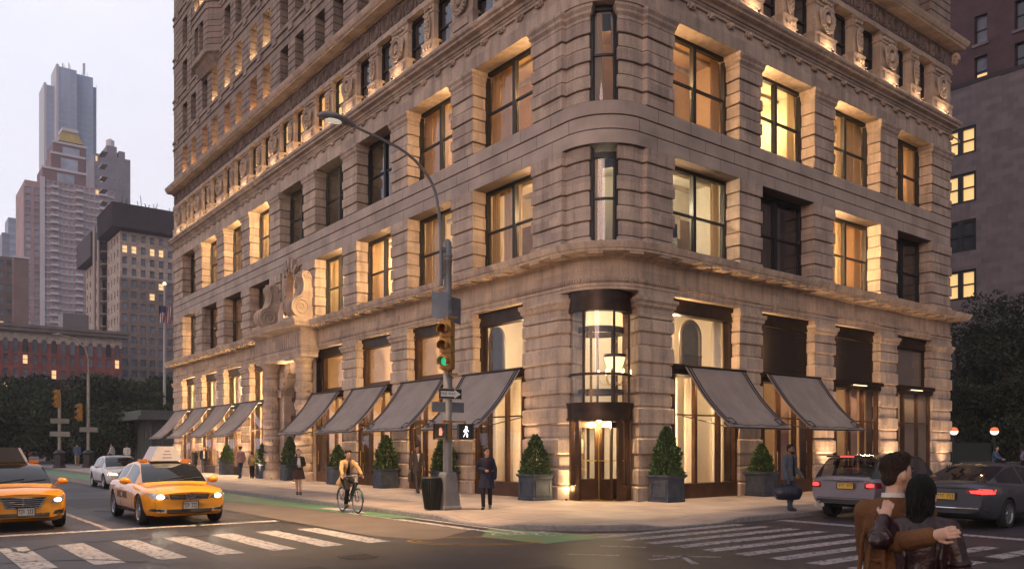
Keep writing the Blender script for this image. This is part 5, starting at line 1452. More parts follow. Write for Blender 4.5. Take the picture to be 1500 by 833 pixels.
s1 = sign('street_sign', 'larger blue grey sign back on the left of the lamp pole, above the signal', 'sign', (PX - 0.32, PY - 0.1, 5.63 + G0), R(-28), 0.46, 0.72, SIGNBACK)
m = MB(); m.box(-0.16, 0.30, 0.0, 0.025, 0.16, 0.2); m.box(-0.16, 0.30, 0.0, 0.025, -0.2, -0.16); m.build('bracket', STEEL, s1)
s2 = sign('street_sign', 'blue grey sign back angled to the right of the lamp pole, above the signal', 'sign', (PX + 0.30, PY + 0.06, 5.56 + G0), R(20), 0.46, 0.72, SIGNBACK)
m = MB(); m.box(-0.24, 0.16, 0.0, 0.025, 0.16, 0.2); m.box(-0.24, 0.16, 0.0, 0.025, -0.2, -0.16); m.build('bracket', STEEL, s2)
def signal(loc, rz, label, lit='green', sz=1.0, group=None):
    t = empty('traffic_light', loc, rz, label, 'traffic light', group); t.scale = (sz, sz, sz)
    m = MB()
    for i in range(3): m.box(-0.17, 0.17, -0.14, 0.12, -0.66 + i * 0.44 + 0.01, -0.66 + (i + 1) * 0.44 - 0.01)
    m.box(-0.13, 0.13, -0.1, 0.1, -0.68, 0.68)
    bd = m.build('housing', OCHRE, t)
    for i, nm in enumerate(('green', 'amber', 'red')):
        z = -0.44 + i * 0.44
        v = MB()
        for k in range(13):
            a = R(lerp(-35, 215, k / 12)); a2 = R(lerp(-35, 215, (k + 1) / 12))
            if k == 12: break
            P4 = []
            for r in (0.15, 0.135):
                for aa in (a, a2):
                    P4 += [(r * math.cos(aa), -0.14, z + r * math.sin(aa)), (r * math.cos(aa) * 1.02, -0.36, z - 0.02 + r * math.sin(aa))]
            v.add(P4, [(0, 1, 3, 2), (4, 6, 7, 5), (1, 5, 7, 3)])
        v.build('visor', OCHRE, t)
        l = MB(); l.ell((0, -0.142, z), (0.125, 0.03, 0.125), 14, 6)
        mt = emis('signal_green', (0.04, 0.6, 0.28), 0.45) if (nm == lit) else mat('lens_' + nm, {'green': (0.01, 0.04, 0.02), 'amber': (0.12, 0.05, 0.01), 'red': (0.1, 0.012, 0.01)}[nm], 0.25, var=0)
        l.build('lens', mt, t, smooth=True)
    return t
sg = signal((PX - 0.16, PY - 0.22, 4.52 + G0), R(-60), 'ochre three lamp traffic light showing green on the lamp pole at the corner')
m = MB(); m.bar((0.0, 0.0, 0.68), (0.0, 0.0, 0.80), 0.06); m.bar((0.0, 0.0, 0.78), (0.2, 0.22, 0.78), 0.05); m.bar((0.0, 0.0, -0.68), (0.0, 0.0, -0.8), 0.06); m.bar((0.0, 0.0, -0.78), (0.2, 0.22, -0.78), 0.05); m.build('bracket', OCHRE, sg)
# ONE WAY sign
ow = sign('one_way_sign', 'black ONE WAY sign with a white arrow pointing right', 'sign', (PX - 0.02, PY - 0.16, 3.2 + G0), R(-4), 0.70, 0.30, BLACKP)
Mf = lambda x, z, y=-0.0145: frame_M((x, y, z), (1, 0, 0), (0, 0, 1))
m = MB(); a_ = [(-0.31, -0.075), (0.12, -0.075), (0.12, -0.125), (0.32, 0.0), (0.12, 0.125), (0.12, 0.075), (-0.31, 0.075)]
m.poly([(x, -0.0135, z) for x, z in a_]); m.build('arrow', WHITEP, ow)
text_mesh('lettering', 'ONE WAY', 0.125, BLACKP, ow, Mf(-0.08, 0.0), 0.001, squeeze=0.82)
m = MB();
for x0, x1, z0, z1 in ((-0.34, 0.34, 0.135, 0.142), (-0.34, 0.34, -0.142, -0.135)): m.box(x0, x1, -0.0145, -0.0125, z0, z1)
m.build('border', WHITEP, ow)
for dx, rz, lb in ((-0.30, R(-8), 'narrow grey street name blade on the left of the pole, below the ONE WAY sign'), (0.32, R(6), 'narrow grey street name blade on the right of the pole, below the ONE WAY sign')):
    b2 = sign('street_name_blade', lb, 'sign', (PX + dx, PY - 0.02, 2.84 + G0), rz, 0.44, 0.28, SIGNBACK)
def walk_signal(loc, rz, label, lit, arm):
    o = empty('pedestrian_signal', loc, rz, label, 'pedestrian signal')
    m = MB(); m.box(-0.2, 0.2, -0.1, 0.1, -0.21, 0.21); m.build('housing', mat('signal_case', (0.02, 0.028, 0.035), 0.5, var=0.1) if lit == 'walk' else OCHRE, o)
    m = MB()
    for x0, x1, z0, z1 in ((-0.2, 0.2, 0.2, 0.215), (-0.2, 0.2, -0.215, -0.2), (-0.215, -0.2, -0.215, 0.215), (0.2, 0.215, -0.215, 0.215)): m.box(x0, x1, -0.16, -0.09, z0, z1)
    m.build('hood', mat('signal_hood', (0.018, 0.024, 0.03), 0.5, var=0.1), o)
    m = MB(); m.quad((-0.18, -0.102, -0.18), (0.18, -0.102, -0.18), (0.18, -0.102, 0.18), (-0.18, -0.102, 0.18)); m.build('face', BLACKP, o)
    f = MB()
    if lit == 'walk':
        W = emis('walk_glow', (0.95, 0.97, 1.0), 3.0)
        y = -0.106
        f.ell((0.015, y, 0.125), (0.028, 0.004, 0.03), 10, 6)
        for a, b, w in (((0.01, 0.095), (0.0, 0.0), 0.05), ((0.0, 0.0), (0.045, -0.07), 0.03), ((0.045, -0.07), (0.04, -0.15), 0.026), ((0.0, 0.0), (-0.03, -0.08), 0.03), ((-0.03, -0.08), (-0.07, -0.145), 0.026), ((0.01, 0.085), (0.06, 0.035), 0.022), ((0.06, 0.035), (0.085, 0.0), 0.02), ((0.01, 0.085), (-0.045, 0.04), 0.022), ((-0.045, 0.04), (-0.05, -0.01), 0.02)):
            f.bar((a[0], y, a[1]), (b[0], y, b[1]), w, 0.006)
        f.build('walking_figure', W, o)
    else:
        W = emis('hand_glow', (0.8, 0.3, 0.22), 0.3)
        y = -0.106
        f.box(-0.05, 0.05, y - 0.003, y + 0.003, -0.11, 0.0)
        for k, h in enumerate((0.08, 0.11, 0.105, 0.075)): f.box(-0.05 + k * 0.026, -0.05 + k * 0.026 + 0.021, y - 0.003, y + 0.003, 0.0, h)
        f.bar((0.05, y, -0.06), (0.085, y, 0.01), 0.024, 0.006)
        f.build('raised_hand', W, o)
    m = MB(); m.bar((0, 0, 0.21), (0, 0, 0.3), 0.05); m.bar((0, 0, 0.28), (arm[0], arm[1], 0.28), 0.05); m.build('bracket', OCHRE, o)
    return o
walk_signal((PX + 0.42, PY - 0.22, 2.16 + G0), R(-18), 'pedestrian signal on the lamp pole showing a white walking figure', 'walk', (-0.38, 0.1))
walk_signal((PX - 0.28, PY - 0.18, 2.16 + G0), R(-68), 'pedestrian signal turned away to the left of the lamp pole, with an orange hand', 'hand', (0.1, 0.28))
LB = empty('litter_bin', (-5.58, 1.02, G0), 0, 'dark ribbed barrel shaped litter bin beside the street lamp base', 'litter bin')
BIN = mat('bin_green', (0.018, 0.022, 0.018), 0.45, 0.3, var=0.15)
mb = MB()
n = 26
for k in range(n):
    a = 2 * PI * k / n
    pts = [(math.cos(a) * r, math.sin(a) * r, z) for r, z in ((0.185, 0.03), (0.225, 0.3), (0.262, 0.6), (0.27, 0.78), (0.245, 0.88))]
    for p, q in zip(pts, pts[1:]): mb.bar(p, q, 0.034, 0.02)
mb.build('slats', BIN, LB)
mb = MB(); mb.lathe([(0.0, 0.02), (0.17, 0.02), (0.215, 0.3), (0.25, 0.6), (0.255, 0.78), (0.23, 0.86), (0.2, 0.86), (0.2, 0.5), (0, 0.5)], 24); mb.build('liner', BLACKP, LB, smooth=True)
mb = MB(); mb.lathe([(0.255, 0.85), (0.265, 0.88), (0.23, 0.91), (0.2, 0.9), (0.2, 0.86)], 26); mb.build('rim', BIN, LB, smooth=True)

def far_signal(loc, rz, h, label_pole, arm=None):
    x, y = loc
    p = empty('signal_pole', (x, y, G0), 0, label_pole, 'signal pole')
    m = MB(); m.lathe([(0, 0), (0.5, 0), (0.5, 0.12), (0.42, 0.2), (0.40, 1.1), (0.48, 1.2), (0.48, 1.3), (0.2, 1.5), (0, 1.5)], 8); m.build('base', BLACKP, p)
    m = MB(); m.lathe([(0.14, 1.4), (0.12, h), (0, h + 0.02)], 10); m.build('pole', STEEL, p)
    if arm:
        m = MB(); m.tube([(0, 0, h - 0.3), (0.0, 0, h + 1.2), (-0.25, 0.0, h + 2.2), (-1.1, 0, h + 2.9), (-2.2, 0, h + 3.1)], 0.06, 6); a = m.build('arm', STEEL, p)
        m = MB(); m.tube([(-2.0, 0, h + 3.1), (-2.3, 0, h + 3.15), (-2.8, 0, h + 3.1)], [(0.06, 0.06), (0.12, 0.18), (0.03, 0.05)], 8); m.build('lamp_head', STEEL, p)
    return p
far_signal((-5.55, 60.4), 0, 6.4, 'far signal post with a dark base on the left, across the avenue')
far_signal((-3.3, 60.6), 0, 8.2, 'far signal post with a lamp arm, behind the white car', arm=True)
signal((-5.75, 60.1, 6.0), R(-70), 'small far traffic light on the left post across the avenue', 'none', 1.1)
signal((-4.0, 60.3, 4.9), R(-75), 'small far traffic light on the post behind the white car', 'none', 1.1)
for (x, y, z), rz, lb in (((-5.55, 60.2, 4.1), 0.2, 'upper grey sign blade on the far left signal post'), ((-5.55, 60.2, 3.0), -0.1, 'lower grey sign blade on the far left signal post'), ((-3.3, 60.4, 3.4), 0.1, 'grey sign blade on the far post behind the white car')):
    sign('street_name_blade', lb, 'sign', (x, y, z), rz, 1.5, 0.42, SIGNBACK)
_k = (241 - 750) / 1193.0; FPX, FPY = CAM.x + 95 * (0.6127 + 0.7903 * _k), CAM.y + 95 * (0.7903 - 0.6127 * _k)
FP = empty('flagpole', (FPX, FPY, G0), 0, 'tall pale flagpole in front of the beige tower', 'flagpole')
mb = MB(); mb.lathe([(0.3, 0), (0.28, 1.0), (0.2, 3), (0.1, 20.6), (0, 20.62)], 10); mb.build('pole', mat('pale_pole', (0.45, 0.42, 0.42), 0.5, var=0.05), FP)
mb = MB(); mb.ell((0, 0, 20.8), (0.22, 0.22, 0.22)); mb.build('finial', emis('finial_glow', (1.0, 0.9, 0.7), 1.0), FP, smooth=True)
FL = empty('flag', (FPX, FPY - 0.2, 18.6), 0, 'striped red and white flag with a blue corner hanging from the pole', 'flag')
mb = MB(); mb.mi = 0
def flagp(s, t): return (0.55 * (-1.2 + 0.06 * math.sin(t * 3) + 2.6 * s - 0.35 * s * t), 0.14 * math.sin(s * 11 + t * 2), -0.2 - t * 1.9 - abs(s - 0.5) * 0.7 + 0.12 * math.sin(s * 9))
for i in range(13):
    for j in range(12):
        mb.mi = 2 if (i < 6 and j < 5) else (i % 2)
        mb.add([flagp(i / 13, j / 12), flagp((i + 1) / 13, j / 12), flagp((i + 1) / 13, (j + 1) / 12), flagp(i / 13, (j + 1) / 12)], [(0, 1, 2, 3)])
mb.build('cloth', [mat('flag_red', (0.28, 0.03, 0.035), 0.8, var=0.05), mat('flag_white', (0.5, 0.47, 0.46), 0.8, var=0.05), mat('flag_blue', (0.03, 0.04, 0.12), 0.8, var=0.05)], FL, recalc=False)

def globe(loc, label):
    o = empty('globe_lamp', loc, 0, label, 'lamp', 'half red globe lamps at the stair railing')
    m = MB(); m.lathe([(0.14, 0), (0.14, 0.5), (0.09, 0.6), (0.075, 2.35), (0.13, 2.42), (0.13, 2.5), (0.0, 2.5)], 10); m.build('post', mat('dark_green_iron', (0.012, 0.022, 0.017), 0.5, 0.2, var=0.1), o)
    m = MB(); m.lathe([(0.0, 2.5), (0.12, 2.52), (0.2, 2.6), (0.235, 2.72)], 16); m.build('lower_globe', emis('globe_white', (1.0, 0.80, 0.52), 2.4), o, smooth=True)
    m = MB(); m.lathe([(0.235, 2.72), (0.225, 2.82), (0.15, 2.93), (0.0, 2.97)], 16); m.build('upper_globe', emis('globe_red', (0.9, 0.14, 0.05), 0.9), o, smooth=True)
    lamp('globe_glow', 'POINT', (0, 0, 2.6), 12, (1.0, 0.6, 0.35), o, 0.2)
globe((34.5, 4.8, G0), 'half red globe lamp on a green post beside the east end of the corner building')
globe((36.4, 3.25, G0), 'half red globe lamp farther right, beside the sitting woman in blue')
SR = empty('stair_railing', (35.4, 4.1, G0), math.atan2(-1.55, 1.9), 'dark green panelled stair railing between two globe lamps', 'railing')
GI = MATS['dark_green_iron']
mb = MB(); mb.box(-1.0, 1.0, -0.03, 0.03, 0.1, 1.9); mb.build('panel', mat('dark_green_mesh', (0.012, 0.02, 0.017), 0.7, var=0.15), SR)
mb = MB(); mb.box(-1.1, 1.1, -0.06, 0.06, 1.9, 2.0)
for x in (-1.1, 1.0): mb.box(x, x + 0.1, -0.05, 0.05, 0, 1.9)
mb.build('rail', GI, SR)
FB = empty('fence', (20.2, -1.2, G0), 0, 'low black iron fence with scrolled end by the east corner pier', 'fence')
mb = MB()
for i in range(12): mb.box(i * 0.2 - 0.015, i * 0.2 + 0.015, -0.015, 0.015, 0, 0.95)
mb.box(-0.1, 2.4, -0.02, 0.02, 0.85, 0.89); mb.box(-0.1, 2.4, -0.02, 0.02, 0.12, 0.16)
mb.tube([(2.4, 0, 0.9), (2.7, 0, 1.0), (2.9, 0, 0.95), (2.9, 0, 0.7), (2.75, 0, 0.7)], 0.05, 6); mb.build('bars', BLACKP, FB)
for k, (x, y, z) in enumerate(((-1.2, 92, 4.6), (7.6, 92, 4.6), (14.6, 88, 4.8))):
    o = empty('park_lamp', (x, y, G0), 0, ('pair of small park lights left of the far lamp arm post', 'pair of small park lights right of the far lamp arm post', 'pair of small park lights left of the green kiosk')[k], 'park lamp')
    m = MB(); m.lathe([(0.12, 0), (0.06, 0.8), (0.05, 4.4), (0, 4.4)], 8); m.bar((-0.35, 0, 4.2), (0.35, 0, 4.6), 0.05); m.build('post', BLACKP, o)
    for s, zz in ((-0.35, 4.2), (0.35, 4.65)):
        m = MB(); m.ell((s, 0, zz), (0.17, 0.17, 0.17)); m.build('bulb', emis('park_bulb', (1.0, 0.85, 0.6), 4.0), o, smooth=True)

SLATE = mat('slate_planter', (0.055, 0.068, 0.092), 0.55, 0.2, var=0.25, scale=4)
PLROOT = None
def make_planter():
    o = empty('planter', (0, 0, 0))
    tag(o, 'planter', 'planter', 'square slate blue planters along the front')
    m = MB(); h = 0.36
    m.lathe([(0, 0), (0.50, 0), (0.50, 0.08), (0.48, 0.1), (0.48, 0.72), (0.50, 0.76), (0.56, 0.80), (0.56, 0.86), (0.47, 0.86), (0.45, 0.78), (0, 0.78)], 4, (0, 0, 0), R(45), R(405)); m.build('box', SLATE, o)
    for k in range(4):
        a = R(90 * k); m = MB(Matrix.Rotation(a, 4, 'Z'))
        for x0, x1, z0, z1 in ((-0.28, 0.28, 0.6, 0.66), (-0.28, 0.28, 0.14, 0.2), (-0.28, -0.22, 0.2, 0.6), (0.22, 0.28, 0.2, 0.6)): m.box(x0, x1, -0.362, -0.335, z0, z1)
        m.build('side_moulding', SLATE, o)
    m = MB(); m.quad((-0.3, -0.3, 0.80), (0.3, -0.3, 0.80), (0.3, 0.3, 0.80), (-0.3, 0.3, 0.80)); m.build('soil', mat('dark_soil', (0.02, 0.014, 0.01), 0.95, var=0.3), o)
    return o
LEAFC = [mat('conifer_green', (0.028, 0.062, 0.018), 0.75, var=0.3, scale=6), mat('conifer_light', (0.085, 0.145, 0.035), 0.75, var=0.3, scale=6)]
def leaf_shell(n, fn, size, rnd, stretch=1.6, mats=2, lightbias=None):
    """n small pointed leaf faces; fn(rnd) gives (point, outward)"""
    mb = MB()
    for _ in range(n):
        p, d = fn(rnd)
        d = (Vector(d) + Vector((rnd.gauss(0, .45), rnd.gauss(0, .45), rnd.gauss(0, .45)))).normalized()
        t = d.cross(Vector((rnd.gauss(0, 1), rnd.gauss(0, 1), rnd.gauss(0, 1)))).normalized()
        s = size * rnd.uniform(0.6, 1.35)
        p = Vector(p); a = p + d * s * stretch
        mb.mi = 1 if rnd.random() < (lightbias(p) if lightbias else 0.35) else 0
        mb.add([p - t * s * 0.45, p + d * s * 0.6 - t * s * 0.5, a, p + d * s * 0.6 + t * s * 0.5 , p + t * s * 0.45], [(0, 1, 2, 3, 4)])
    return mb
def make_conifer(seed):
    rnd = random.Random(seed)
    o = empty('conifer_shrub', (0, 0, 0)); tag(o, 'c', 'shrub', 'clipped conifers in the planters')
    def f(r):
        t = r.random() ** 1.25; z = 0.02 + t * 1.2
        lump = 1 + 0.12 * math.sin(seed + 7 * t + 3 * math.sin(9 * t))
        rad = (0.47 * (1 - t) ** 0.72 * lump + 0.02) * (1 if t > 0.12 else 0.75 + 2 * t)
        a = r.uniform(0, 2 * PI); k = math.sqrt(r.uniform(0.35, 1.0)); rad *= 1 + 0.1 * math.sin(5 * a + 11 * t + seed)
        return (rad * k * math.cos(a), rad * k * math.sin(a), z), (math.cos(a) * 0.7, math.sin(a) * 0.7, 0.75)
    leaf_shell(3200, f, 0.042, rnd, 1.9).build('foliage', LEAFC, o, recalc=False)
    m = MB(); m.tube([(0, 0, -0.06), (0, 0, 0.6), (0, 0, 1.0)], [0.035, 0.025, 0.01], 6); m.build('stem', mat('bark', (0.05, 0.035, 0.025), 0.9, var=0.3), o)
    return o
p0 = make_planter(); cs = [make_conifer(k) for k in range(3)]
PL = [((-0.62, 2.55), 0, 1.16, 'left of the corner entrance door'), ((2.18, -0.62), 0, 1.16, 'right of the corner entrance door'), ((7.2, -0.62), 0, 1.16, 'under the awning seam, beside the man with a bag'),
      ((-0.60, 8.05), 0, 1.12, 'behind the street lamp pole'), ((-0.60, 12.6), 0, 1.12, 'behind the cyclist, between two awnings'), ((-0.60, 17.2), 0, 1.12, 'just left of the cyclist'),
      ((-0.55, 23.0), 0, 1.12, 'on the near side of the carved doorway'), ((-0.55, 26.5), 0, 1.12, 'on the far side of the carved doorway'), ((-0.3, 33.6), 0, 1.12, 'behind the strolling pair, farthest along the front')]
for i, ((x, y), rz, s, lb) in enumerate(PL):
    p = p0 if i == 0 else copy_tree(p0)
    p.location = (x, y, G0); p.rotation_euler = (0, 0, R(rz)); p.scale = (s, s, s * 0.86); p['label'] = 'slate planter ' + lb
    c = cs[i] if i < 3 else copy_tree(cs[i % 3])
    c.location = (x, y, G0 + 0.80 * s * 0.86); c.rotation_euler = (0, 0, i * 1.3); k = 1.12 + 0.10 * math.sin(i * 2.1); c.scale = (k * (1.0 + 0.06 * math.sin(i * 3.1)), k * (1.02 + 0.07 * math.cos(i * 1.7)), k * (0.95 + 0.13 * math.sin(i * 2.3))); c['label'] = 'clipped conifer in the planter ' + lb

# ================================================================== trees
def haze_leaf(name, rgb): return mat(name, rgb, 0.8, var=0.35, scale=0.7)
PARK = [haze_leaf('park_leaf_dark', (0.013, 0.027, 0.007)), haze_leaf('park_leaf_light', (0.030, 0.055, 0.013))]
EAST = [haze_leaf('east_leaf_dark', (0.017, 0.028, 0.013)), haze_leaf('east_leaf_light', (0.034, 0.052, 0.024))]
BARK = mat('bark', (0.05, 0.035, 0.025), 0.9, var=0.3)
def tree(loc, h, rad, seed, mats, label, n=5200, group=None, base=0.22, leaf=0.26):
    rnd = random.Random(seed)
    o = empty('tree', loc, 0, label, 'tree', group)
    lumps = []; m = MB()
    th = h * base
    trunk = [(0, 0, 0), (0.1 * rnd.uniform(-1, 1), 0.1 * rnd.uniform(-1, 1), th), (0.3 * rnd.uniform(-1, 1), 0.3 * rnd.uniform(-1, 1), h * 0.55), (0.4 * rnd.uniform(-1, 1), 0.4, h * 0.85)]
    m.tube(trunk, [h * 0.022 + 0.06, h * 0.018 + 0.04, h * 0.012, 0.04], 8)
    for k in range(13):
        z = h * rnd.uniform(base + 0.02, 0.86); a = rnd.uniform(0, 2 * PI)
        rr = rad * rnd.uniform(0.45, 1.0) * math.sqrt(max(0.1, 1 - ((z / h - 0.5) / 0.6) ** 2))
        e = Vector((rr * math.cos(a), rr * math.sin(a), z + h * 0.08))
        s = Vector((0, 0, z - h * 0.08)); m.tube([s, (s + e) / 2 + Vector((0, 0, 0.05 * h)), e], [h * 0.009, h * 0.006, 0.02], 5)
        lumps.append((e, rad * rnd.uniform(0.26, 0.5)))
    for k in range(8): lumps.append((Vector((rnd.gauss(0, 0.25) * rad, rnd.gauss(0, 0.25) * rad, h * rnd.uniform(0.45, 0.93))), rad * rnd.uniform(0.3, 0.5)))
    m.build('trunk', BARK, o, smooth=True)
    tot = sum(r * r for _, r in lumps)
    def f(r):
        x = r.uniform(0, tot)
        for c, q in lumps:
            x -= q * q
            if x <= 0: break
        d = Vector((r.gauss(0, 1), r.gauss(0, 1), r.gauss(0, 1))).normalized()
        p = c + Vector((d.x, d.y, d.z * 0.72)) * q * (r.random() ** 0.4)
        return p, d + Vector((0, 0, 0.2))
    leaf_shell(n, f, leaf, rnd, 1.4, lightbias=lambda p: 0.25 + 0.35 * (math.sin(p.x * 1.7 + seed) * math.sin(p.z * 2.1) > 0.2)).build('crown', mats, o, recalc=False)
    return o
def px_ground(px, dist):
    """world x, y at a distance in front of the camera along an image column"""
    k = (px - 750) / 1193.0
    return (CAM.x + dist * (0.6127 + 0.7903 * k), CAM.y + dist * (0.7903 - 0.6127 * k))
TL = [(-30, 92, 10.2, 6.0, 'at the left edge of the picture'), (22, 98, 9.6, 5.5, 'behind the far car with its lights on'), (70, 104, 10.2, 5.5, 'right behind the far left signal post'), (112, 92, 9.2, 5.2, 'between the two far signal posts'),
      (150, 100, 9.8, 5.2, 'behind the far post with a lamp arm'), (185, 96, 9.4, 5.0, 'left of the flagpole base'), (222, 104, 10.6, 5.0, 'behind the flagpole, beside the green kiosk'), (258, 112, 11, 5.0, 'beyond the kiosk, touching the corner building')]
for i, (px, d, h, r, lb) in enumerate(TL):
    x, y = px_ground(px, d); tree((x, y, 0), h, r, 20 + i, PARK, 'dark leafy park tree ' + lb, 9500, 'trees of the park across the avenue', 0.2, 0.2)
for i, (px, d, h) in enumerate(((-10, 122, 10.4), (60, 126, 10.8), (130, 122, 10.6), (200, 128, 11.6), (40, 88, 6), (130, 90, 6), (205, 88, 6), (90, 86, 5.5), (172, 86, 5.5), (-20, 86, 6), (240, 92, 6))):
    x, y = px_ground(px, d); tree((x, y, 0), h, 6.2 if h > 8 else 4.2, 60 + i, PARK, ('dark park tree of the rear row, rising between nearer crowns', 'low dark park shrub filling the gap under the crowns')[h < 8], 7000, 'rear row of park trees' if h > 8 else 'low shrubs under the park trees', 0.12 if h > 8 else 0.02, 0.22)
TR = [(1405, 62, 12.4, 3.6, 'next to the corner building'), (1440, 66, 11.5, 4.2, 'behind the two globe lamps'), (1475, 58, 12.8, 3.8, 'with the highest top against the grey wall'), (1515, 62, 11.5, 4.5, 'at the right edge'),
      (1430, 56, 6.0, 3.0, 'low behind the stair railing'), (1490, 54, 6.5, 3.2, 'low behind the sitting women')]
for i, (px, d, h, r, lb) in enumerate(TR):
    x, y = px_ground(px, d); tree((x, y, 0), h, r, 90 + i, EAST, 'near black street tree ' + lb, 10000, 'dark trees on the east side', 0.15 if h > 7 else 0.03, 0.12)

# ================================================================== buildings around
def wpos(px, y=None, x=None):
    """world point on the image column px where the plane y (or x) is met"""
    k = (px - 750) / 1193.0; dx, dy = 0.6127 + 0.7903 * k, 0.7903 - 0.6127 * k
    t = (y - CAM.y) / dy if y is not None else (x - CAM.x) / dx
    return CAM.x + dx * t, CAM.y + dy * t, t
def zat(py, t): return CAM.z + t * (655 - py) / 1193.0
WIN_COOL = mat('cool_window', (0.20, 0.225, 0.29), 0.15, var=0.5, scale=0.15, spec=0.8)
WIN_DARK = mat('dark_window', (0.035, 0.037, 0.05), 0.12, var=0.4, scale=0.3, spec=0.8)
WIN_LIT = emis('far_lit_window', (1.0, 0.66, 0.32), 0.75)
def grid_building(root, name, face, a0, a1, p, z0, z1, cols, rows, wallmat, winmat, ww=0.55, wh=0.6, recess=0.3, lit=0.05, seed=1, limit=100, sill=False, skip=None, thick=1.0):
    """one wall with real openings: piers and bands stand in front of window panes. face 'S' looks to -y, 'W' looks to -x"""
    rnd = random.Random(seed); wall = MB(); cw = (a1 - a0) / cols; rh = (z1 - z0) / rows
    def bx(mb, u0, u1, d0, d1, q0, q1):
        if face == 'S': mb.box(u0, u1, p + d0, p + d1, q0, q1)
        else: mb.box(p + d0, p + d1, u0, u1, q0, q1)
    for c in range(cols + 1):
        u0 = a0 + (c - 1) * cw + cw * (1 + ww) / 2 if c else a0
        u1 = a0 + c * cw + cw * (1 - ww) / 2 if c < cols else a1
        bx(wall, u0, u1, 0, thick, z0, z1)
    for r in range(rows + 1):
        q0 = z0 + (r - 1) * rh + rh * (1 + wh) / 2 if r else z0
        q1 = z0 + r * rh + rh * (1 - wh) / 2 if r < rows else z1
        for c in range(cols): bx(wall, a0 + c * cw + cw * (1 - ww) / 2, a0 + c * cw + cw * (1 + ww) / 2, 0.003, thick, q0, q1)
    w = wall.build('wall', wallmat, root)
    rest = MB(); count = root.get('_n', 0)
    for r in reversed(range(rows)):
        for c in range(cols):
            u0 = a0 + c * cw + cw * (1 - ww) / 2; u1 = u0 + cw * ww; q0 = z0 + r * rh + rh * (1 - wh) / 2; q1 = q0 + rh * wh
            on = rnd.random() < lit
            if count < limit:
                m = MB(); bx(m, u0, u1, recess, recess + 0.05, q0, q1)
                bm_ = MB(); bx(bm_, u0, u1, recess - 0.06, recess - 0.003, (q0 + q1) / 2 - 0.05, (q0 + q1) / 2 + 0.05)
                f = m.build('window', WIN_LIT if on else winmat, root); bm_.build('sash_bar', wallmat, f); count += 1
            else: bx(rest, u0, u1, recess, recess + 0.05, q0, q1)
    root['_n'] = count
    if rest.v:
        o = rest.build('windows', winmat, root); o['kind'] = 'stuff'
    return w
RB = empty('brick_building', (0, 172, 0), 0, 'red brick block with a row of arched top windows and pale cornice', 'building')
REDB = brick('red_brick', (0.30, 0.085, 0.068), (0.25, 0.07, 0.06), (0.14, 0.07, 0.06), 1.0, 0.9, 0.3, 0.85, 0.03)
PALE = stone_mat('pale_stone', (0.50, 0.43, 0.39), streak=0.2)
yb = 172.0
x0 = wpos(-60, y=yb)[0]; x1, _, t1 = wpos(178, y=yb); xa, _, ta = wpos(0, y=yb)
zc = zat(473, ta); zw = lambda py: zat(py + 0, ta)
bx0, bx1 = x0, x1
def rb_root_local(): pass
mb = MB()
n_ar = 17; cw = (bx1 - bx0) / n_ar
ztop = zc; zarch = zw(498) ; zband = zw(545)
root_off = Vector((0, 172, 0)); RB.location = (0, 0, 0)
for k in range(n_ar):
    u0 = bx0 + k * cw; uc = u0 + cw / 2; r = cw * 0.3; z0_, z1_ = zw(513), zw(484); zcn = zw(498)
    n = 10; A = [(uc - r * math.cos(PI * i / n), zcn + r * 1.35 * math.sin(PI * i / n)) for i in range(n + 1)]
    q = lambda u, z, d=0: (u, yb + d, z)
    mb.mi = 0
    mb.quad(q(u0, z0_), q(uc - r, z0_), q(uc - r, zcn), q(u0, zcn)); mb.quad(q(uc + r, z0_), q(u0 + cw, z0_), q(u0 + cw, zcn), q(uc + r, zcn))
    mb.mi = 1
    outp = [(lerp(u0, u0 + cw, i / n), z1_) for i in range(n + 1)]; outp[0] = (u0, zcn); outp[-1] = (u0 + cw, zcn); outp[1] = (u0, z1_); outp[-2] = (u0 + cw, z1_)
    for i in range(n): mb.quad(q(*outp[i]), q(*A[i]), q(*A[i + 1]), q(*outp[i + 1]))
    for (ua, za), (ub, zb) in zip(A, A[1:]): mb.quad(q(ua, za), q(ua, za, 0.5), q(ub, zb, 0.5), q(ub, zb))
mb.build('arched_storey', [REDB, PALE], RB)
for k in range(n_ar):
    uc = bx0 + (k + 0.5) * cw; r = cw * 0.3; zcn = zw(498)
    g = MB(); n = 8; g.poly([(uc - r, yb + 0.45, zw(513))] + [(uc - r * math.cos(PI * i / n), yb + 0.45, zcn + r * 1.35 * math.sin(PI * i / n)) for i in range(n + 1)] + [(uc + r, yb + 0.45, zw(513))])
    g.build('arched_window', WIN_COOL if k % 3 else WIN_DARK, RB)
grid_building(RB, 'w', 'S', bx0, bx1, yb, zw(555), zw(513), n_ar, 2, REDB, WIN_COOL, 0.5, 0.62, 0.4, 0.04, 5, 100)
grid_building(RB, 'w', 'S', bx0, bx1, yb, 0, zw(555), n_ar, 5, REDB, WIN_COOL, 0.5, 0.6, 0.4, 0.04, 6, 100)
mb = MB(); mb.box(bx0, bx1 + 0.3, yb - 0.5, yb + 1, zw(555) - 0.2, zw(555) + 0.4); mb.build('balcony_band', mat('dark_iron', (0.03, 0.025, 0.03), 0.6), RB)
mb = MB(); mb.box(bx0, bx1, yb - 0.1, yb + 1, zw(484), zc - 1.3); mb.build('parapet_wall', PALE, RB)
mb = MB(); mb.box(bx0, bx1 + 1.2, yb - 1.3, yb + 1, zc - 1.3, zc - 0.6); mb.box(bx0, bx1 + 1.4, yb - 1.6, yb + 1, zc - 0.58, zc); mb.build('cornice', mat('weathered_cornice', (0.20, 0.17, 0.155), 0.8, var=0.2, scale=0.5), RB)
mb = MB(); mb.box(bx0, bx1, yb + 1.01, yb + 26, 0, zc - 0.8); mb.build('body', REDB, RB)
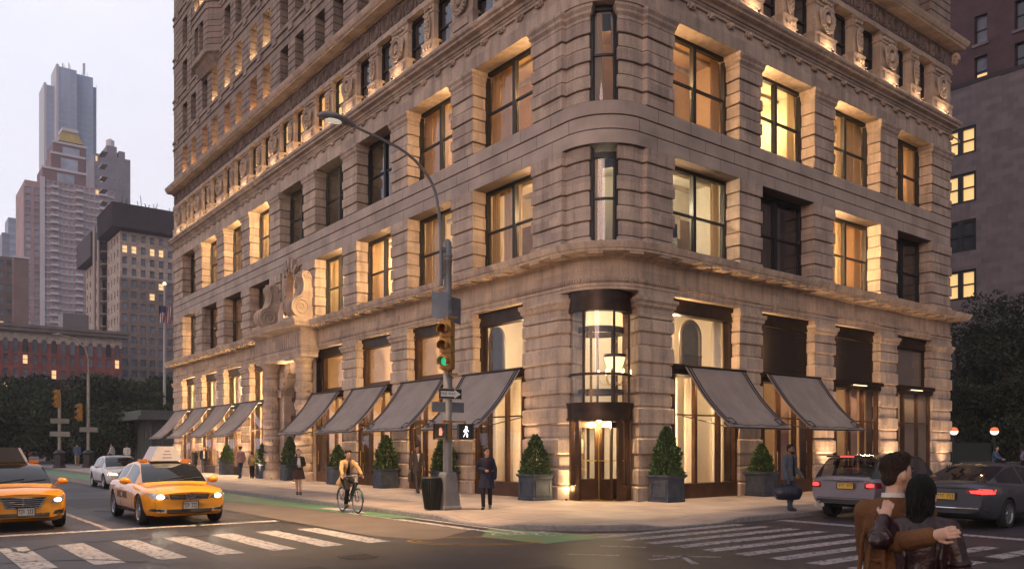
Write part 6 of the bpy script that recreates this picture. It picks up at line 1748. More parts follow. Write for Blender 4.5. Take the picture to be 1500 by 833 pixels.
BT = empty('beige_tower', (0, 0, 0), 0, 'beige office tower with dark brown crown right beside the corner building', 'building')
BEI = stone_mat('beige_masonry', (0.50, 0.42, 0.38), streak=0.12); BEI2 = stone_mat('shaded_beige_masonry', (0.27, 0.215, 0.205), streak=0.15); BRN = mat('brown_cladding', (0.055, 0.033, 0.036), 0.7, var=0.25, scale=0.25)  # second masonry is a darker beige, the right face's shade put into colour
yb = 196.0
cx_, _, tc_ = wpos(176, y=yb); xr = cx_ + 42
zt = zat(335, tc_); zs = zat(405, tc_)
grid_building(BT, 'w', 'S', cx_, xr, yb, zs, zt - 0.5, 20, 4, BEI, WIN_COOL, 0.52, 0.62, 0.4, 0.22, 11, 40)
grid_building(BT, 'w', 'S', cx_, xr, yb, 2, zs, 20, 15, BEI2, WIN_COOL, 0.58, 0.58, 0.4, 0.04, 12, 72)
yn = wpos(118, x=cx_)[1]; yn = yb + min(70, max(20, yn - yb))
grid_building(BT, 'w', 'W', yb + 1.01, yb + 14, cx_, 2, zt - 0.5, 4, 16, BEI, WIN_DARK, 0.36, 0.5, 0.4, 0.02, 13, 85)
grid_building(BT, 'w', 'W', yb + 20, yb + 36, cx_ - 1.0, 2, zt - 4, 4, 15, BEI, WIN_DARK, 0.36, 0.5, 0.4, 0.02, 14, 96)
mb = MB(); mb.box(cx_ + 1.0, xr, yb + 1.01, yb + 36, 0, zt); mb.build('body', BEI2, BT)
mb = MB()
mb.box(cx_ - 2.2, xr + 1, yb - 2.0, yb + 15, zt, zat(300, tc_)); mb.build('crown', BRN, BT)
mb = MB(); mb.box(cx_ - 3.0, xr, yb + 19, yb + 38, zt - 3.6, zat(318, tc_)); mb.build('crown', BRN, BT)
mb = MB()
for i in range(40): mb.box(cx_ - 2.28, cx_ - 2.2, yb - 1.9 + i * 0.42, yb - 1.8 + i * 0.42, zt, zat(300, tc_))
for i in range(60): mb.box(cx_ - 2.0 + i * 0.72, cx_ - 1.85 + i * 0.72, yb - 2.08, yb - 2.0, zt, zat(300, tc_))
mb.build('fins', BRN, BT)
rnd = random.Random(4); mb = MB()
for i in range(46):
    u = rnd.uniform(cx_, cx_ + 28); v = yb + rnd.uniform(-1, 8); mb.bar((u, v, zat(300, tc_)), (u + rnd.uniform(-.4, .4), v, zat(300, tc_) + rnd.uniform(0.8, 3.2)), 0.12)
mb.box(cx_ + 16, cx_ + 26, yb + 4, yb + 10, zat(300, tc_), zat(290, tc_)); mb.build('roof_clutter', mat('roof_grey', (0.09, 0.08, 0.095), 0.7, var=0.2), BT)
mb = MB()
for dx in (0.0, 1.3): mb.tube([(cx_ - 1.6 - dx * 0.5, yb + 16.6 + dx * 1.2, 2), (cx_ - 1.6 - dx * 0.5, yb + 16.6 + dx * 1.2, zat(312, tc_))], 0.38, 8)
for k in range(24): mb.box(cx_ - 1.0, cx_ + 0.4, yb + 15, yb + 19.5, 4 + k * 3.2, 4.25 + k * 3.2)
mb.build('flue_pipes', mat('pale_pipe', (0.42, 0.36, 0.33), 0.5, var=0.1), BT)
GT = empty('gold_crown_tower', (0, 0, 0), 0, 'tall pinkish brick apartment tower with gold crown and stepped top', 'building')
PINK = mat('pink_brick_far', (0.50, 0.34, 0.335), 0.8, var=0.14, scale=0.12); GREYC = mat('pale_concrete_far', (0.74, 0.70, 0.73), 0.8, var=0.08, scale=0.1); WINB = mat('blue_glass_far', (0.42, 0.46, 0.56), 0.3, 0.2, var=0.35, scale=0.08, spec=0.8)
yb = 395.0
xl, _, tl = wpos(36, y=yb); xr, _, tr = wpos(168, y=yb); xm, _, tm = wpos(62, y=yb)
z_main = zat(262, tm)
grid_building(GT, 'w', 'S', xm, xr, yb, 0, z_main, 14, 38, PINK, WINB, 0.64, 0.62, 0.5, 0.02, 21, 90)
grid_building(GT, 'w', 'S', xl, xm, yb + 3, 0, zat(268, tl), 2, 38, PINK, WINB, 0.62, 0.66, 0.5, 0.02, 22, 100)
mb = MB()
for r in range(38):
    z = r * z_main / 38
    mb.box(xm - 0.3, xr, yb - 0.25, yb, z, z + 0.45)
for c in range(1, 9, 3):
    u = lerp(xm, xr, c / 9); mb.box(u, u + (xr - xm) / 9 * 0.9, yb - 1.6, yb - 0.26, 0.0, 0.2)
    for r in range(38): z = r * z_main / 38; mb.box(u, u + (xr - xm) / 9 * 0.9, yb - 1.6, yb - 0.26, z, z + 0.9)
mb.box(xm - 0.9, xm + 0.9, yb - 0.6, yb, 0, z_main + 1)
mb.build('slab_edges', GREYC, GT)
mb = MB(); mb.box(xl + 0.5, xr, yb + 4.01, yb + 34, 0, z_main - 0.5); mb.build('body', PINK, GT)
for pa, pb, ya, yb_, dd in ((62, 126, 243, 262, 6), (75, 124, 222, 246, 9), (78, 126, 206, 224, 10)):
    ua, ub = wpos(pa, y=yb + dd)[0], wpos(pb, y=yb + dd)[0]; tt = wpos(pa, y=yb + dd)[2]
    mb = MB(); mb.box(ua, ub, yb + dd, yb + dd + 16, zat(yb_, tt) - 6, zat(ya, tt)); st = mb.build('stepped_top', mat('dark_brick_far', (0.27, 0.16, 0.16), 0.8, var=0.15, scale=0.1), GT)
    mb = MB(); mb.box(ua - 0.4, ub + 0.4, yb + dd - 0.4, yb + dd, zat(ya, tt) - 0.8, zat(ya, tt) + 0.2); mb.build('parapet', GREYC, st)
    mb = MB(); um = (ua + ub) / 2; mb.box(um - 3, um + 4, yb + dd - 0.3, yb + dd - 0.05, zat(yb_, tt), zat(ya, tt) - 2); mb.build('tall_window', WINB, st)
ua, ub, tt = wpos(85, y=yb + 12)[0], wpos(122, y=yb + 12)[0], wpos(85, y=yb + 12)[2]
mb = MB(); za, zb = zat(206, tt), zat(188, tt)
mb.add([(ua, yb + 11, za), (ub, yb + 11, za), (ub, yb + 24, za), (ua, yb + 24, za), (ua + 2.2, yb + 14, zb), (ub - 2.2, yb + 14, zb), (ub - 2.2, yb + 22, zb), (ua + 2.2, yb + 22, zb)], [(0, 1, 5, 4), (1, 2, 6, 5), (2, 3, 7, 6), (3, 0, 4, 7), (4, 5, 6, 7)])
mb.build('gold_roof', mat('gold_metal', (0.52, 0.36, 0.10), 0.45, 0.4, var=0.15, scale=0.3, stretch=(1, 1, 0.1)), GT)
mb = MB(); mb.box(ua + 1.8, ub - 1.8, yb + 13.6, yb + 22.5, zb, zb + 1.6); mb.build('roof_rim', GREYC, GT)
CT = empty('glass_tower', (0, 0, 0), 0, 'slender pale blue glass tower rising behind the gold crown', 'building')
yb = 560.0
VG = mat('tower_glass', (0.40, 0.50, 0.70), 0.3, 0.0, var=0.22, scale=0.05, spec=0.9, stretch=(1, 1, 0.35)); FINM = mat('tower_fin', (0.62, 0.62, 0.66), 0.6, var=0.05)
for k, (pa, pb, pt, dd) in enumerate(((68, 88, 124, 8), (86, 112, 97, 0), (112, 136, 108, 4), (130, 141, 126, 10))):
    ua, ub, tt = wpos(pa, y=yb + dd)[0], wpos(pb, y=yb + dd)[0], wpos(pa, y=yb + dd)[2]
    mb = MB(); mb.box(ua, ub, yb + dd, yb + dd + 24, 0, zat(pt, tt)); v = mb.build('glass_shaft', VG, CT)
    mb = MB(); n = max(2, int((ub - ua) / 2.8))
    for i in range(n + 1):
        u = lerp(ua, ub, i / n); mb.box(u - 0.09, u + 0.09, yb + dd - 0.25, yb + dd, 0, zat(pt, tt) + (2.0 if i % 3 else 0))
    for i in range(int(zat(pt, tt) / 3.9)): mb.box(ua, ub, yb + dd - 0.12, yb + dd - 0.01, i * 3.9, i * 3.9 + 0.3)
    if k in (0, 1): mb.box(ua - 1.4, ua, yb + dd - 0.5, yb + dd + 20, 0, zat(pt, tt) + 1)
    mb.build('fins', FINM, v)
mb = MB();
for px in (92, 101, 122, 124):
    ua, _, tt = wpos(px, y=yb + 6); mb.bar((ua, yb + 6, zat(110, tt)), (ua, yb + 6, zat(93, tt)), 0.6)
mb.build('mast', FINM, CT)
DT = empty('dark_tower', (0, 0, 0), 0, 'dark grey stepped tower with small windows and roof tanks, right of the glass tower', 'building')
yb = 470.0; DG = mat('dark_grey_brick_far', (0.28, 0.25, 0.29), 0.8, var=0.12, scale=0.1)
ua, _, tt = wpos(138, y=yb); ub = wpos(191, y=yb)[0]; zt = zat(224, tt)
grid_building(DT, 'w', 'S', ua, ub, yb, 20, zt, 8, 26, DG, mat('grey_window_far', (0.30, 0.30, 0.36), 0.2, var=0.3, scale=0.1), 0.42, 0.5, 0.3, 0.03, 31, 100)
mb = MB(); mb.box(ua, ub, yb + 1.01, yb + 25, 0, zt); mb.build('body', DG, DT)
mb = MB(); u1_, u2_ = wpos(158, y=yb)[0], wpos(173, y=yb)[0]; mb.box(u1_, u2_, yb + 3, yb + 12, zt, zat(206, tt)); mb.box(wpos(176, y=yb)[0], wpos(185, y=yb)[0], yb + 3, yb + 12, zt, zat(211, tt)); mb.build('roof_house', DG, DT)
mb = MB(); mb.lathe([(2.2, 0), (2.2, 4), (0, 5.5)], 12, ((u1_ + u2_) / 2, yb + 7, zat(206, tt))); mb.build('tank', GREYC, DT)
def block(name, label, pa, pb, pt, yb, m, wm, cols, rows, seed, lit=0.1):
    o = empty(name, (0, 0, 0), 0, label, 'building')
    ua, ub, tt = wpos(pa, y=yb)[0], wpos(pb, y=yb)[0], wpos(max(pa, 0), y=yb)[2]
    grid_building(o, 'w', 'S', ua, ub, yb, 0, zat(pt, tt), cols, rows, m, wm, 0.6, 0.5, 0.4, lit, seed, 80)
    mb = MB(); mb.box(ua, ub, yb + 1.01, yb + 22, 0, zat(pt, tt)); mb.build('body', m, o)
    return o
block('brown_block', 'plain brown block with stacked windows at the left edge, left of the gold crowned tower', -30, 20, 375, 262, mat('brown_wall_far', (0.19, 0.145, 0.14), 0.8, var=0.1, scale=0.2), WIN_COOL, 4, 16, 41, 0.12)
o = empty('party_wall_block', (0, 0, 0), 0, 'windowless tan brick side wall standing before the gold crowned tower', 'building')
ua, ub, tt = wpos(20, y=258)[0], wpos(42, y=258)[0], wpos(20, y=258)[2]
mb = MB(); mb.box(ua, ub, 258, 282, 0, zat(377, tt)); mb.build('wall', mat('tan_brick_far', (0.27, 0.19, 0.17), 0.8, var=0.1, scale=0.3), o)
mb = MB(); mb.box(ua, ub + 0.3, 257.7, 258, zat(377, tt), zat(377, tt) + 0.6); mb.build('coping', GREYC, o)
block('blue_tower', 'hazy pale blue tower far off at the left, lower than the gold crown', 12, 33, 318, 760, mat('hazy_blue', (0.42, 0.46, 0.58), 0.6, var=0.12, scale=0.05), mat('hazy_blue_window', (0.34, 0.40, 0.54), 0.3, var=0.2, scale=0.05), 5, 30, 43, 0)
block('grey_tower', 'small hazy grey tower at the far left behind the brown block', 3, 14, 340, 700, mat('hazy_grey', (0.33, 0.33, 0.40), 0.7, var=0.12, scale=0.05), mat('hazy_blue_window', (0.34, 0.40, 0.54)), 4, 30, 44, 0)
o = empty('roof_plant', (0, 0, 0), 0, 'ribbed grey plant room on the roof of the red brick block', 'roof plant')
ua, ub, tt = wpos(92, y=190)[0], wpos(130, y=190)[0], wpos(92, y=190)[2]
mb = MB(); mb.box(ua, ub, 190, 196, 20, zat(458, tt)); mb.build('casing', mat('ribbed_grey', (0.26, 0.24, 0.25), 0.6, var=0.08), o)
mb = MB()
for i in range(24): u = lerp(ua, ub, i / 24); mb.box(u, u + 0.1, 189.9, 190, 20, zat(458, tt))
mb.build('ribs', mat('ribbed_grey', (0.26, 0.24, 0.25)), o)
KX, KY = wpos(222, y=66)[0], 66
KI = empty('kiosk', (KX, KY, G0), 0, 'small grey green glazed kiosk with flat roof beyond the last awning', 'kiosk')
KG = mat('kiosk_green', (0.10, 0.115, 0.11), 0.6, var=0.12)
mb = MB(); mb.box(0, 9, 0, 9, 0, 4.4); mb.build('body', mat('kiosk_glass', (0.10, 0.12, 0.12), 0.2, var=0.3, scale=1.0), KI)
mb = MB()
for i in range(10): mb.box(i * 1.0 - 0.06, i * 1.0 + 0.06, -0.1, 0, 0, 4.4); mb.box(-0.1, 0, i * 1.0 - 0.06, i * 1.0 + 0.06, 0, 4.4)
mb.box(-0.12, 9, -0.12, 0, 2.5, 2.62); mb.build('glazing_bar', KG, KI)
mb = MB(); mb.box(-1.6, 10, -1.6, 10, 4.4, 4.75); mb.box(-1.3, 10, -1.3, 10, 4.75, 5.3); mb.build('roof', KG, KI)
EB = empty('east_building', (0, 0, 0), 0, 'dark purple grey party wall building with brick upper part at the right edge', 'building')
EX = 56.0
PURP = stone_mat('purple_stucco', (0.155, 0.13, 0.148), var=0.10, streak=0.08); DBR = brick('dark_brick', (0.085, 0.042, 0.05), (0.07, 0.036, 0.045), (0.05, 0.035, 0.04), 1.0, 0.5, 0.16, 0.85, 0.02)
ys = lambda px: wpos(px, x=EX)[1]; te = lambda px: wpos(px, x=EX)[2]
zB = zat(132, te(1398)); zB2 = zat(111, te(1466))
y0_, y1_ = -40.0, ys(1370) + 6
ystep = ys(1466)
wins = [('S', 1402, 1430, 186, 226, True), ('S', 1399, 1430, 253, 297, True), ('S', 1399, 1430, 322, 368, False), ('S', 1397, 1430, 395, 438, True)]
ya, yb2 = ys(1430), ys(1398) + 0.9
mb = MB(); mb.box(EX, EX + 1, yb2, y1_, 0, zB); mb.box(EX, EX + 1, ystep, ya, 0, zB); mb.box(EX, EX + 1, y0_, ystep, 0, zB2)
zs_ = [(zat(b, te(1415)), zat(a, te(1415))) for _, _, _, a, b, _ in wins][::-1]
prev = 0
for z0_, z1_ in zs_: mb.box(EX + 0.002, EX + 1, ya, yb2, prev, z0_); prev = z1_
mb.box(EX + 0.002, EX + 1, ya, yb2, prev, zB)
mb.build('stucco_wall', PURP, EB)
for (z0_, z1_), (_, _, _, _, _, on) in zip(zs_, wins[::-1]):
    mb = MB(); ym = (ya + yb2) / 2
    for a, b in ((ya, ya + 0.22), (ym - 0.2, ym + 0.2), (yb2 - 0.22, yb2)): mb.box(EX + 0.1, EX + 0.3, a, b, z0_, z1_)
    for a, b in ((ya + 0.22, ym - 0.2), (ym + 0.2, yb2 - 0.22)):
        mb.box(EX + 0.1, EX + 0.3, a, b, z0_, z0_ + 0.2); mb.box(EX + 0.1, EX + 0.3, a, b, z1_ - 0.2, z1_); mb.box(EX + 0.14, EX + 0.28, a, b, (z0_ + z1_) / 2 - 0.06, (z0_ + z1_) / 2 + 0.06)
    f = mb.build('window', FRAME, EB)
    g = MB(); g.box(EX + 0.3, EX + 0.33, ya, yb2, z0_, z1_); g.build('pane', emis('east_lit_window', (1.0, 0.62, 0.24), 0.62) if on else mat('dark_window', (0.03, 0.03, 0.04)), f)
mb = MB(); mb.box(EX - 0.05, EX + 1, y0_, ystep, zB2, zB2 + 0.35); mb.box(EX - 0.05, EX + 1, ystep, y1_, zB, zB + 0.35); mb.build('coping', mat('dark_coping', (0.03, 0.022, 0.028), 0.8), EB)
XB = EX + 1.2
mb = MB(); zt = zB + 26
bw = [(1427, 1446, 12, 54), (1427, 1446, 73, 116), (1486, 1510, -12, 25), (1486, 1510, 58, 90)]
ycol = sorted([(wpos(b, x=XB)[1], wpos(a, x=XB)[1]) for a, b in ((1427, 1446), (1486, 1510))])
rows = [[(zat(116, te(1436)), zat(73, te(1436))), (zat(54, te(1436)), zat(12, te(1436)))]] * 2
edges = [y0_] + [v for p in ycol for v in p] + [y1_]
for a, b in zip(edges[0::2], edges[1::2]): mb.box(XB, XB + 1, a, b, zB - 1, zt)
for (a, b) in ycol:
    p_ = zB - 1
    for z0_, z1_ in rows[0]: mb.box(XB + 0.002, XB + 1, a, b, p_, z0_); p_ = z1_
    mb.box(XB + 0.002, XB + 1, a, b, p_, zt)
mb.build('brick_wall', DBR, EB)
for ci, (a, b) in enumerate(ycol):
    for ri, (z0_, z1_) in enumerate(rows[0]):
        m = MB(); m.box(XB + 0.28, XB + 0.34, a, b, (z0_ + z1_) / 2 - 0.05, (z0_ + z1_) / 2 + 0.05)
        for q in (a, b - 0.1): m.box(XB + 0.28, XB + 0.34, q, q + 0.1, z0_, z1_)
        f = m.build('window', FRAME, EB)
        g = MB(); g.box(XB + 0.36, XB + 0.4, a, b, z0_, z1_); g.build('pane', mat('pale_blind', (0.14, 0.14, 0.19), 0.4, var=0.3, scale=0.8) if ci else mat('dark_window', (0.03, 0.03, 0.04)), f)
        if ci and ri == 0: g = MB(); g.box(XB + 0.345, XB + 0.355, a + 0.12, b - 0.12, z0_ + 0.05, lerp(z0_, z1_, 0.42)); g.build('lit_pane', emis('east_lit_window', (1.0, 0.62, 0.24), 0.62), f)
        s = MB(); s.box(XB - 0.12, XB + 0.2, a - 0.15, b + 0.15, z0_ - 0.25, z0_); s.build('sill', PURP, f)
mb = MB(); mb.box(XB + 1.01, XB + 20, y0_, y1_, 0, zt); mb.build('body', DBR, EB)

# ================================================================== vehicles
RUBBER = mat('tyre_rubber', (0.012, 0.012, 0.013), 0.85, var=0.15)
ALLOY = mat('alloy_rim', (0.42, 0.42, 0.45), 0.3, 0.9, var=0.08)
CHROME = mat('chrome', (0.62, 0.62, 0.65), 0.15, 1.0, var=0.04)
BLKPL = mat('black_plastic', (0.012, 0.012, 0.013), 0.5, var=0.1)
CARGL = mat('car_glass', (0.010, 0.012, 0.016), 0.04, 0.0, var=0, spec=0.9)
CARGL_T = glass('clear_car_glass', (0.62, 0.64, 0.66), 0.25)
HEADL = emis('headlamp_glow', (1.0, 0.88, 0.66), 9.0)
HEADC = mat('headlamp_glass', (0.35, 0.35, 0.38), 0.08, 0.3, var=0.3, scale=12, spec=0.9)
TAILG = emis('tail_glow', (1.0, 0.035, 0.03), 2.6); TAILD = mat('tail_lens', (0.16, 0.008, 0.01), 0.15, var=0.2, scale=20)
PLATEY = mat('plate_yellow', (0.55, 0.33, 0.04), 0.5, var=0.08); PLATEW = mat('plate_white', (0.45, 0.44, 0.42), 0.5, var=0.08); PLATEINK = mat('plate_ink', (0.03, 0.03, 0.06), 0.6, var=0)
def paint(name, rgb, metal=0.25, rough=0.28, coat=0.7): return mat(name, rgb, rough, metal, var=0.05, scale=2, coat=coat)
def ray_patch(bvh, axis, quad_, n, m, off, name, material, parent, thick=0.02, shape=None, far=6.0, smooth=True):
    """a panel pressed onto the body: quad of (a, b) corners seen along an axis, projected on the surface"""
    (a0, b0), (a1, b1), (a2, b2), (a3, b3) = quad_
    D = {'front': Vector((1, 0, 0)), 'rear': Vector((-1, 0, 0)), 'left': Vector((0, 1, 0)), 'right': Vector((0, -1, 0)), 'top': Vector((0, 0, -1))}[axis]
    def org(a, b):
        if axis in ('front', 'rear'): return Vector((-far if axis == 'front' else far + 6, a, b))
        if axis in ('left', 'right'): return Vector((a, -far if axis == 'left' else far, b))
        return Vector((a, b, far))
    mb = MB(); V = []; last = None
    for j in range(m + 1):
        for i in range(n + 1):
            s, t = i / n, j / m
            if shape: s, t = shape(s, t)
            a = (a0 * (1 - s) + a1 * s) * (1 - t) + (a3 * (1 - s) + a2 * s) * t
            b = (b0 * (1 - s) + b1 * s) * (1 - t) + (b3 * (1 - s) + b2 * s) * t
            h = bvh.ray_cast(org(a, b), D)
            p = h[0]
            if p is None:
                q = bvh.find_nearest(org(a, b) * 0.0 + (Vector((last.x, a, b)) if last is not None and axis in ('front', 'rear') else Vector((a, (last.y if last is not None else 0), b)) if axis in ('left', 'right') else Vector((a, b, 1))))
                p = q[0]
            last = p; V.append(p - D * off)
    B = [p + D * thick for p in V]; k = len(V)
    fs = []
    w = n + 1
    for j in range(m):
        for i in range(n):
            a = j * w + i; fs.append((a, a + 1, a + w + 1, a + w))
    edge = [i for i in range(w)] + [j * w + n for j in range(1, m + 1)] + [m * w + i for i in range(n - 1, -1, -1)] + [j * w for j in range(m - 1, 0, -1)]
    for a, b in zip(edge, edge[1:] + edge[:1]): fs.append((a, b, k + b, k + a))
    mb.add(V + B, fs)
    return mb.build(name, material, parent, smooth=smooth)
def rounded(s, t, k=0.35):
    """squash a unit square's corners"""
    x, y = 2 * s - 1, 2 * t - 1
    return (x * math.sqrt(max(0, 1 - k * y * y)) + 1) / 2, (y * math.sqrt(max(0, 1 - k * x * x)) + 1) / 2
def make_wheel(r, w, rim_r, spokes, parent, loc, side, dark=False):
    m = MB(Matrix.Rotation(R(90), 4, 'X'))
    m.lathe([(rim_r, -w / 2 + 0.01), (r - 0.03, -w / 2), (r - 0.005, -w / 2 + 0.03), (r, 0), (r - 0.005, w / 2 - 0.03), (r - 0.03, w / 2), (rim_r, w / 2 - 0.01), (rim_r, -w / 2 + 0.01)], 32)
    o = m.build('wheel', RUBBER, parent, smooth=True); o.location = loc
    m = MB(Matrix.Rotation(R(90 if side > 0 else -90), 4, 'X'))
    zf = -w / 2 + 0.02
    m.lathe([(rim_r + 0.002, -w / 2 + 0.005), (rim_r - 0.02, zf), (rim_r - 0.03, zf + 0.05), (rim_r - 0.03, w / 2 - 0.02)], 32)
    for k in range(spokes):
        a = 2 * PI * k / spokes
        m.bar((0.04 * math.cos(a), 0.04 * math.sin(a), zf + 0.03), ((rim_r - 0.015) * math.cos(a), (rim_r - 0.015) * math.sin(a), zf + 0.02), 0.05, 0.03)
    m.lathe([(0.0, zf + 0.005), (0.05, zf + 0.005), (0.07, zf + 0.03), (0.07, zf + 0.06)], 14)
    m.build('rim', ALLOY if not dark else mat('dark_rim', (0.1, 0.1, 0.11), 0.35, 0.8), o, smooth=True)
    m = MB(Matrix.Rotation(R(90 if side > 0 else -90), 4, 'X')); m.lathe([(0, zf + 0.07), (rim_r - 0.032, zf + 0.07), (rim_r - 0.032, zf + 0.09), (0, zf + 0.09)], 20); m.build('brake_disc', BLKPL, o)
    return o
def car(spec, loc, rz, label, cat='car', group=None, name='parked_car', scale=1.0):
    S = spec; L = S['L']; W = S['W'] / 2
    root = empty(name, loc, rz, label, cat, group); root.scale = (scale,) * 3
    sm = smooth_interp
    nx = 44; xs = []
    for i in range(nx + 1):
        t = i / nx; xs.append(L * (t - 0.12 * math.sin(2 * PI * t) * 0.8))
    bow_f, bow_r = S.get('bow', (0.16, 0.12))
    def ringpts(x):
        w = W * sm(S['plan'], x); zb = sm(S['bot'], x); zt = sm(S['top'], x); c = S.get('crown', 0.05)
        zs = zt - S.get('shoulder', 0.07); zm = lerp(zb, zs, 0.55)
        pts = [(0, zb), (0.78 * w, zb), (0.90 * w, zb + 0.04), (0.965 * w, zb + 0.14), (0.99 * w, lerp(zb, zm, 0.7)), (w, zm), (w * 0.998, lerp(zm, zs, 0.45)), (w * 0.985, lerp(zm, zs, 0.85)), (w * 0.965, zs), (w * 0.93, zs + 0.035), (w * 0.86, zt - 0.008), (w * 0.6, zt + c * 0.55), (w * 0.3, zt + c * 0.9), (0, zt + c)]
        return pts
    mb = MB(); rows = []
    for x in xs:
        P_ = ringpts(x); full = P_ + [(-y, z) for y, z in P_[-2:0:-1]]
        row = []
        for y, z in full:
            k = (abs(y) / W) ** 2
            dx = bow_f * k * max(0, 1 - x / 0.9) - bow_r * k * max(0, 1 - (L - x) / 0.8)
            lean = S.get('lean', 0.0)
            row.append((x + dx, y, z))
        rows.append(row)
    m = len(rows[0])
    vs = [p for r_ in rows for p in r_]; fs = []
    for i in range(nx):
        for k in range(m): fs.append((i * m + k, i * m + (k + 1) % m, (i + 1) * m + (k + 1) % m, (i + 1) * m + k))
    fs.append(tuple(range(m))[::-1]); fs.append(tuple(nx * m + k for k in range(m)))
    mb.add(vs, fs)
    body = mb.build('body', S['paint'], root, smooth=True)
    r = S['wr']
    cut = MB()
    for xw in S['axles']:
        for s in (-1, 1):
            c = MB(); n = 28
            va = [(xw + (r + 0.045) * math.cos(2 * PI * q / n), y, r + (r + 0.045) * math.sin(2 * PI * q / n)) for y in (s * (W - 0.30), s * (W + 0.3)) for q in range(n)]
            cut.add(va, [tuple(range(n)), tuple(range(n, 2 * n))[::-1]] + [(q, n + q, n + (q + 1) % n, (q + 1) % n) for q in range(n)])
    co = cut.build('cutter', BLKPL, None)
    co.parent = root
    bpy.context.view_layer.update()
    bo = body.modifiers.new('b', 'BOOLEAN'); bo.object = co; bo.operation = 'DIFFERENCE'; bo.solver = 'EXACT'
    apply_mods(body)
    me_ = co.data; bpy.data.objects.remove(co); bpy.data.meshes.remove(me_)
    if not body.data.materials: body.data.materials.append(S['paint'])
    body.data.polygons.foreach_set('use_smooth', [True] * len(body.data.polygons)); body.data.set_sharp_from_angle(angle=R(38))
    g = S['cab']; xa, xb, xc, xd = g['xa'], g['xb'], g['xc'], g['xd']
    roof = [(xa, sm(S['top'], xa) + 0.01), (lerp(xa, xb, 0.5), lerp(sm(S['top'], xa), g['zr'], 0.56)), (xb, g['zr'] - 0.05), (lerp(xb, xc, 0.5), g['zr']), (xc, g['zr'] - g.get('drop', 0.06)), (lerp(xc, xd, 0.5), lerp(g['zr'] - g.get('drop', 0.06), sm(S['top'], xd) + 0.02, 0.45)), (xd, sm(S['top'], xd) + 0.02)]
    ng = 36; X = sorted(set([lerp(xa, xd, i / ng) for i in range(ng + 1)] + [xb, xc]))
    FR = (0, 0.3, 0.62, 0.87, 0.97, 1.0, 1.0, 1.0)
    rws = []
    for x in X:
        zt = sm(S['top'], x) - 0.03; zr_ = max(zt + 0.02, sm(roof, x)); w = W * sm(S['plan'], x) * g.get('wb', 0.90)
        t = (x - xa) / (xd - xa); w *= 1 - g.get('pinch', 0.10) * (2 * t - 1) ** 4
        H = g['zr'] - zt
        row = []
        for q, f in enumerate(FR):
            z = lerp(zt, zr_, f); y = w - (W * 0.9 - g['wt'] * W) * ((z - zt) / H)
            if q == 5: y *= 0.93; z = zr_
            if q == 6: y *= 0.5; z = zr_ + 0.018
            if q == 7: y = 0; z = zr_ + 0.024
            row.append((y, z))
        rws.append(row)
    parts = {'roof': MB(), 'windscreen': MB(), 'rear_window': MB(), 'side_window_l': MB(), 'side_window_r': MB()}
    pill = g.get('pillars', [])
    for i in range(len(X) - 1):
        xm = (X[i] + X[i + 1]) / 2
        for q in range(len(FR) - 1):
            for s in (-1, 1):
                v = [(X[i], s * rws[i][q][0], rws[i][q][1]), (X[i + 1], s * rws[i + 1][q][0], rws[i + 1][q][1]), (X[i + 1], s * rws[i + 1][q + 1][0], rws[i + 1][q + 1][1]), (X[i], s * rws[i][q + 1][0], rws[i][q + 1][1])]
                if q < 3:
                    glass_ = g['sa'] < xm < g['sd'] and not any(a < xm < b for a, b in pill)
                    key = ('side_window_l' if s < 0 else 'side_window_r') if glass_ else 'roof'
                elif q < 4: key = 'roof'
                else: key = 'windscreen' if xm < xb else ('rear_window' if xm > xc else 'roof')
                if key == 'windscreen' and xm < xa + 0.05: key = 'roof'
                parts[key].add(v, [(0, 1, 2, 3)])
    objs = {}
    allv = MB()
    for key, pm in parts.items():
        if not pm.v: continue
        nm = 'side_window' if key.startswith('side') else key
        allv.add(pm.v, pm.f)
        me = pm.mesh(nm)
        bm = bmesh.new(); bm.from_mesh(me); bmesh.ops.remove_doubles(bm, verts=bm.verts, dist=0.0005); bmesh.ops.recalc_face_normals(bm, faces=bm.faces); bm.to_mesh(me); bm.free()
        me.polygons.foreach_set('use_smooth', [True] * len(me.polygons))
        o = newobj(nm, me, S['paint'] if key == 'roof' else S.get('glass', CARGL), root)
        if key == 'roof' and S.get('roofpaint'): o.data.materials[0] = S['roofpaint']
        objs[key] = o
    bm_v = [v.co.copy() for v in body.data.vertices]; bm_f = [tuple(p.vertices) for p in body.data.polygons]
    bvh = BVHTree.FromPolygons(bm_v, bm_f)
    nb = len(bm_v); bvh2 = BVHTree.FromPolygons(bm_v + [Vector(p) for p in allv.v], bm_f + [tuple(nb + i for i in f) for f in allv.f])
    for xw in S['axles']:
        for s in (-1, 1): make_wheel(r, S['ww'], r * S.get('rimk', 0.68), S.get('spokes', 9), root, (xw, s * (W - S['ww'] / 2 - 0.015), r), s)
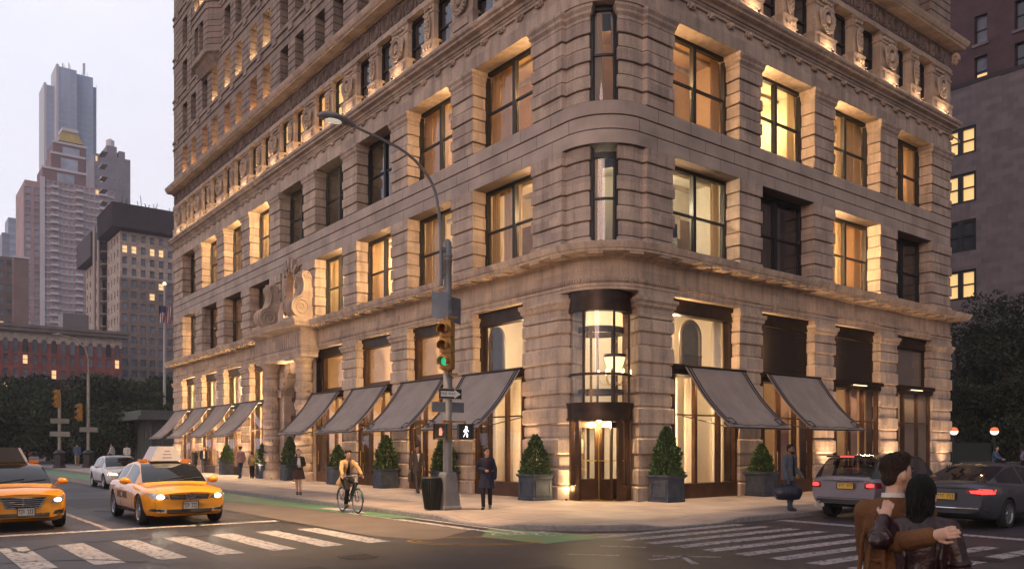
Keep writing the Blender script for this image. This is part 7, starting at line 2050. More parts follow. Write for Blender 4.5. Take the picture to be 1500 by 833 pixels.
    if S.get('detail', True):
        z0 = sm(S['bot'], L / 2) + 0.16
        for s, ax in ((-1, 'left'), (1, 'right')):
            for xs_ in S['seams']:
                zt = sm(S['top'], xs_) - 0.05
                ray_patch(bvh, ax, [(xs_ - 0.006, z0), (xs_ + 0.006, z0), (xs_ + 0.006, zt), (xs_ - 0.006, zt)], 1, 10, 0.002, 'door_seam', BLKPL, root, 0.004)
            ray_patch(bvh, ax, [(S['axles'][0] + r + 0.08, z0 - 0.09), (S['axles'][1] - r - 0.08, z0 - 0.09), (S['axles'][1] - r - 0.08, z0 - 0.01), (S['axles'][0] + r + 0.08, z0 - 0.01)], 12, 1, 0.012, 'sill', S.get('sillmat', BLKPL), root, 0.02)
            for xs_ in S['seams'][1:]:
                ray_patch(bvh, ax, [(xs_ - 0.26, sm(S['top'], xs_) - 0.19), (xs_ - 0.06, sm(S['top'], xs_) - 0.185), (xs_ - 0.06, sm(S['top'], xs_) - 0.155), (xs_ - 0.26, sm(S['top'], xs_) - 0.16)], 4, 1, 0.03, 'door_handle', S['paint'], root, 0.04)
            zt = sm(S['top'], xa + 0.5)
            mm = MB(); mm.ell((xa + 0.52, s * (W + 0.09), zt + 0.06), (0.085, 0.125, 0.085), 14, 8); mm.bar((xa + 0.52, s * (W - 0.06), zt), (xa + 0.52, s * (W + 0.05), zt + 0.03), 0.05, 0.03)
            mi = mm.build('wing_mirror', S['paint'], root, smooth=True)
            mm = MB(); mm.ell((xa + 0.575, s * (W + 0.09), zt + 0.06), (0.045, 0.1, 0.068), 12, 6); mm.build('mirror_glass', CARGL, mi, smooth=True)
    if S.get('detail', True):
        for s in (-1, 1):
            ray_patch(bvh, 'top', [(0.22, s * W * 0.70 - 0.004), (0.22, s * W * 0.70 + 0.004), (xa - 0.02, s * W * 0.80 + 0.004), (xa - 0.02, s * W * 0.80 - 0.004)], 1, 12, 0.002, 'bonnet_seam', BLKPL, root, 0.004)
            try:
                wp = MB()
                y0 = -0.1 if s < 0 else 0.35
                pts = []
                for k in range(7):
                    t = k / 6; xx, yy = xa + 0.10 + 0.22 * t * 0.5, y0 + (-0.55) * t * 1.0 + 0.0
                    h = bvh2.ray_cast(Vector((xx, yy, 6)), Vector((0, 0, -1)))[0]
                    if h is not None: pts.append(h + Vector((0, 0, 0.012)))
                if len(pts) > 2: wp.tube(pts, 0.009, 5); wp.build('wiper', BLKPL, root)
            except Exception: pass
    mb = MB(); zf = sm(S['top'], L / 2)
    for y in (-0.36, 0.36):
        for xs_ in (lerp(xa, xd, 0.44), lerp(xa, xd, 0.72)):
            mb.box(xs_, xs_ + 0.16, y - 0.24, y + 0.24, zf - 0.45, zf + 0.12); mb.box(xs_ + 0.02, xs_ + 0.12, y - 0.13, y + 0.13, zf + 0.14, zf + 0.34)
    mb.build('seats', mat('seat_leather', (0.03, 0.026, 0.024), 0.6, var=0.1), root)
    return root, body, bvh, bvh2, objs
def plate(root, x, y, z, face, material, w=0.32, h=0.16):
    s = -1 if face == 'front' else 1
    m = MB(); m.box(min(x, x + s * 0.012), max(x, x + s * 0.012), y - w / 2, y + w / 2, z - h / 2, z + h / 2); p = m.build('number_plate', material, root)
    m = MB(); xx = x + s * 0.0125
    rnd = random.Random(int(abs(x * 100)))
    for k in range(7):
        yy = y - w * 0.38 + k * w * 0.127
        if k == 3: continue
        m.box(min(xx, xx + s * 0.002), max(xx, xx + s * 0.002), yy - 0.005, yy + 0.005, z - h * 0.26, z + h * 0.26)
        for q in (rnd.choice((-0.26, 0, 0.22)), 0.24): m.box(min(xx, xx + s * 0.002), max(xx, xx + s * 0.002), yy - 0.005, yy + w * 0.07, z + h * q - 0.008, z + h * q + 0.008)
    m.build('plate_characters', PLATEINK, p)
    m = MB()
    for a0, a1, b0, b1 in ((-0.5, 0.5, 0.5, 0.57), (-0.5, 0.5, -0.57, -0.5), (-0.55, -0.5, -0.57, 0.57), (0.5, 0.55, -0.57, 0.57)): m.box(min(x, x + s * 0.018), max(x, x + s * 0.018), y + a0 * w, y + a1 * w, z + b0 * h, z + b1 * h)
    m.build('plate_frame', BLKPL, p)
TAXI = paint('taxi_yellow', (0.74, 0.30, 0.012), 0.05, 0.26, 0.9)
saloon_plan = lambda L: [(0, 0.80), (0.12, 0.88), (0.35, 0.945), (0.8, 0.985), (1.4, 1.0), (L - 1.4, 1.0), (L - 0.8, 0.975), (L - 0.35, 0.93), (L - 0.1, 0.86), (L, 0.80)]
def saloon(L, W, H, hood, belt, deck, pnt, **kw):
    d = dict(L=L, W=W, paint=pnt, wr=0.335, ww=0.22, axles=(0.93, L - 1.12), plan=saloon_plan(L),
             bot=[(0, 0.30), (0.25, 0.20), (0.6, 0.18), (L - 0.6, 0.19), (L - 0.2, 0.26), (L, 0.36)],
             top=[(0, hood - 0.16), (0.12, hood - 0.10), (0.4, hood - 0.03), (1.25, belt - 0.06), (1.8, belt - 0.01), (L * 0.55, belt + 0.02), (L - 1.0, deck), (L - 0.35, deck - 0.015), (L - 0.06, deck - 0.06), (L, deck - 0.12)],
             cab=dict(xa=1.22, xb=2.12, xc=3.25, xd=4.25, zr=H, wt=0.62, wb=0.90, sa=1.72, sd=3.95, pillars=[(2.72, 2.80)], drop=0.05), seams=(1.5, 2.76, 3.75), crown=0.055)
    d.update(kw); return d
def roof_ad(root, x, z, dark, label=None):
    m = MB(); a, b, h = 0.37, 0.2, 0.36
    for y0 in (0,):
        m.add([(x - 0.45, -a, z), (x + 0.45, -a, z), (x + 0.45, a, z), (x - 0.45, a, z), (x - 0.40, -b, z + h), (x + 0.40, -b, z + h), (x + 0.40, b, z + h), (x - 0.40, b, z + h)], [(0, 3, 2, 1), (4, 5, 6, 7), (0, 1, 5, 4), (1, 2, 6, 5), (2, 3, 7, 6), (3, 0, 4, 7)])
    o = m.build('roof_sign', mat('dark_sign_case', (0.035, 0.03, 0.03), 0.5) if dark else mat('pale_sign_case', (0.50, 0.46, 0.47), 0.45, var=0.08), root)
    m = MB()
    if not dark:
        for k, (z0, w) in enumerate(((0.08, 0.22), (0.16, 0.2), (0.24, 0.14))): m.bar((x - 0.448 + z0 * 0.14, -0.02 - w / 2, z + z0), (x - 0.448 + z0 * 0.14, -0.02 + w / 2, z + z0), 0.008, 0.03)
        m.build('sign_lines', mat('sign_print', (0.25, 0.22, 0.30), 0.6), o)
    else:
        m.bar((x - 0.455, -a + 0.02, z + 0.01), (x - 0.405, -b + 0.01, z + h - 0.01), 0.02, 0.05); m.build('sign_edge', mat('pale_sign_case', (0.5, 0.46, 0.47), 0.45), o)
    m = MB()
    for y in (-0.52, 0.5): m.box(x - 0.27, x - 0.15, y - 0.10, y + 0.10, z - 0.015, z + 0.045)
    m.build('roof_lamp', mat('roof_lamp_amber', (0.5, 0.15, 0.02), 0.3, var=0.1), o)
    return o
def head_beam(root, x, y, z, e=12):
    lamp('headlight_beam', 'SPOT', (x - 0.06, y, z), e, (1.0, 0.9, 0.7), root, 0.06, direction=(-1, 0, -0.22), spot=R(50), blend=0.7)
S1 = saloon(4.8, 1.86, 1.42, 0.86, 0.93, 0.98, TAXI)
t1, body, bvh, bvh2, ob = car(S1, (-11.76, 1.95, 0), R(89), 'yellow taxi with glowing headlights and a pale roof sign, waiting at the crossing', 'taxi', 'yellow taxis', 'taxi', 1.05)
fp = lambda *a, **k: ray_patch(bvh, 'front', *a, **k)
for s in (-1, 1):
    q = [(s * 0.40, 0.60), (s * 0.83, 0.60), (s * 0.86, 0.76), (s * 0.52, 0.70)]
    h = fp(q, 8, 4, 0.008, 'headlight', HEADC, t1, shape=lambda a, b: rounded(a, b, 0.2))
    x_ = bvh.ray_cast(Vector((-3, s * 0.62, 0.655)), Vector((1, 0, 0)))[0].x
    m = MB(); m.ell((x_ - 0.005, s * 0.62, 0.655), (0.03, 0.085, 0.052), 12, 8); m.build('lit_lamp', HEADL, h, smooth=True)
    head_beam(t1, x_, s * 0.62, 0.655)
    fp([(s * 0.50, 0.31), (s * 0.84, 0.33), (s * 0.80, 0.40), (s * 0.50, 0.385)], 6, 2, 0.012, 'fog_lamp_bezel', CHROME, t1, shape=lambda a, b: rounded(a, b, 0.3))
    fp([(s * 0.53, 0.325), (s * 0.79, 0.34), (s * 0.76, 0.385), (s * 0.53, 0.37)], 6, 2, 0.016, 'fog_lamp', BLKPL, t1, shape=lambda a, b: rounded(a, b, 0.3))
gr = fp([(-0.40, 0.585), (0.40, 0.585), (0.44, 0.695), (-0.44, 0.695)], 10, 3, 0.004, 'grille', BLKPL, t1)
for z in (0.60, 0.635, 0.67): fp([(-0.40, z - 0.009), (0.40, z - 0.009), (0.40, z + 0.009), (-0.40, z + 0.009)], 10, 1, 0.012, 'grille_bar', CHROME, gr)
fp([(-0.48, 0.27), (0.48, 0.27), (0.50, 0.37), (-0.50, 0.37)], 12, 3, 0.006, 'lower_intake', BLKPL, t1)
m = MB(); x_ = -0.012
for i in range(20):
    a, b = 2 * PI * i / 20, 2 * PI * (i + 1) / 20; m.bar((x_, 0.088 * math.cos(a), 0.655 + 0.088 * math.sin(a)), (x_, 0.088 * math.cos(b), 0.655 + 0.088 * math.sin(b)), 0.014, 0.014)
for pts in (((-0.045, 0.725), (0.0, 0.665), (0.045, 0.725)), ((-0.072, 0.68), (-0.036, 0.59), (0.0, 0.655), (0.036, 0.59), (0.072, 0.68))):
    for (a, b), (c, d) in zip(pts, pts[1:]): m.bar((x_, a, b), (x_, c, d), 0.012, 0.014)
m.build('round_badge', CHROME, t1)
plate(t1, -0.02, 0.0, 0.46, 'front', PLATEW)
roof_ad(t1, 2.55, 1.43, False)
y_ = S1['W'] / 2 + 0.004
for sgn in (-1, 1):
    Mx = frame_M((2.55, sgn * (y_ + 0.002), 0.62), (-sgn * -1, 0, 0) if sgn < 0 else (-1, 0, 0), (0, 0, 1))
    text_mesh('door_lettering', 'NYC TAXI', 0.24, BLKPL, t1, Mx, 0.002, squeeze=0.95)
S2 = saloon(5.05, 1.90, 1.48, 0.93, 0.98, 1.02, TAXI, cab=dict(xa=1.32, xb=2.25, xc=3.35, xd=4.45, zr=1.48, wt=0.64, wb=0.90, sa=1.82, sd=4.1, pillars=[(2.85, 2.93)], drop=0.05), seams=(1.6, 2.88, 3.9))
t2, body, bvh, bvh2, ob = car(S2, (-15.12, 2.62, 0), R(90), 'yellow taxi with chrome slatted grille and dark roof sign at the left edge', 'taxi', 'yellow taxis', 'taxi')
fp = lambda *a, **k: ray_patch(bvh, 'front', *a, **k)
for s in (-1, 1):
    h = fp([(s * 0.52, 0.60), (s * 0.80, 0.62), (s * 0.86, 0.80), (s * 0.58, 0.72)], 8, 4, 0.008, 'headlight', HEADC, t2, shape=lambda a, b: rounded(a, b, 0.25))
    x_ = bvh.ray_cast(Vector((-3, s * 0.68, 0.68)), Vector((1, 0, 0)))[0].x
    m = MB(); m.ell((x_ - 0.004, s * 0.68, 0.68), (0.03, 0.08, 0.05), 12, 8); m.build('lit_lamp', emis('headlamp_soft', (1.0, 0.9, 0.72), 4.0), h, smooth=True)
    fp([(s * 0.58, 0.36), (s * 0.86, 0.37), (s * 0.84, 0.48), (s * 0.62, 0.44)], 6, 3, 0.006, 'side_intake', BLKPL, t2)
gr = fp([(-0.34, 0.50), (0.34, 0.50), (0.46, 0.76), (-0.46, 0.76)], 12, 5, 0.010, 'grille', CHROME, t2)
fp([(-0.31, 0.53), (0.31, 0.53), (0.42, 0.735), (-0.42, 0.735)], 12, 5, 0.014, 'grille_back', BLKPL, gr)
for k in range(4):
    z = 0.56 + k * 0.045; w = 0.335 + (z - 0.53) * 0.5; fp([(-w, z - 0.01), (w, z - 0.01), (w, z + 0.01), (-w, z + 0.01)], 12, 1, 0.022, 'grille_bar', CHROME, gr)
fp([(-0.008, 0.53), (0.008, 0.53), (0.008, 0.735), (-0.008, 0.735)], 1, 6, 0.026, 'grille_bar', CHROME, gr)
fp([(-0.5, 0.27), (0.5, 0.27), (0.52, 0.40), (-0.52, 0.40)], 12, 3, 0.006, 'lower_intake', BLKPL, t2)
m = MB(); m.tube([(0.15 + 0.0, 0.035 * math.cos(a * PI / 6), 0.865 + 0.035 * math.sin(a * PI / 6)) for a in range(13)], 0.004, 5)
for a in (90, 210, 330): m.bar((0.15, 0, 0.865), (0.15, 0.034 * math.cos(R(a)), 0.865 + 0.034 * math.sin(R(a))), 0.006)
m.bar((0.15, 0, 0.80), (0.15, 0, 0.83), 0.008); m.build('hood_ornament', CHROME, t2)
plate(t2, -0.025, -0.05, 0.44, 'front', PLATEW)
roof_ad(t2, 2.75, 1.49, True)
S3 = saloon(4.55, 1.80, 1.46, 0.86, 0.95, 1.0, paint('pearl_white', (0.58, 0.55, 0.54), 0.0, 0.3, 0.6), cab=dict(xa=1.15, xb=2.0, xc=3.0, xd=4.1, zr=1.46, wt=0.64, wb=0.9, sa=1.62, sd=3.75, pillars=[(2.55, 2.63)], drop=0.05), seams=(1.4, 2.6, 3.5))
t3, body, bvh, bvh2, ob = car(S3, (-8.75, 21.5, 0), R(90), 'white car following behind the yellow taxi with lit headlights', 'car', None, 'car')
for s in (-1, 1): ray_patch(bvh, 'front', [(s * 0.42, 0.60), (s * 0.82, 0.60), (s * 0.84, 0.74), (s * 0.5, 0.70)], 6, 3, 0.01, 'headlight', emis('headlamp_warm', (1.0, 0.78, 0.5), 2.0), t3)
ray_patch(bvh, 'front', [(-0.36, 0.56), (0.36, 0.56), (0.4, 0.68), (-0.4, 0.68)], 8, 2, 0.008, 'grille', BLKPL, t3)
ray_patch(bvh, 'front', [(-0.5, 0.28), (0.5, 0.28), (0.5, 0.38), (-0.5, 0.38)], 8, 2, 0.008, 'lower_intake', BLKPL, t3)
plate(t3, -0.02, 0.0, 0.46, 'front', PLATEW)
S4 = saloon(4.5, 1.78, 1.5, 0.88, 0.96, 1.0, paint('silver_far', (0.42, 0.40, 0.40), 0.2, 0.3, 0.5), cab=dict(xa=1.15, xb=2.0, xc=3.0, xd=4.1, zr=1.5, wt=0.66, wb=0.9, sa=1.62, sd=3.75, pillars=[(2.55, 2.63)], drop=0.05), seams=(1.4, 2.6, 3.5))
t4, body, bvh, bvh2, ob = car(S4, (-11.0, 60, 0), R(90), 'small far silver car with headlights on, behind the taxi at the left edge', 'car', None, 'car')
for s in (-1, 1): ray_patch(bvh, 'front', [(s * 0.42, 0.60), (s * 0.82, 0.60), (s * 0.84, 0.76), (s * 0.5, 0.72)], 6, 3, 0.01, 'headlight', emis('headlamp_far', (1.0, 0.72, 0.36), 9.0), t4)
ray_patch(bvh, 'front', [(-0.36, 0.50), (0.36, 0.50), (0.4, 0.66), (-0.4, 0.66)], 8, 2, 0.008, 'grille', BLKPL, t4)
SILV = paint('lavender_silver', (0.19, 0.172, 0.205), 0.35, 0.34, 0.6)
L = 4.8
S5 = dict(L=L, W=1.98, paint=SILV, wr=0.37, ww=0.26, axles=(0.92, L - 0.98), plan=[(0, 0.84), (0.15, 0.92), (0.5, 0.985), (1.2, 1.0), (L - 1.0, 1.0), (L - 0.4, 0.985), (L - 0.12, 0.95), (L, 0.92)],
          bot=[(0, 0.40), (0.4, 0.30), (L - 0.7, 0.30), (L - 0.3, 0.36), (L, 0.44)], top=[(0, 0.92), (0.2, 1.02), (1.3, 1.08), (L * 0.5, 1.12), (L - 0.3, 1.17), (L - 0.04, 1.15), (L, 1.10)], crown=0.03, shoulder=0.09, bow=(0.16, 0.08),
          cab=dict(xa=1.15, xb=1.95, xc=4.15, xd=4.72, zr=1.76, wt=0.70, wb=0.93, sa=1.7, sd=4.3, pillars=[(2.6, 2.72), (3.55, 3.68)], drop=0.08, pinch=0.05), seams=(1.5, 2.66, 3.6), spokes=7, roofpaint=mat('gloss_black_roof', (0.015, 0.014, 0.018), 0.2, 0.0, var=0, coat=0.6), glass=CARGL_T, rimk=0.72)
t5, body, bvh, bvh2, ob = car(S5, (1.9 + L * 0.94, -6.75, 0), R(180), 'silver lavender sport utility car with yellow plate, standing at the kerb', 'car', None, 'parked_car', 0.94)
rp = lambda *a, **k: ray_patch(bvh, 'rear', *a, **k)
W5 = 0.99
for s in (-1, 1):
    h = rp([(s * 0.62, 0.86), (s * 0.93, 0.86), (s * 0.92, 1.05), (s * 0.64, 1.03)], 6, 4, 0.012, 'tail_light', TAILD, t5, shape=lambda a, b: rounded(a, b, 0.25))
    rp([(s * 0.68, 0.90), (s * 0.90, 0.90), (s * 0.89, 1.01), (s * 0.70, 1.0)], 5, 3, 0.016, 'lit_lens', TAILG, h, shape=lambda a, b: rounded(a, b, 0.4))
    ray_patch(bvh, 'left' if s < 0 else 'right', [(L - 0.34, 0.88), (L - 0.06, 0.88), (L - 0.06, 1.04), (L - 0.30, 1.02)], 5, 3, 0.01, 'tail_light', TAILD, t5)
rp([(-0.62, 1.045), (0.62, 1.045), (0.62, 1.062), (-0.62, 1.062)], 10, 1, 0.012, 'tailgate_strip', CHROME, t5)
rp([(-0.95, 0.34), (0.95, 0.34), (0.93, 0.56), (-0.93, 0.56)], 12, 4, 0.012, 'rear_bumper', BLKPL, t5)
rp([(-0.90, 0.585), (0.90, 0.585), (0.90, 0.60), (-0.90, 0.60)], 12, 1, 0.012, 'bumper_line', BLKPL, t5)
for s in (-1, 1): m = MB(); m.tube([(L - 0.1, s * 0.55, 0.38), (L + 0.03, s * 0.55, 0.38)], 0.06, 10); m.build('exhaust', CHROME, t5)
plate(t5, L + 0.004, 0.12, 0.93, 'rear', PLATEY, 0.46, 0.15)
m = MB(); m.box(4.30, 4.50, -0.62, 0.62, 1.70, 1.745); m.build('roof_spoiler', S5['roofpaint'], t5)
m = MB(); m.box(4.50, 4.512, -0.2, 0.2, 1.705, 1.735); m.build('brake_lamp', TAILG, t5)
text_mesh('tailgate_lettering', 'RANGE ROVER', 0.085, CHROME, t5, frame_M((L - 0.015, 0.0, 1.10), (0, 1, 0), (0, 0, 1)), 0.006, spacing=1.35)
m = MB(); m.box(2.2, 4.4, -0.8, 0.8, 1.0, 1.02); m.build('load_floor', BLKPL, t5)
lamp('cabin_lamp', 'POINT', (3.2, 0.0, 1.62), 5, (1.0, 0.8, 0.5), t5, 0.05)
S6 = saloon(4.95, 1.88, 1.46, 0.90, 0.98, 1.05, paint('slate_paint', (0.055, 0.058, 0.072), 0.3, 0.3, 0.7), cab=dict(xa=1.25, xb=2.15, xc=3.3, xd=4.45, zr=1.46, wt=0.62, wb=0.90, sa=1.75, sd=4.1, pillars=[(2.78, 2.86)], drop=0.05), seams=(1.55, 2.82, 3.85))
L6 = 4.95
t6, body, bvh, bvh2, ob = car(S6, (1.75 + L6, -9.4, 0), R(180), 'dark slate saloon with red tail lights at the right edge, behind the couple', 'car', None, 'car')
rp = lambda *a, **k: ray_patch(bvh, 'rear', *a, **k)
for s in (-1, 1):
    h = rp([(s * 0.46, 0.80), (s * 0.90, 0.76), (s * 0.90, 0.92), (s * 0.40, 0.89)], 8, 3, 0.01, 'tail_light', TAILD, t6)
    rp([(s * 0.55, 0.82), (s * 0.88, 0.80), (s * 0.88, 0.90), (s * 0.50, 0.875)], 8, 3, 0.014, 'lit_lens', TAILG, h)
    ray_patch(bvh, 'left' if s < 0 else 'right', [(L6 - 0.45, 0.80), (L6 - 0.08, 0.80), (L6 - 0.08, 0.92), (L6 - 0.36, 0.90)], 5, 3, 0.01, 'tail_light', TAILG, t6)
rp([(-0.62, 0.915), (0.62, 0.915), (0.62, 0.935), (-0.62, 0.935)], 12, 1, 0.012, 'boot_strip', CHROME, t6)
rp([(-0.82, 0.36), (0.82, 0.36), (0.80, 0.46), (-0.80, 0.46)], 12, 3, 0.01, 'rear_bumper', BLKPL, t6)
rp([(-0.80, 0.47), (0.80, 0.47), (0.80, 0.49), (-0.80, 0.49)], 12, 1, 0.014, 'bumper_strip', CHROME, t6)
plate(t6, L6 - 0.01, 0.0, 0.74, 'rear', PLATEY, 0.42, 0.14)

# ================================================================== people
SKIN = mat('skin_light', (0.50, 0.29, 0.20), 0.55, var=0.06); SKIN_D = mat('skin_dark', (0.17, 0.085, 0.055), 0.5, var=0.06); SKIN_M = mat('skin_tan', (0.38, 0.21, 0.14), 0.55, var=0.06)
HAIRB = mat('dark_hair', (0.006, 0.005, 0.005), 0.55, var=0.4, scale=30, spec=0.25, bump=0.6, bscale=60, stretch=(3, 3, 0.25)); HAIRBR = mat('brown_hair', (0.034, 0.018, 0.011), 0.6, var=0.45, scale=30, spec=0.25, bump=0.7, bscale=60, stretch=(3, 3, 0.5))
def cloth(name, rgb, bump=0.25, rough=0.85, var=0.1, scale=5): return mat(name, rgb, rough, 0, var=var, scale=scale, bump=bump, bscale=70, spec=0.25)
J0 = dict(pelvis=(0, 0, .93), waist=(0, 0, 1.09), chest=(0, 0, 1.28), neck=(0, 0.0, 1.46), head=(0, -.025, 1.63),
          sR=(-.175, 0, 1.405), eR=(-.225, .02, 1.13), hR=(-.225, -.07, .89), sL=(.175, 0, 1.405), eL=(.225, .02, 1.13), hL=(.225, -.07, .89),
          pR=(-.09, 0, .90), kR=(-.10, -.02, .49), aR=(-.10, .02, .085), pL=(.09, 0, .90), kL=(.10, -.02, .49), aL=(.10, .02, .085), tR=(-.03, -1, 0), tL=(.03, -1, 0))
def walk(st=0.26, **k):
    d = dict(kR=(-.09, -.12, .50), aR=(-.08, -st, .085), kL=(.09, .02, .49), aL=(.08, st * 0.9, .12), eR=(-.22, .08, 1.14), hR=(-.21, .08, .90), eL=(.22, -.02, 1.14), hL=(.21, -.2, .93)); d.update(k); return d
def person(loc, rz, label, pose=None, H=1.75, female=False, top=None, bottom=None, shoes=None, hair=('short', HAIRB), skin=SKIN, coat=None, skirt=None, front=None, turn=0.0, voxel=0.013, hands=True, group=None, belt=None, scarf=None, sleeves=True):
    J = dict(J0); J.update(pose or {}); s = H / 1.75
    o = empty('person', loc, rz, label, 'person', group); o.scale = (s, s, s)
    V = {k: Vector(v) for k, v in J.items() if not k.startswith(('grip', 'palm'))}
    sh = (0.86 if voxel < .008 else 0.92) if female else 1.0
    for q in ('sR', 'sL'): V[q].x = V['neck'].x + (V[q].x - V['neck'].x) * sh
    UP = (1, 0, 0)
    def torso(mb, e, z0=None, flare=0.0):
        pel, wa, ch, ne = V['pelvis'], V['waist'], V['chest'], V['neck']
        P_ = [(pel + Vector((0, 0, -.09)), .125, .095), (pel, .155 if not female else .16, .112), (wa, .132 if not female else .118, .095 if not female else .086), (ch, .158 if not female else .145, .108), (lerp(ch, ne, .62), .165 * sh, .098), (lerp(ch, ne, .86), .12, .075), (ne, .062, .058)]
        mb.tube([p for p, _, _ in P_], [(a + e, b + e) for _, a, b in P_], 14, up=UP)
    def limb(mb, pts, rs, e=0.0):
        pp = []; rr = []
        for i in range(len(pts) - 1):
            for t in (0, .33, .66): pp.append(lerp(pts[i], pts[i + 1], t)); rr.append(lerp(rs[i], rs[i + 1], t) + e)
        pp.append(pts[-1]); rr.append(rs[-1] + e)
        mb.tube(pp, rr, 10); mb.ell(pts[0], (rs[0] + e,) * 3, 10, 6); mb.ell(pts[1], (rs[1] + e,) * 3, 10, 6); mb.ell(pts[-1], (rs[-1] + e,) * 3, 8, 6)
    def leg(mb, S, e=0.0, end=1.0):
        a = V['a' + S]; k = V['k' + S]; a = lerp(k, a, end)
        limb(mb, [V['p' + S], k, a], [.082, .056, .040 if end > .9 else .048], e)
        mb.ell(lerp(k, a, .32) + Vector((0, .012, 0)), (.052 + e, .054 + e, .10), 10, 6)
    def arm(mb, S, e=0.0, end=1.0):
        w = lerp(V['e' + S], V['h' + S], end); limb(mb, [V['s' + S], V['e' + S], w], [.054 * sh, .041 * sh, .030], e * (1 if not female else .8))
    def foot(mb, S, e=0.0):
        d = V['t' + S].normalized(); a = V['a' + S]
        c = a + d * .075 + Vector((0, 0, -.045)); M = Matrix.Rotation(math.atan2(d.x, -d.y), 4, 'Z')
        mb.ell(c, (.043 + e, .125 + e, .036 + e), 12, 6, M); mb.ell(a + Vector((0, .01, -.04)), (.036 + e, .045 + e, .045), 10, 6)
    mb = MB(); torso(mb, 0)
    mb.tube([V['neck'] - Vector((0, 0, .05)), lerp(V['neck'], V['head'], .55)], [.056, .052], 10)
    HM = Matrix.Rotation(turn, 4, 'Z'); hd = V['head']
    hp = lambda x, y, z: hd + HM @ Vector((x, y, z))
    mb.ell(hd + Vector((0, 0, .01)), (.076, .094, .112), 16, 12, HM); mb.ell(hp(0, -.026, -.065), (.056, .064, .058), 12, 8, HM); mb.ell(hp(0, -.075, -.085), (.026, .022, .022), 8, 6)
    mb.ell(hp(0, -.098, -.018), (.013, .02, .026), 8, 6); mb.ell(hp(0, -.09, .012), (.009, .012, .03), 8, 6)
    mb.ell(hp(0, -.09, -.057), (.024, .012, .009), 8, 6)
    for q in (-1, 1): mb.ell(hp(q * .077, .008, -.01), (.012, .02, .032), 8, 6, HM)
    for S in 'RL':
        leg(mb, S); foot(mb, S); arm(mb, S)
        h = V['h' + S]; d = (h - V['e' + S]).normalized(); gq = J.get('grip' + S)
        side = Vector((1 if S == 'R' else -1, 0, 0)); side = Vector(J['palm' + S]) if ('palm' + S) in J else side; side = (side - d * side.dot(d)).normalized(); nn = d.cross(side).normalized()
        mb.tube([h - d * .02, h + d * .03, h + d * .085], [(.023, .028), (.017, .036), (.015, .035)], 10, up=side)
        fw = nn * (1 if S == 'R' else -1)
        curl = 0.9 if gq else 0.35
        for k in range(4):
            b = h + d * .08 + fw * (k - 1.5) * .0198; ln = (.068, .078, .072, .056)[k]
            m1 = b + d * ln * .5 + side * ln * .12 * curl; m2 = m1 + (d * (1 - curl * .75) + side * curl).normalized() * ln * .5
            mb.tube([b, m1, m2], [.0088, .0083, .0072], 6)
        tb = h + d * .02 - fw * .034; mb.tube([tb, tb + d * .035 - fw * .018 + side * .012, tb + d * .065 - fw * .016 + side * .03], [.012, .0105, .009], 6)
    body = remesh(mb.build('body', skin, o), voxel, 2)
    if not body.data.materials: body.data.materials.append(skin)
    if voxel < 0.016:
        m = MB()
        for q in (-1, 1): m.ell(hp(q * .031, -.0885, .012), (.011, .006, .006), 8, 6)
        m.build('eyes', mat('eye_dark', (0.015, 0.012, 0.01), 0.2, var=0), o, smooth=True)
        m = MB()
        for q in (-1, 1): m.tube([hp(q * .014, -.0965, .034), hp(q * .032, -.094, .040), hp(q * .05, -.083, .034)], .0045, 5)
        m.build('eyebrows', hair[1], o)
        m = MB(); m.tube([hp(-.02, -.099, -.057), hp(0, -.1025, -.056), hp(.02, -.099, -.057)], .004, 5); m.build('lips', mat('lip_red', (0.25, 0.08, 0.07), 0.5, var=0), o)
    hk, hm = hair[0], hair[1]
    m = MB(); m.ell(hp(0, .014, .034), (.081 if voxel > .008 else .077, .095, .098), 16, 10, HM)
    if hk == 'short': m.ell(hp(0, -.03, .105), (.065, .055, .035), 12, 8, HM); m.ell(hp(0, .05, -.012), (.064, .05, .066), 12, 8, HM)
    if hk == 'bushy':
        for q in range(12): a = q * 2.4; m.ell(hp(.06 * math.cos(a), .03 + .05 * math.sin(a), .05 + .05 * math.sin(q * 1.7)), (.045, .045, .045), 8, 6)
        m.ell(hp(0, -.05, .10), (.06, .045, .035), 10, 6, HM)
    if hk == 'bob':
        m.ell(hp(0, .022, .01), (.076, .086, .108), 16, 10, HM); m.ell(hp(0, .03, -.07), (.074, .066, .06), 14, 8, HM); m.tube([hp(0, .045, .02), hp(0, .055, -.10), hp(0, .06, -.18), hp(.0, .07, -.30)], [.070, .068, .056, .03], 12, up=UP)
    if hk == 'long':
        m.tube([hp(0, .045, .0), hp(0, .062, -.12), hp(0, .07, -.27)], [.078, .078, .05], 10, up=UP)
    if hk == 'bun': m.ell(hp(0, .10, .05), (.05, .045, .05), 10, 8); m.ell(hp(0, .05, -.02), (.07, .05, .075), 12, 8, HM)
    hr = remesh(m.build('hair', hm, o), max(.009, voxel * .8), 3)
    if not hr.data.materials: hr.data.materials.append(hm)
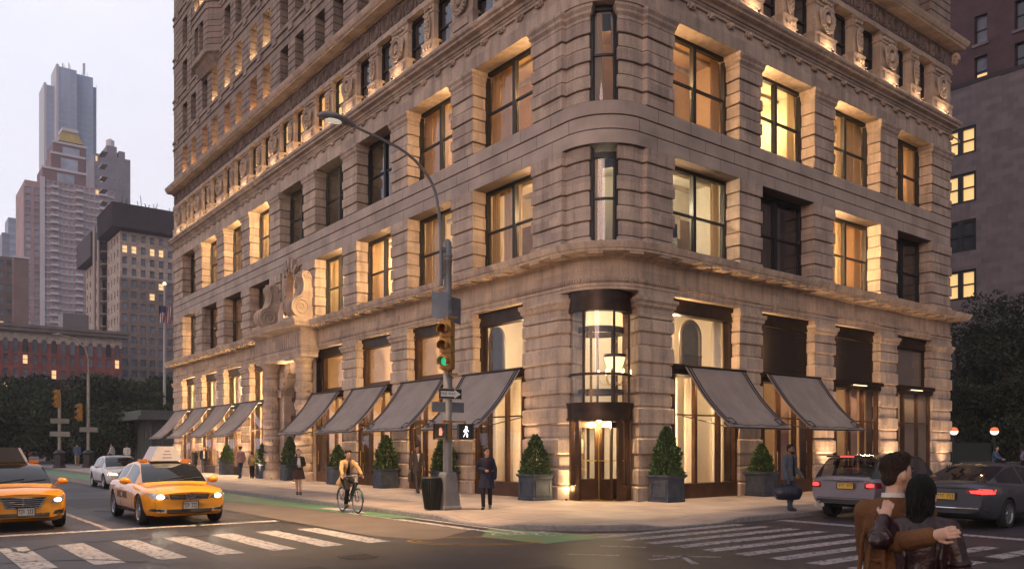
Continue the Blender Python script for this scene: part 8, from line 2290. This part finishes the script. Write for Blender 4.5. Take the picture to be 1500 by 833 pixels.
    if voxel < .008:
        rs_ = random.Random(5); st = MB(); bvh_h = BVHTree.FromPolygons([v.co.copy() for v in hr.data.vertices], [tuple(p.vertices) for p in hr.data.polygons])
        long_ = hk == 'bob'
        for k in range(520 if long_ else 620):
            a = rs_.uniform(0, 2 * PI); el = rs_.uniform(.15, 1.45) if not long_ else rs_.uniform(.0, 1.3)
            pts = []
            for q in range(8 if long_ else 4):
                tt = el + (q * (.24 if long_ else .085)); aa = a + .05 * math.sin(q + k)
                if tt < 1.75 or not long_: p0 = hp(.0 + .11 * math.sin(tt) * math.cos(aa), .014 + .125 * math.sin(tt) * math.sin(aa), .03 + .13 * math.cos(tt))
                else: p0 = hp(.092 * math.cos(aa), .02 + .10 * math.sin(aa), .01 - (tt - 1.75) * .12)
                nr = bvh_h.find_nearest(p0)
                if nr[0] is None: continue
                pts.append(nr[0] + nr[1] * (.001 + .003 * rs_.random() + (.0015 * q if not long_ else .001 * q)))
            if len(pts) > 2 and not any((lambda w_: w_.y < -.04 and w_.z < .055)(HM.inverted() @ (p - hd)) for p in pts): st.tube(pts, [.0032 if i < len(pts) - 1 else .0008 for i in range(len(pts))], 4)
        st.build('hair_locks', hm, o, smooth=True)
    bm = bmesh.new(); bm.from_mesh(hr.data); Hi = HM.inverted()
    kill = [v for v in bm.verts if (lambda q: q.y < -.045 and q.z < (.06 if hk != 'bushy' else .055) and abs(q.x) < .075)(Hi @ (v.co - hd))]
    bmesh.ops.delete(bm, geom=kill, context='VERTS'); bm.to_mesh(hr.data); bm.free()
    def finish(m, name, material, vx=None, sm=3):
        ob = remesh(m.build(name, material, o), vx or max(.014, voxel), sm)
        if not ob.data.materials: ob.data.materials.append(material)
        return ob
    if bottom:
        m = MB()
        for S in 'RL': leg(m, S, .020 if not female else .016, bottom[1] if len(bottom) > 1 else 1.0)
        m.tube([V['pelvis'] - Vector((0, 0, .10)), V['pelvis'], lerp(V['pelvis'], V['waist'], .7)], [(.135, .11), (.172, .128), (.145, .108)], 14, up=UP)
        finish(m, 'trousers', bottom[0])
    if shoes:
        for S in 'RL':
            m = MB(); foot(m, S, .008); m.box(*(lambda c: (c.x - .04, c.x + .04, c.y - .1, c.y + .1, 0.0, .012))(V['a' + S] + V['t' + S].normalized() * .075)); m.tube([V['a' + S] + Vector((0, 0, .03)), V['a' + S] + Vector((0, 0, -.04))], [.05, .048], 10)
            finish(m, 'shoe', shoes, .012)
    c_ob = None
    if top or coat:
        spec = coat or top
        m = MB(); e = spec.get('e', .022); torso(m, e)
        if spec.get('hem') is not None:
            pel = V['pelvis']; hz = spec['hem']; fl = spec.get('flare', .03); n = 6; back = Vector(spec.get('swing', (0, 0.01, 0)))
            pts = [V['waist']] + [lerp(pel, Vector((pel.x, pel.y, hz)), i / n) + back * (i / n) for i in range(n + 1)]
            rr = [(.140 + e, .105 + e)] + [(.158 + e + fl * (i / n), .118 + e + fl * (i / n)) for i in range(n + 1)]
            m.tube(pts, rr, 18, up=UP)
            for k in range(spec.get('folds', 9)):
                a = 2 * PI * k / 9 + .3; d = Vector((math.cos(a), math.sin(a), 0))
                m.tube([pts[1] + d * (.135 + e * .5), pts[-1] + Vector((d.x * (.150 + e + fl), d.y * (.112 + e + fl), 0))], [.012, .024], 6)
        if spec.get('collar'): m.tube([V['neck'] + Vector((0, .012, -.035)), V['neck'] + Vector((0, .008, .03))], [(.088, .085), (.072, .07)], 14, up=UP)
        for q in (-1, 1):
            sv = V['sR' if q < 0 else 'sL']; m.ell(sv, (.058 + e * .5,) * 3, 10, 6)
            m.tube([V['neck'] + Vector((q * .03, .012, -.035)), lerp(V['neck'], sv, .55) + Vector((0, .015, -.012)), sv + Vector((0, .006, 0))], [.055 + e * .3, .062 + e * .3, .056 + e * .4], 10)
            m.tube([sv + Vector((0, 0, -.02)), lerp(sv, V['chest'], .35) + Vector((0, .0, -.05)), V['chest'] + Vector((q * .08, 0, -.05))], [.06 + e * .4, .09, .08], 10)
        for S in 'RL': arm(m, S, min(e, .022) + .004, spec.get('sleeve', .93))
        for tb_ in spec.get('extra', ()): m.tube([Vector(p) for p in tb_], [.006] + [.017] * (len(tb_) - 2) + [.008], 6)
        for S in 'RL':   # a few creases round the elbows
            for t in (.75, .9, 1.1):
                p = lerp(V['s' + S], V['e' + S], min(1, t)) if t <= 1 else lerp(V['e' + S], V['h' + S], t - 1)
                d = (V['e' + S] - V['s' + S]).normalized(); x = d.orthogonal().normalized(); y = d.cross(x); r_ = .044 + min(e, .022) + .004
                m.tube([p + (x * math.cos(i * .7) + y * math.sin(i * .7)) * r_ + d * .015 * math.sin(i * .7) for i in range(10)], .006, 5)
        c_ob = finish(m, spec.get('name', 'jacket'), spec['mat'], spec.get('voxel'), spec.get('sm', 3))
    if skirt:
        m = MB(); z0 = V['waist'].z - .03; n = 26
        pts = []
        for r_, z in ((0, z0), (1, lerp(z0, skirt[1], .35)), (2, skirt[1])):
            row = []
            for k in range(n): a = 2 * PI * k / n; w = (.138, .185, .245)[r_]; f = (.0, .012, .024)[r_] * (1 if k % 2 else -1); row.append((V['pelvis'].x + (w + f) * math.cos(a), V['pelvis'].y + (w * .8 + f) * math.sin(a), z))
            pts.append(row)
        vs = [p for r_ in pts for p in r_]; fs = [(i * n + k, i * n + (k + 1) % n, (i + 1) * n + (k + 1) % n, (i + 1) * n + k) for i in range(2) for k in range(n)]
        m.add(vs, fs); m.build('skirt', skirt[0], o, smooth=True)
    if front and c_ob:
        bv = BVHTree.FromPolygons([v.co.copy() for v in c_ob.data.vertices], [tuple(p.vertices) for p in c_ob.data.polygons])
        fm, zt, zb, wt_, wb_ = front
        m = MB(); rows = []
        for j in range(11):
            z = lerp(zt, zb, j / 10); w = lerp(wt_, wb_, j / 10); row = []
            for i in range(5):
                x = lerp(-w, w, i / 4) + V['chest'].x; h = bv.ray_cast(Vector((x, -2, z)), Vector((0, 1, 0)))[0]
                row.append((x, (h.y if h is not None else -.1) - .005, z))
            rows.append(row)
        for a, b in zip(rows, rows[1:]):
            for i in range(4): m.quad(a[i], a[i + 1], b[i + 1], b[i])
        m.build('shirt_front', fm, o, smooth=True)
    return o, V, s
C_NAVY = cloth('navy_wool', (0.016, 0.018, 0.036)); C_DNAVY = cloth('dark_trousers', (0.012, 0.013, 0.02)); C_BLACK = cloth('black_cloth', (0.010, 0.009, 0.010)); C_TAN = cloth('tan_blazer_cloth', (0.40, 0.25, 0.12)); C_BROWNS = cloth('brown_suit', (0.085, 0.065, 0.05))
C_GREY = cloth('grey_tweed', (0.075, 0.085, 0.105), var=0.3, scale=40); C_WHITE = cloth('white_shirt', (0.62, 0.58, 0.54)); C_CAMEL = cloth('camel_wool', (0.125, 0.056, 0.023), bump=0.35); C_SKIRT = cloth('brown_pleated_skirt', (0.075, 0.042, 0.03)); C_OLIVE = cloth('olive_jacket', (0.028, 0.032, 0.024)); C_SAGE = cloth('sage_skirt', (0.075, 0.08, 0.045)); C_PINK = cloth('dusty_pink', (0.33, 0.2, 0.19)); C_DENIM = cloth('denim', (0.045, 0.06, 0.10)); C_OCHRE = cloth('ochre_top', (0.24, 0.17, 0.07)); C_BLUE = cloth('blue_cloth', (0.07, 0.11, 0.19)); C_LILAC = cloth('lilac_cloth', (0.17, 0.15, 0.24)); C_RED = cloth('maroon_knit', (0.06, 0.012, 0.016))
LEATHER = mat('oxblood_leather', (0.026, 0.008, 0.008), 0.38, 0, var=0.35, scale=9, bump=0.9, bscale=11, spec=0.5)
SHOE = mat('black_shoe', (0.010, 0.009, 0.009), 0.4, var=0.1); SHOEBR = mat('brown_shoe', (0.06, 0.028, 0.016), 0.45, var=0.1)
FD = lambda px: math.atan2(0.7903 - 0.6127 * ((px - 750) / 1193.0), 0.6127 + 0.7903 * ((px - 750) / 1193.0))   # heading away from the camera
AWAY = lambda px: FD(px) + R(90); TOWARD = lambda px: FD(px) - R(90)
person((-4.19, 0.35, G0), TOWARD(711) + R(-8), 'woman in a navy coat walking across the corner pavement with one hand raised', walk(0.15, eR=(-.27, .06, 1.16), hR=(-.03, -.18, 1.12), eL=(.24, .05, 1.13), hL=(.24, .02, .88), gripR=1), 1.70, True,
       coat=dict(mat=C_NAVY, e=.030, hem=.60, flare=.065, name='coat', collar=True, sleeve=.97), bottom=(C_DNAVY,), shoes=SHOE, hair=('bun', HAIRB), skin=SKIN_M, turn=R(38), front=(C_RED, 1.43, 1.2, .035, .018))
biz, V, s_ = person((-1.41, 8.69, G0), TOWARD(613) + R(20), 'man in brown suit and open white shirt striding out of a doorway with a briefcase', walk(0.26, hR=(-.27, -.02, .86), eR=(-.25, .05, 1.13), gripR=1), 1.80,
       top=dict(mat=C_BROWNS, e=.024, hem=.80, flare=.01, name='suit_jacket', collar=True), bottom=(C_BROWNS,), shoes=SHOE, hair=('short', HAIRB), skin=SKIN_M, front=(C_WHITE, 1.44, 1.14, .045, .012), turn=R(12))
bw = biz.matrix_world
def carried(name, label, cat, person_obj, local, rz, build):
    bpy.context.view_layer.update()
    p = person_obj.matrix_world @ Vector(local)
    o = empty(name, p, rz, label, cat); build(o); return o
def briefcase(o):
    lm = mat('black_leather', (0.012, 0.011, 0.012), 0.4, var=0.2, scale=12)
    m = MB(); m.box(-.22, .22, -.055, .055, -.40, -.09); m.build('case', lm, o)
    m = MB(); m.box(-.222, .222, -.06, .06, -.16, -.15); m.box(-.14, -.11, -.062, .062, -.40, -.088); m.box(.11, .14, -.062, .062, -.40, -.088); m.build('strap', mat('black_strap', (0.02, 0.018, 0.018), 0.5), o)
    m = MB(); m.tube([(-.08, 0, -.09), (-.07, 0, -.03), (0, 0, -.01), (.07, 0, -.03), (.08, 0, -.09)], .012, 6); m.build('handle', lm, o)
carried('briefcase', 'black leather briefcase held by the man in the brown suit', 'briefcase', biz, (-.27, -.04, .80), biz.rotation_euler.z + R(60), briefcase)
person((-5.54, 10.18, G0), TOWARD(437) + R(6), 'woman in dark jacket, white top and brown pleated skirt standing near the kerb', dict(hR=(-.04, -.2, 1.10), eR=(-.23, .0, 1.14), hL=(.06, -.2, 1.10), eL=(.23, .0, 1.14), aR=(-.05, .0, .085), aL=(.06, -.1, .085), kR=(-.07, -.02, .49), kL=(.06, -.06, .49), gripR=1, gripL=1), 1.66, True,
       top=dict(mat=C_OLIVE, e=.024, hem=.99, flare=.0, name='jacket'), skirt=(C_SKIRT, .60), shoes=SHOE, hair=('long', HAIRB), skin=SKIN, front=(C_WHITE, 1.42, 1.06, .04, .085), turn=R(10))
duf, V, s_ = person((2.05, -5.15, G0), TOWARD(1164) + R(52), 'bearded man in grey tweed jacket holding a big bag at the kerb', dict(hR=(-.25, -.12, .84), eR=(-.24, -.0, 1.13), hL=(.2, -.2, .95), aR=(-.09, -.10, .085), aL=(.09, .08, .085), gripR=1), 1.80,
       top=dict(mat=C_GREY, e=.026, hem=.80, flare=.015, name='tweed_jacket', collar=True), bottom=(C_DENIM,), shoes=SHOE, hair=('short', HAIRB), skin=SKIN_D, front=(C_BLACK, 1.44, .92, .03, .05), turn=R(14))
m = MB(); hd = Vector(J0['head']); HM = Matrix.Rotation(R(14), 4, 'Z'); m.ell(hd + HM @ Vector((0, -.045, -.085)), (.058, .055, .042), 12, 8, HM); remesh(m.build('beard', HAIRB, duf), .01, 2)
if not duf.children[-1].data.materials: duf.children[-1].data.materials.append(HAIRB)
def duffel(o):
    lm = mat('navy_leather', (0.012, 0.014, 0.028), 0.42, var=0.2, scale=8, bump=0.3, bscale=10)
    m = MB()
    m.tube([(-.36, 0, -.36), (-.33, 0, -.35), (-.2, 0, -.33), (0, 0, -.32), (.2, 0, -.33), (.33, 0, -.35), (.36, 0, -.36)], [(.10, .09), (.16, .13), (.19, .15), (.20, .155), (.19, .15), (.16, .13), (.10, .09)], 16, up=(0, 0, 1)); m.build('bag_body', lm, o, smooth=True)
    m = MB()
    for y in (-.1, .1):
        m.tube([(-.13, y, -.16), (-.12, y * .7, -.05), (-.04, y * .2, .0), (.04, y * .2, .0), (.12, y * .7, -.05), (.13, y, -.16)], .012, 6)
    m.build('handles', lm, o)
    m = MB()
    for x in (-.13, .13): m.tube([(x, .17 * math.sin(a * .26 - 1.8), -.325 + .195 * math.cos(a * .26 - 1.8)) for a in range(14)], .012, 5)
    m.tube([(-.3, 0, -.17), (0, 0, -.118), (.3, 0, -.17)], .008, 5); m.build('strap', mat('black_strap', (0.02, 0.018, 0.018), 0.5), o)
carried('duffel_bag', 'large navy leather holdall held by the bearded man', 'bag', duf, (-.25, -.14, .80), R(-34), duffel)
person((-1.68, 27.26, G0), AWAY(352) + R(30), 'person in pale pink top and jeans strolling with a bag past the far planters', walk(0.2), 1.78, top=dict(mat=C_PINK, e=.02, hem=.86, flare=.01), bottom=(C_DENIM,), shoes=SHOE, hair=('bushy', HAIRB), skin=SKIN_M, voxel=.02)
person((-1.18, 26.8, G0), AWAY(366) + R(10), 'smaller person in ochre top and dark trousers beside the one in pink', walk(0.1), 1.48, True, top=dict(mat=C_OCHRE, e=.02, hem=.82, flare=.01), bottom=(C_BLACK,), shoes=SHOE, hair=('short', HAIRB), skin=SKIN_M, voxel=.02)
person((-0.3, 40.4, G0), TOWARD(288), 'woman in black coat among the far awnings, left of a man in dark jacket', walk(0.2), 1.66, True, coat=dict(mat=C_BLACK, e=.03, hem=.55, flare=.05, name='coat'), bottom=(C_BLACK,), shoes=SHOE, hair=('long', HAIRBR), voxel=.022)
person((0.0, 39.2, G0), TOWARD(301), 'man in dark jacket over white shirt and jeans among the far awnings', walk(0.24), 1.8, top=dict(mat=C_BLACK, e=.024, hem=.8, flare=.01), bottom=(C_DENIM,), shoes=SHOE, hair=('short', HAIRB), front=(C_WHITE, 1.44, .95, .05, .06), voxel=.022)
person((-1.9, 44.5, G0), TOWARD(250), 'dim figure in dark coat under the last awning', walk(0.18), 1.74, coat=dict(mat=C_BLACK, e=.03, hem=.6, flare=.03, name='coat'), bottom=(C_BLACK,), shoes=SHOE, hair=('short', HAIRB), voxel=.024)
x, y = px_ground(113, 77); person((x, y, G0), AWAY(113), 'man in blue jacket and pale trousers between the two far signal posts', walk(0.26), 2.15, top=dict(mat=C_BLUE, e=.024, hem=.8), bottom=(cloth('khaki', (0.30, 0.23, 0.15)),), shoes=SHOE, hair=('short', HAIRB), voxel=.024)
x, y = px_ground(164, 76); person((x, y, G0), AWAY(164) + R(60), 'slim person in white top just behind the roof of the white car', walk(0.2), 2.1, True, top=dict(mat=C_WHITE, e=.02), bottom=(C_BLACK,), shoes=SHOE, hair=('short', HAIRB), voxel=.024)
x, y = px_ground(186, 74); person((x, y, G0), AWAY(186), 'broad man in white shirt seen from behind, over the roof of the white car', walk(0.2), 2.0, top=dict(mat=C_WHITE, e=.026), bottom=(C_BLACK,), shoes=SHOE, hair=('short', HAIRB), voxel=.024)
WL = empty('low_wall', (*px_ground(1478, 42), 0.62), R(-38), 'low dark stone ledge with two people sitting on it, right of the globe lamps', 'wall')
m = MB(); m.box(-2.4, 2.4, -.25, .25, -.6, .42); m.box(-2.4, 2.4, -.95, -.25, -.6, -.002); m.build('stone', mat('dark_ledge', (0.06, 0.055, 0.065), 0.8, var=0.2), WL); m = MB(); m.box(-2.45, 2.45, -.3, .3, .421, .5); m.build('coping', mat('dark_coping_stone', (0.075, 0.07, 0.08), 0.8, var=0.2), WL)
sit = dict(pelvis=(0, .1, .52), waist=(0, .12, .68), chest=(0, .08, .87), neck=(0, .04, 1.05), head=(0, .0, 1.22), sR=(-.17, .05, 1.0), eR=(-.21, -.05, .75), hR=(-.12, -.28, .66), sL=(.17, .05, 1.0), eL=(.21, -.05, .75), hL=(.12, -.28, .66), pR=(-.09, .08, .50), kR=(-.11, -.34, .50), aR=(-.10, -.32, .09), pL=(.09, .08, .50), kL=(.11, -.34, .50), aL=(.1, -.40, .09))
bpy.context.view_layer.update()
for lx, turn_, cl, hr_, lb in ((-0.75, R(40), C_BLUE, HAIRBR, 'sitting woman in pale blue below the right globe lamp'), (0.75, R(-40), C_LILAC, HAIRB, 'sitting woman in lilac, leaning towards the one in blue')):
    p = WL.matrix_world @ Vector((lx, -.2, 0)); person((p.x, p.y, .62), WL.rotation_euler.z + turn_, lb, sit, 1.7, True, top=dict(mat=cl, e=.022), bottom=(C_DNAVY,), shoes=SHOE, hair=('long', hr_), skin=SKIN, voxel=.02)
cx_, cy_ = px_ground(1308, 5.25); ah = AWAY(1308)
man, V, s_ = person((cx_, cy_, 0), ah, 'man in a long camel coat seen from behind, arm round the woman in leather', dict(eR=(-.03, .28, 1.235), hR=(-.215, .43, 1.30), palmR=(0, -1, -.2), sR=(-.17, .03, 1.40), head=(-.02, -.03, 1.63), sL=(.15, 0, 1.395), eL=(.150, -.10, 1.13), hL=(.07, -.26, 1.02), gripR=1), 1.80,
       coat=dict(mat=C_CAMEL, e=.026, hem=.45, flare=.05, name='coat', collar=True, sleeve=.86, voxel=.0085, sm=6, extra=[[(.10, .105, 1.38), (.115, .132, 1.25), (.14, .14, 1.08), (.15, .16, .9)], [(.04, .11, 1.34), (.05, .135, 1.2), (.05, .132, 1.0), (.06, .165, .8)], [(-.03, .11, 1.32), (-.02, .135, 1.18), (-.02, .135, 1.0), (-.01, .165, .8)], [(.15, .06, 1.36), (.175, .09, 1.22), (.19, .08, 1.05), (.2, .1, .85)], [(-.10, .10, 1.36), (-.08, .13, 1.22), (-.06, .13, 1.05)], [(.03, .128, 1.14), (.09, .136, 1.10), (.15, .11, 1.12)]]), bottom=(C_BLACK,), shoes=SHOE, hair=('short', HAIRBR), skin=SKIN, turn=R(-50), voxel=.006)
m = MB(); m.tube([(0, .006, 1.475), (0, .004, 1.515)], [(.070, .068), (.066, .064)], 18, up=(1, 0, 0)); m.build('shirt_collar', C_WHITE, man, smooth=True)
d = (V['hR'] - V['eR']).normalized(); m = MB(); m.tube([V['hR'] - d * .035, V['hR'] - d * .012], [.043, .043], 12); m.build('shirt_cuff', C_WHITE, man)
wx, wy = px_ground(1351, 4.98); aw = AWAY(1354)
wom, V, s_ = person((wx, wy, 0), aw, 'woman in dark red leather jacket with black bob seen from behind, hand on his back', dict(eL=(.25, .17, 1.33), hL=(.215, .05, 1.47), palmL=(0, -1, 0), gripL=0, eR=(-.225, .03, 1.13), hR=(-.23, -.05, .88), head=(0, -.02, 1.61)), 1.69, True,
       coat=dict(mat=LEATHER, e=.024, hem=.97, flare=-.01, name='leather_jacket', collar=True, sleeve=.84, voxel=.0095, folds=0, sm=4, extra=[[(.12, .09, 1.36), (.10, .12, 1.24), (.11, .115, 1.10)], [(-.12, .09, 1.36), (-.10, .12, 1.24), (-.11, .115, 1.10)], [(.02, .115, 1.18), (.08, .118, 1.12), (.13, .09, 1.09)], [(-.03, .118, 1.12), (-.08, .115, 1.06), (-.13, .09, 1.04)], [(.0, .128, 1.02), (.08, .12, 1.03), (.14, .08, 1.06)]]), skirt=(C_SAGE, .52), shoes=SHOE, hair=('bob', HAIRB), skin=SKIN, turn=R(-18), voxel=.006)
m = MB(); m.tube([(.178 * math.cos(a * .33), .138 * math.sin(a * .33), .985) for a in range(20)], .014, 6); m.build('waistband', LEATHER, wom, smooth=True)
m = MB()
for x in (-.07, .07): m.tube([(x, .128, 1.42), (x * 1.1, .136, 1.28), (x * .95, .122, 1.12), (x * .95, .14, 1.0)], .004, 5)
m.build('back_seam', LEATHER, wom)

# ================================================================== bicycle and rider
BK = empty('bicycle', (-7.02, 3.1, 0.004), R(-3), 'dark teal step through bicycle ridden along the green lane', 'bicycle')
TEAL = mat('teal_frame', (0.012, 0.045, 0.045), 0.35, 0.2, var=0.1, coat=0.4)
def bwheel(y, nm='wheel'):
    r = .335; m = MB(); m.tube([(0, r * math.cos(2 * PI * i / 36), r * math.sin(2 * PI * i / 36)) for i in range(37)], .018, 8, False); w = m.build(nm, RUBBER, BK, smooth=True); w.location = (0, y, .353)
    m = MB(); m.tube([(0, (r - .022) * math.cos(2 * PI * i / 36), (r - .022) * math.sin(2 * PI * i / 36)) for i in range(37)], .010, 6, False); m.build('rim', CHROME, w, smooth=True)
    m = MB()
    for i in range(18):
        a = 2 * PI * i / 18; m.tube([(.015 * (-1) ** i, .02 * math.cos(a + 1), .02 * math.sin(a + 1)), (0, (r - .025) * math.cos(a), (r - .025) * math.sin(a))], .0022, 4)
    m.tube([(-.05, 0, 0), (.05, 0, 0)], .018, 8); m.build('spokes', CHROME, w)
    m = MB();
    pts = [(0, (r + .035) * math.cos(R(a)), (r + .035) * math.sin(R(a))) for a in range(-5, 151, 12)]
    m.tube([(p[0], -p[1] if y < 0 else p[1], p[2]) for p in pts] if y < 0 else pts, [(.026, .006)] * len(pts), 6, up=(1, 0, 0)); f = m.build('mudguard', TEAL, BK, smooth=True); f.location = (0, y, .353)
bwheel(-.53); bwheel(.53)
m = MB()
hs = (0, -.37, .82); bb = (0, .06, .30); st = (0, .26, .74)
m.tube([(0, -.40, .70), (0, -.25, .50), bb], .022, 8); m.tube([(0, -.385, .78), (0, -.18, .56), (0, .14, .46)], .018, 8); m.tube([bb, st], .018, 8)
for x in (-.05, .05): m.tube([(x * .5, .10, .30), (x, .53, .353)], .011, 6); m.tube([(x * .4, .23, .66), (x, .53, .353)], .010, 6); m.tube([(x * .6, -.43, .64), (x, -.53, .353)], .012, 6)
m.tube([(0, -.43, .64), (0, -.36, .86)], .02, 8); m.build('frame', TEAL, BK, smooth=True)
m = MB(); m.tube([(0, -.36, .84), (0, -.34, 1.0), (0, -.36, 1.04)], .014, 8); m.tube([(-.30, -.20, 1.04), (-.2, -.32, 1.05), (0, -.38, 1.04), (.2, -.32, 1.05), (.30, -.20, 1.04)], .011, 8); hb = m.build('handlebar', CHROME, BK, smooth=True)
m = MB()
for x in (-.29, .29): m.tube([(x, -.22, 1.04), (x * 1.06, -.12, 1.035)], .017, 8)
m.build('grip', BLKPL, hb)
m = MB(); m.tube([st, (0, .30, .87)], .012, 6); m.build('seat_post', CHROME, BK)
m = MB(); m.tube([(0, .12, .885), (0, .22, .89), (0, .33, .895), (0, .40, .90)], [(.02, .022), (.035, .03), (.08, .035), (.075, .03)], 10, up=(1, 0, 0)); m.build('saddle', BLKPL, BK, smooth=True)
m = MB(); m.lathe([(.0, -.004), (.085, -.004), (.085, .004), (0, .004)], 20); cr = m.build('crank', BLKPL, BK); cr.location = (-.06, .06, .30); cr.rotation_euler = (0, R(90), 0)
m = MB(); m.bar((-.08, .06, .30), (-.08, -.02, .16), .02); m.bar((.08, .06, .30), (.08, .14, .44), .02); m.box(-.17, -.08, -.07, .03, .145, .165); m.box(.08, .17, .09, .19, .43, .45); m.build('pedals', BLKPL, BK)
m = MB();
for x in (-.06, .06): m.tube([(x, .28, .74), (x, .72, .75)], .008, 5); m.tube([(x, .66, .75), (x * .8, .53, .36)], .007, 5)
for y in (.36, .5, .64): m.tube([(-.06, y, .75), (.06, y, .75)], .007, 5)
m.build('rear_rack', BLKPL, BK)
m = MB(); m.ell((0, -.46, .90), (.045, .04, .045), 10, 8); m.build('front_lamp', CHROME, BK, smooth=True)
bpy.context.view_layer.update()
rp_ = BK.matrix_world @ Vector((0, 0, 0))
ride = dict(pelvis=(0, .28, .99), waist=(0, .25, 1.13), chest=(0, .20, 1.31), neck=(0, .16, 1.49), head=(0, .10, 1.655), sR=(-.18, .15, 1.43), eR=(-.27, -.02, 1.24), hR=(-.295, -.16, 1.085), sL=(.18, .15, 1.43), eL=(.27, -.02, 1.24), hL=(.295, -.16, 1.085),
            pR=(-.09, .26, .97), kR=(-.12, -.12, .66), aR=(-.125, -.0, .255), pL=(.09, .26, .97), kL=(.12, -.16, .84), aL=(.125, .14, .53), gripR=1, gripL=1, palmR=(0, 0, -1), palmL=(0, 0, -1))
person((rp_.x, rp_.y, 0.0), R(-3), 'cyclist in an open tan blazer over black riding along the green lane', ride, 1.74, True, coat=dict(mat=C_TAN, e=.028, hem=.80, flare=.06, swing=(0, .12, 0), name='blazer', collar=True), bottom=(C_BLACK, .95), shoes=SHOEBR, hair=('bushy', HAIRB), skin=SKIN_M, front=(C_BLACK, 1.44, 1.0, .02, .07))

# ================================================================== air
hz = bpy.data.materials.new('evening_air'); hz.use_nodes = True
_n = hz.node_tree; _n.nodes.clear(); _o = _n.nodes.new('ShaderNodeOutputMaterial'); _v = _n.nodes.new('ShaderNodeVolumePrincipled')
_v.inputs['Color'].default_value = (0.80, 0.80, 0.92, 1); _v.inputs['Density'].default_value = 0.0005; _v.inputs['Anisotropy'].default_value = 0.2
_n.links.new(_v.outputs[0], _o.inputs['Volume'])
mb = MB(); mb.box(-450, 700, -120, 900, -1.0, 320); tag(mb.build('haze', hz), kind='stuff')
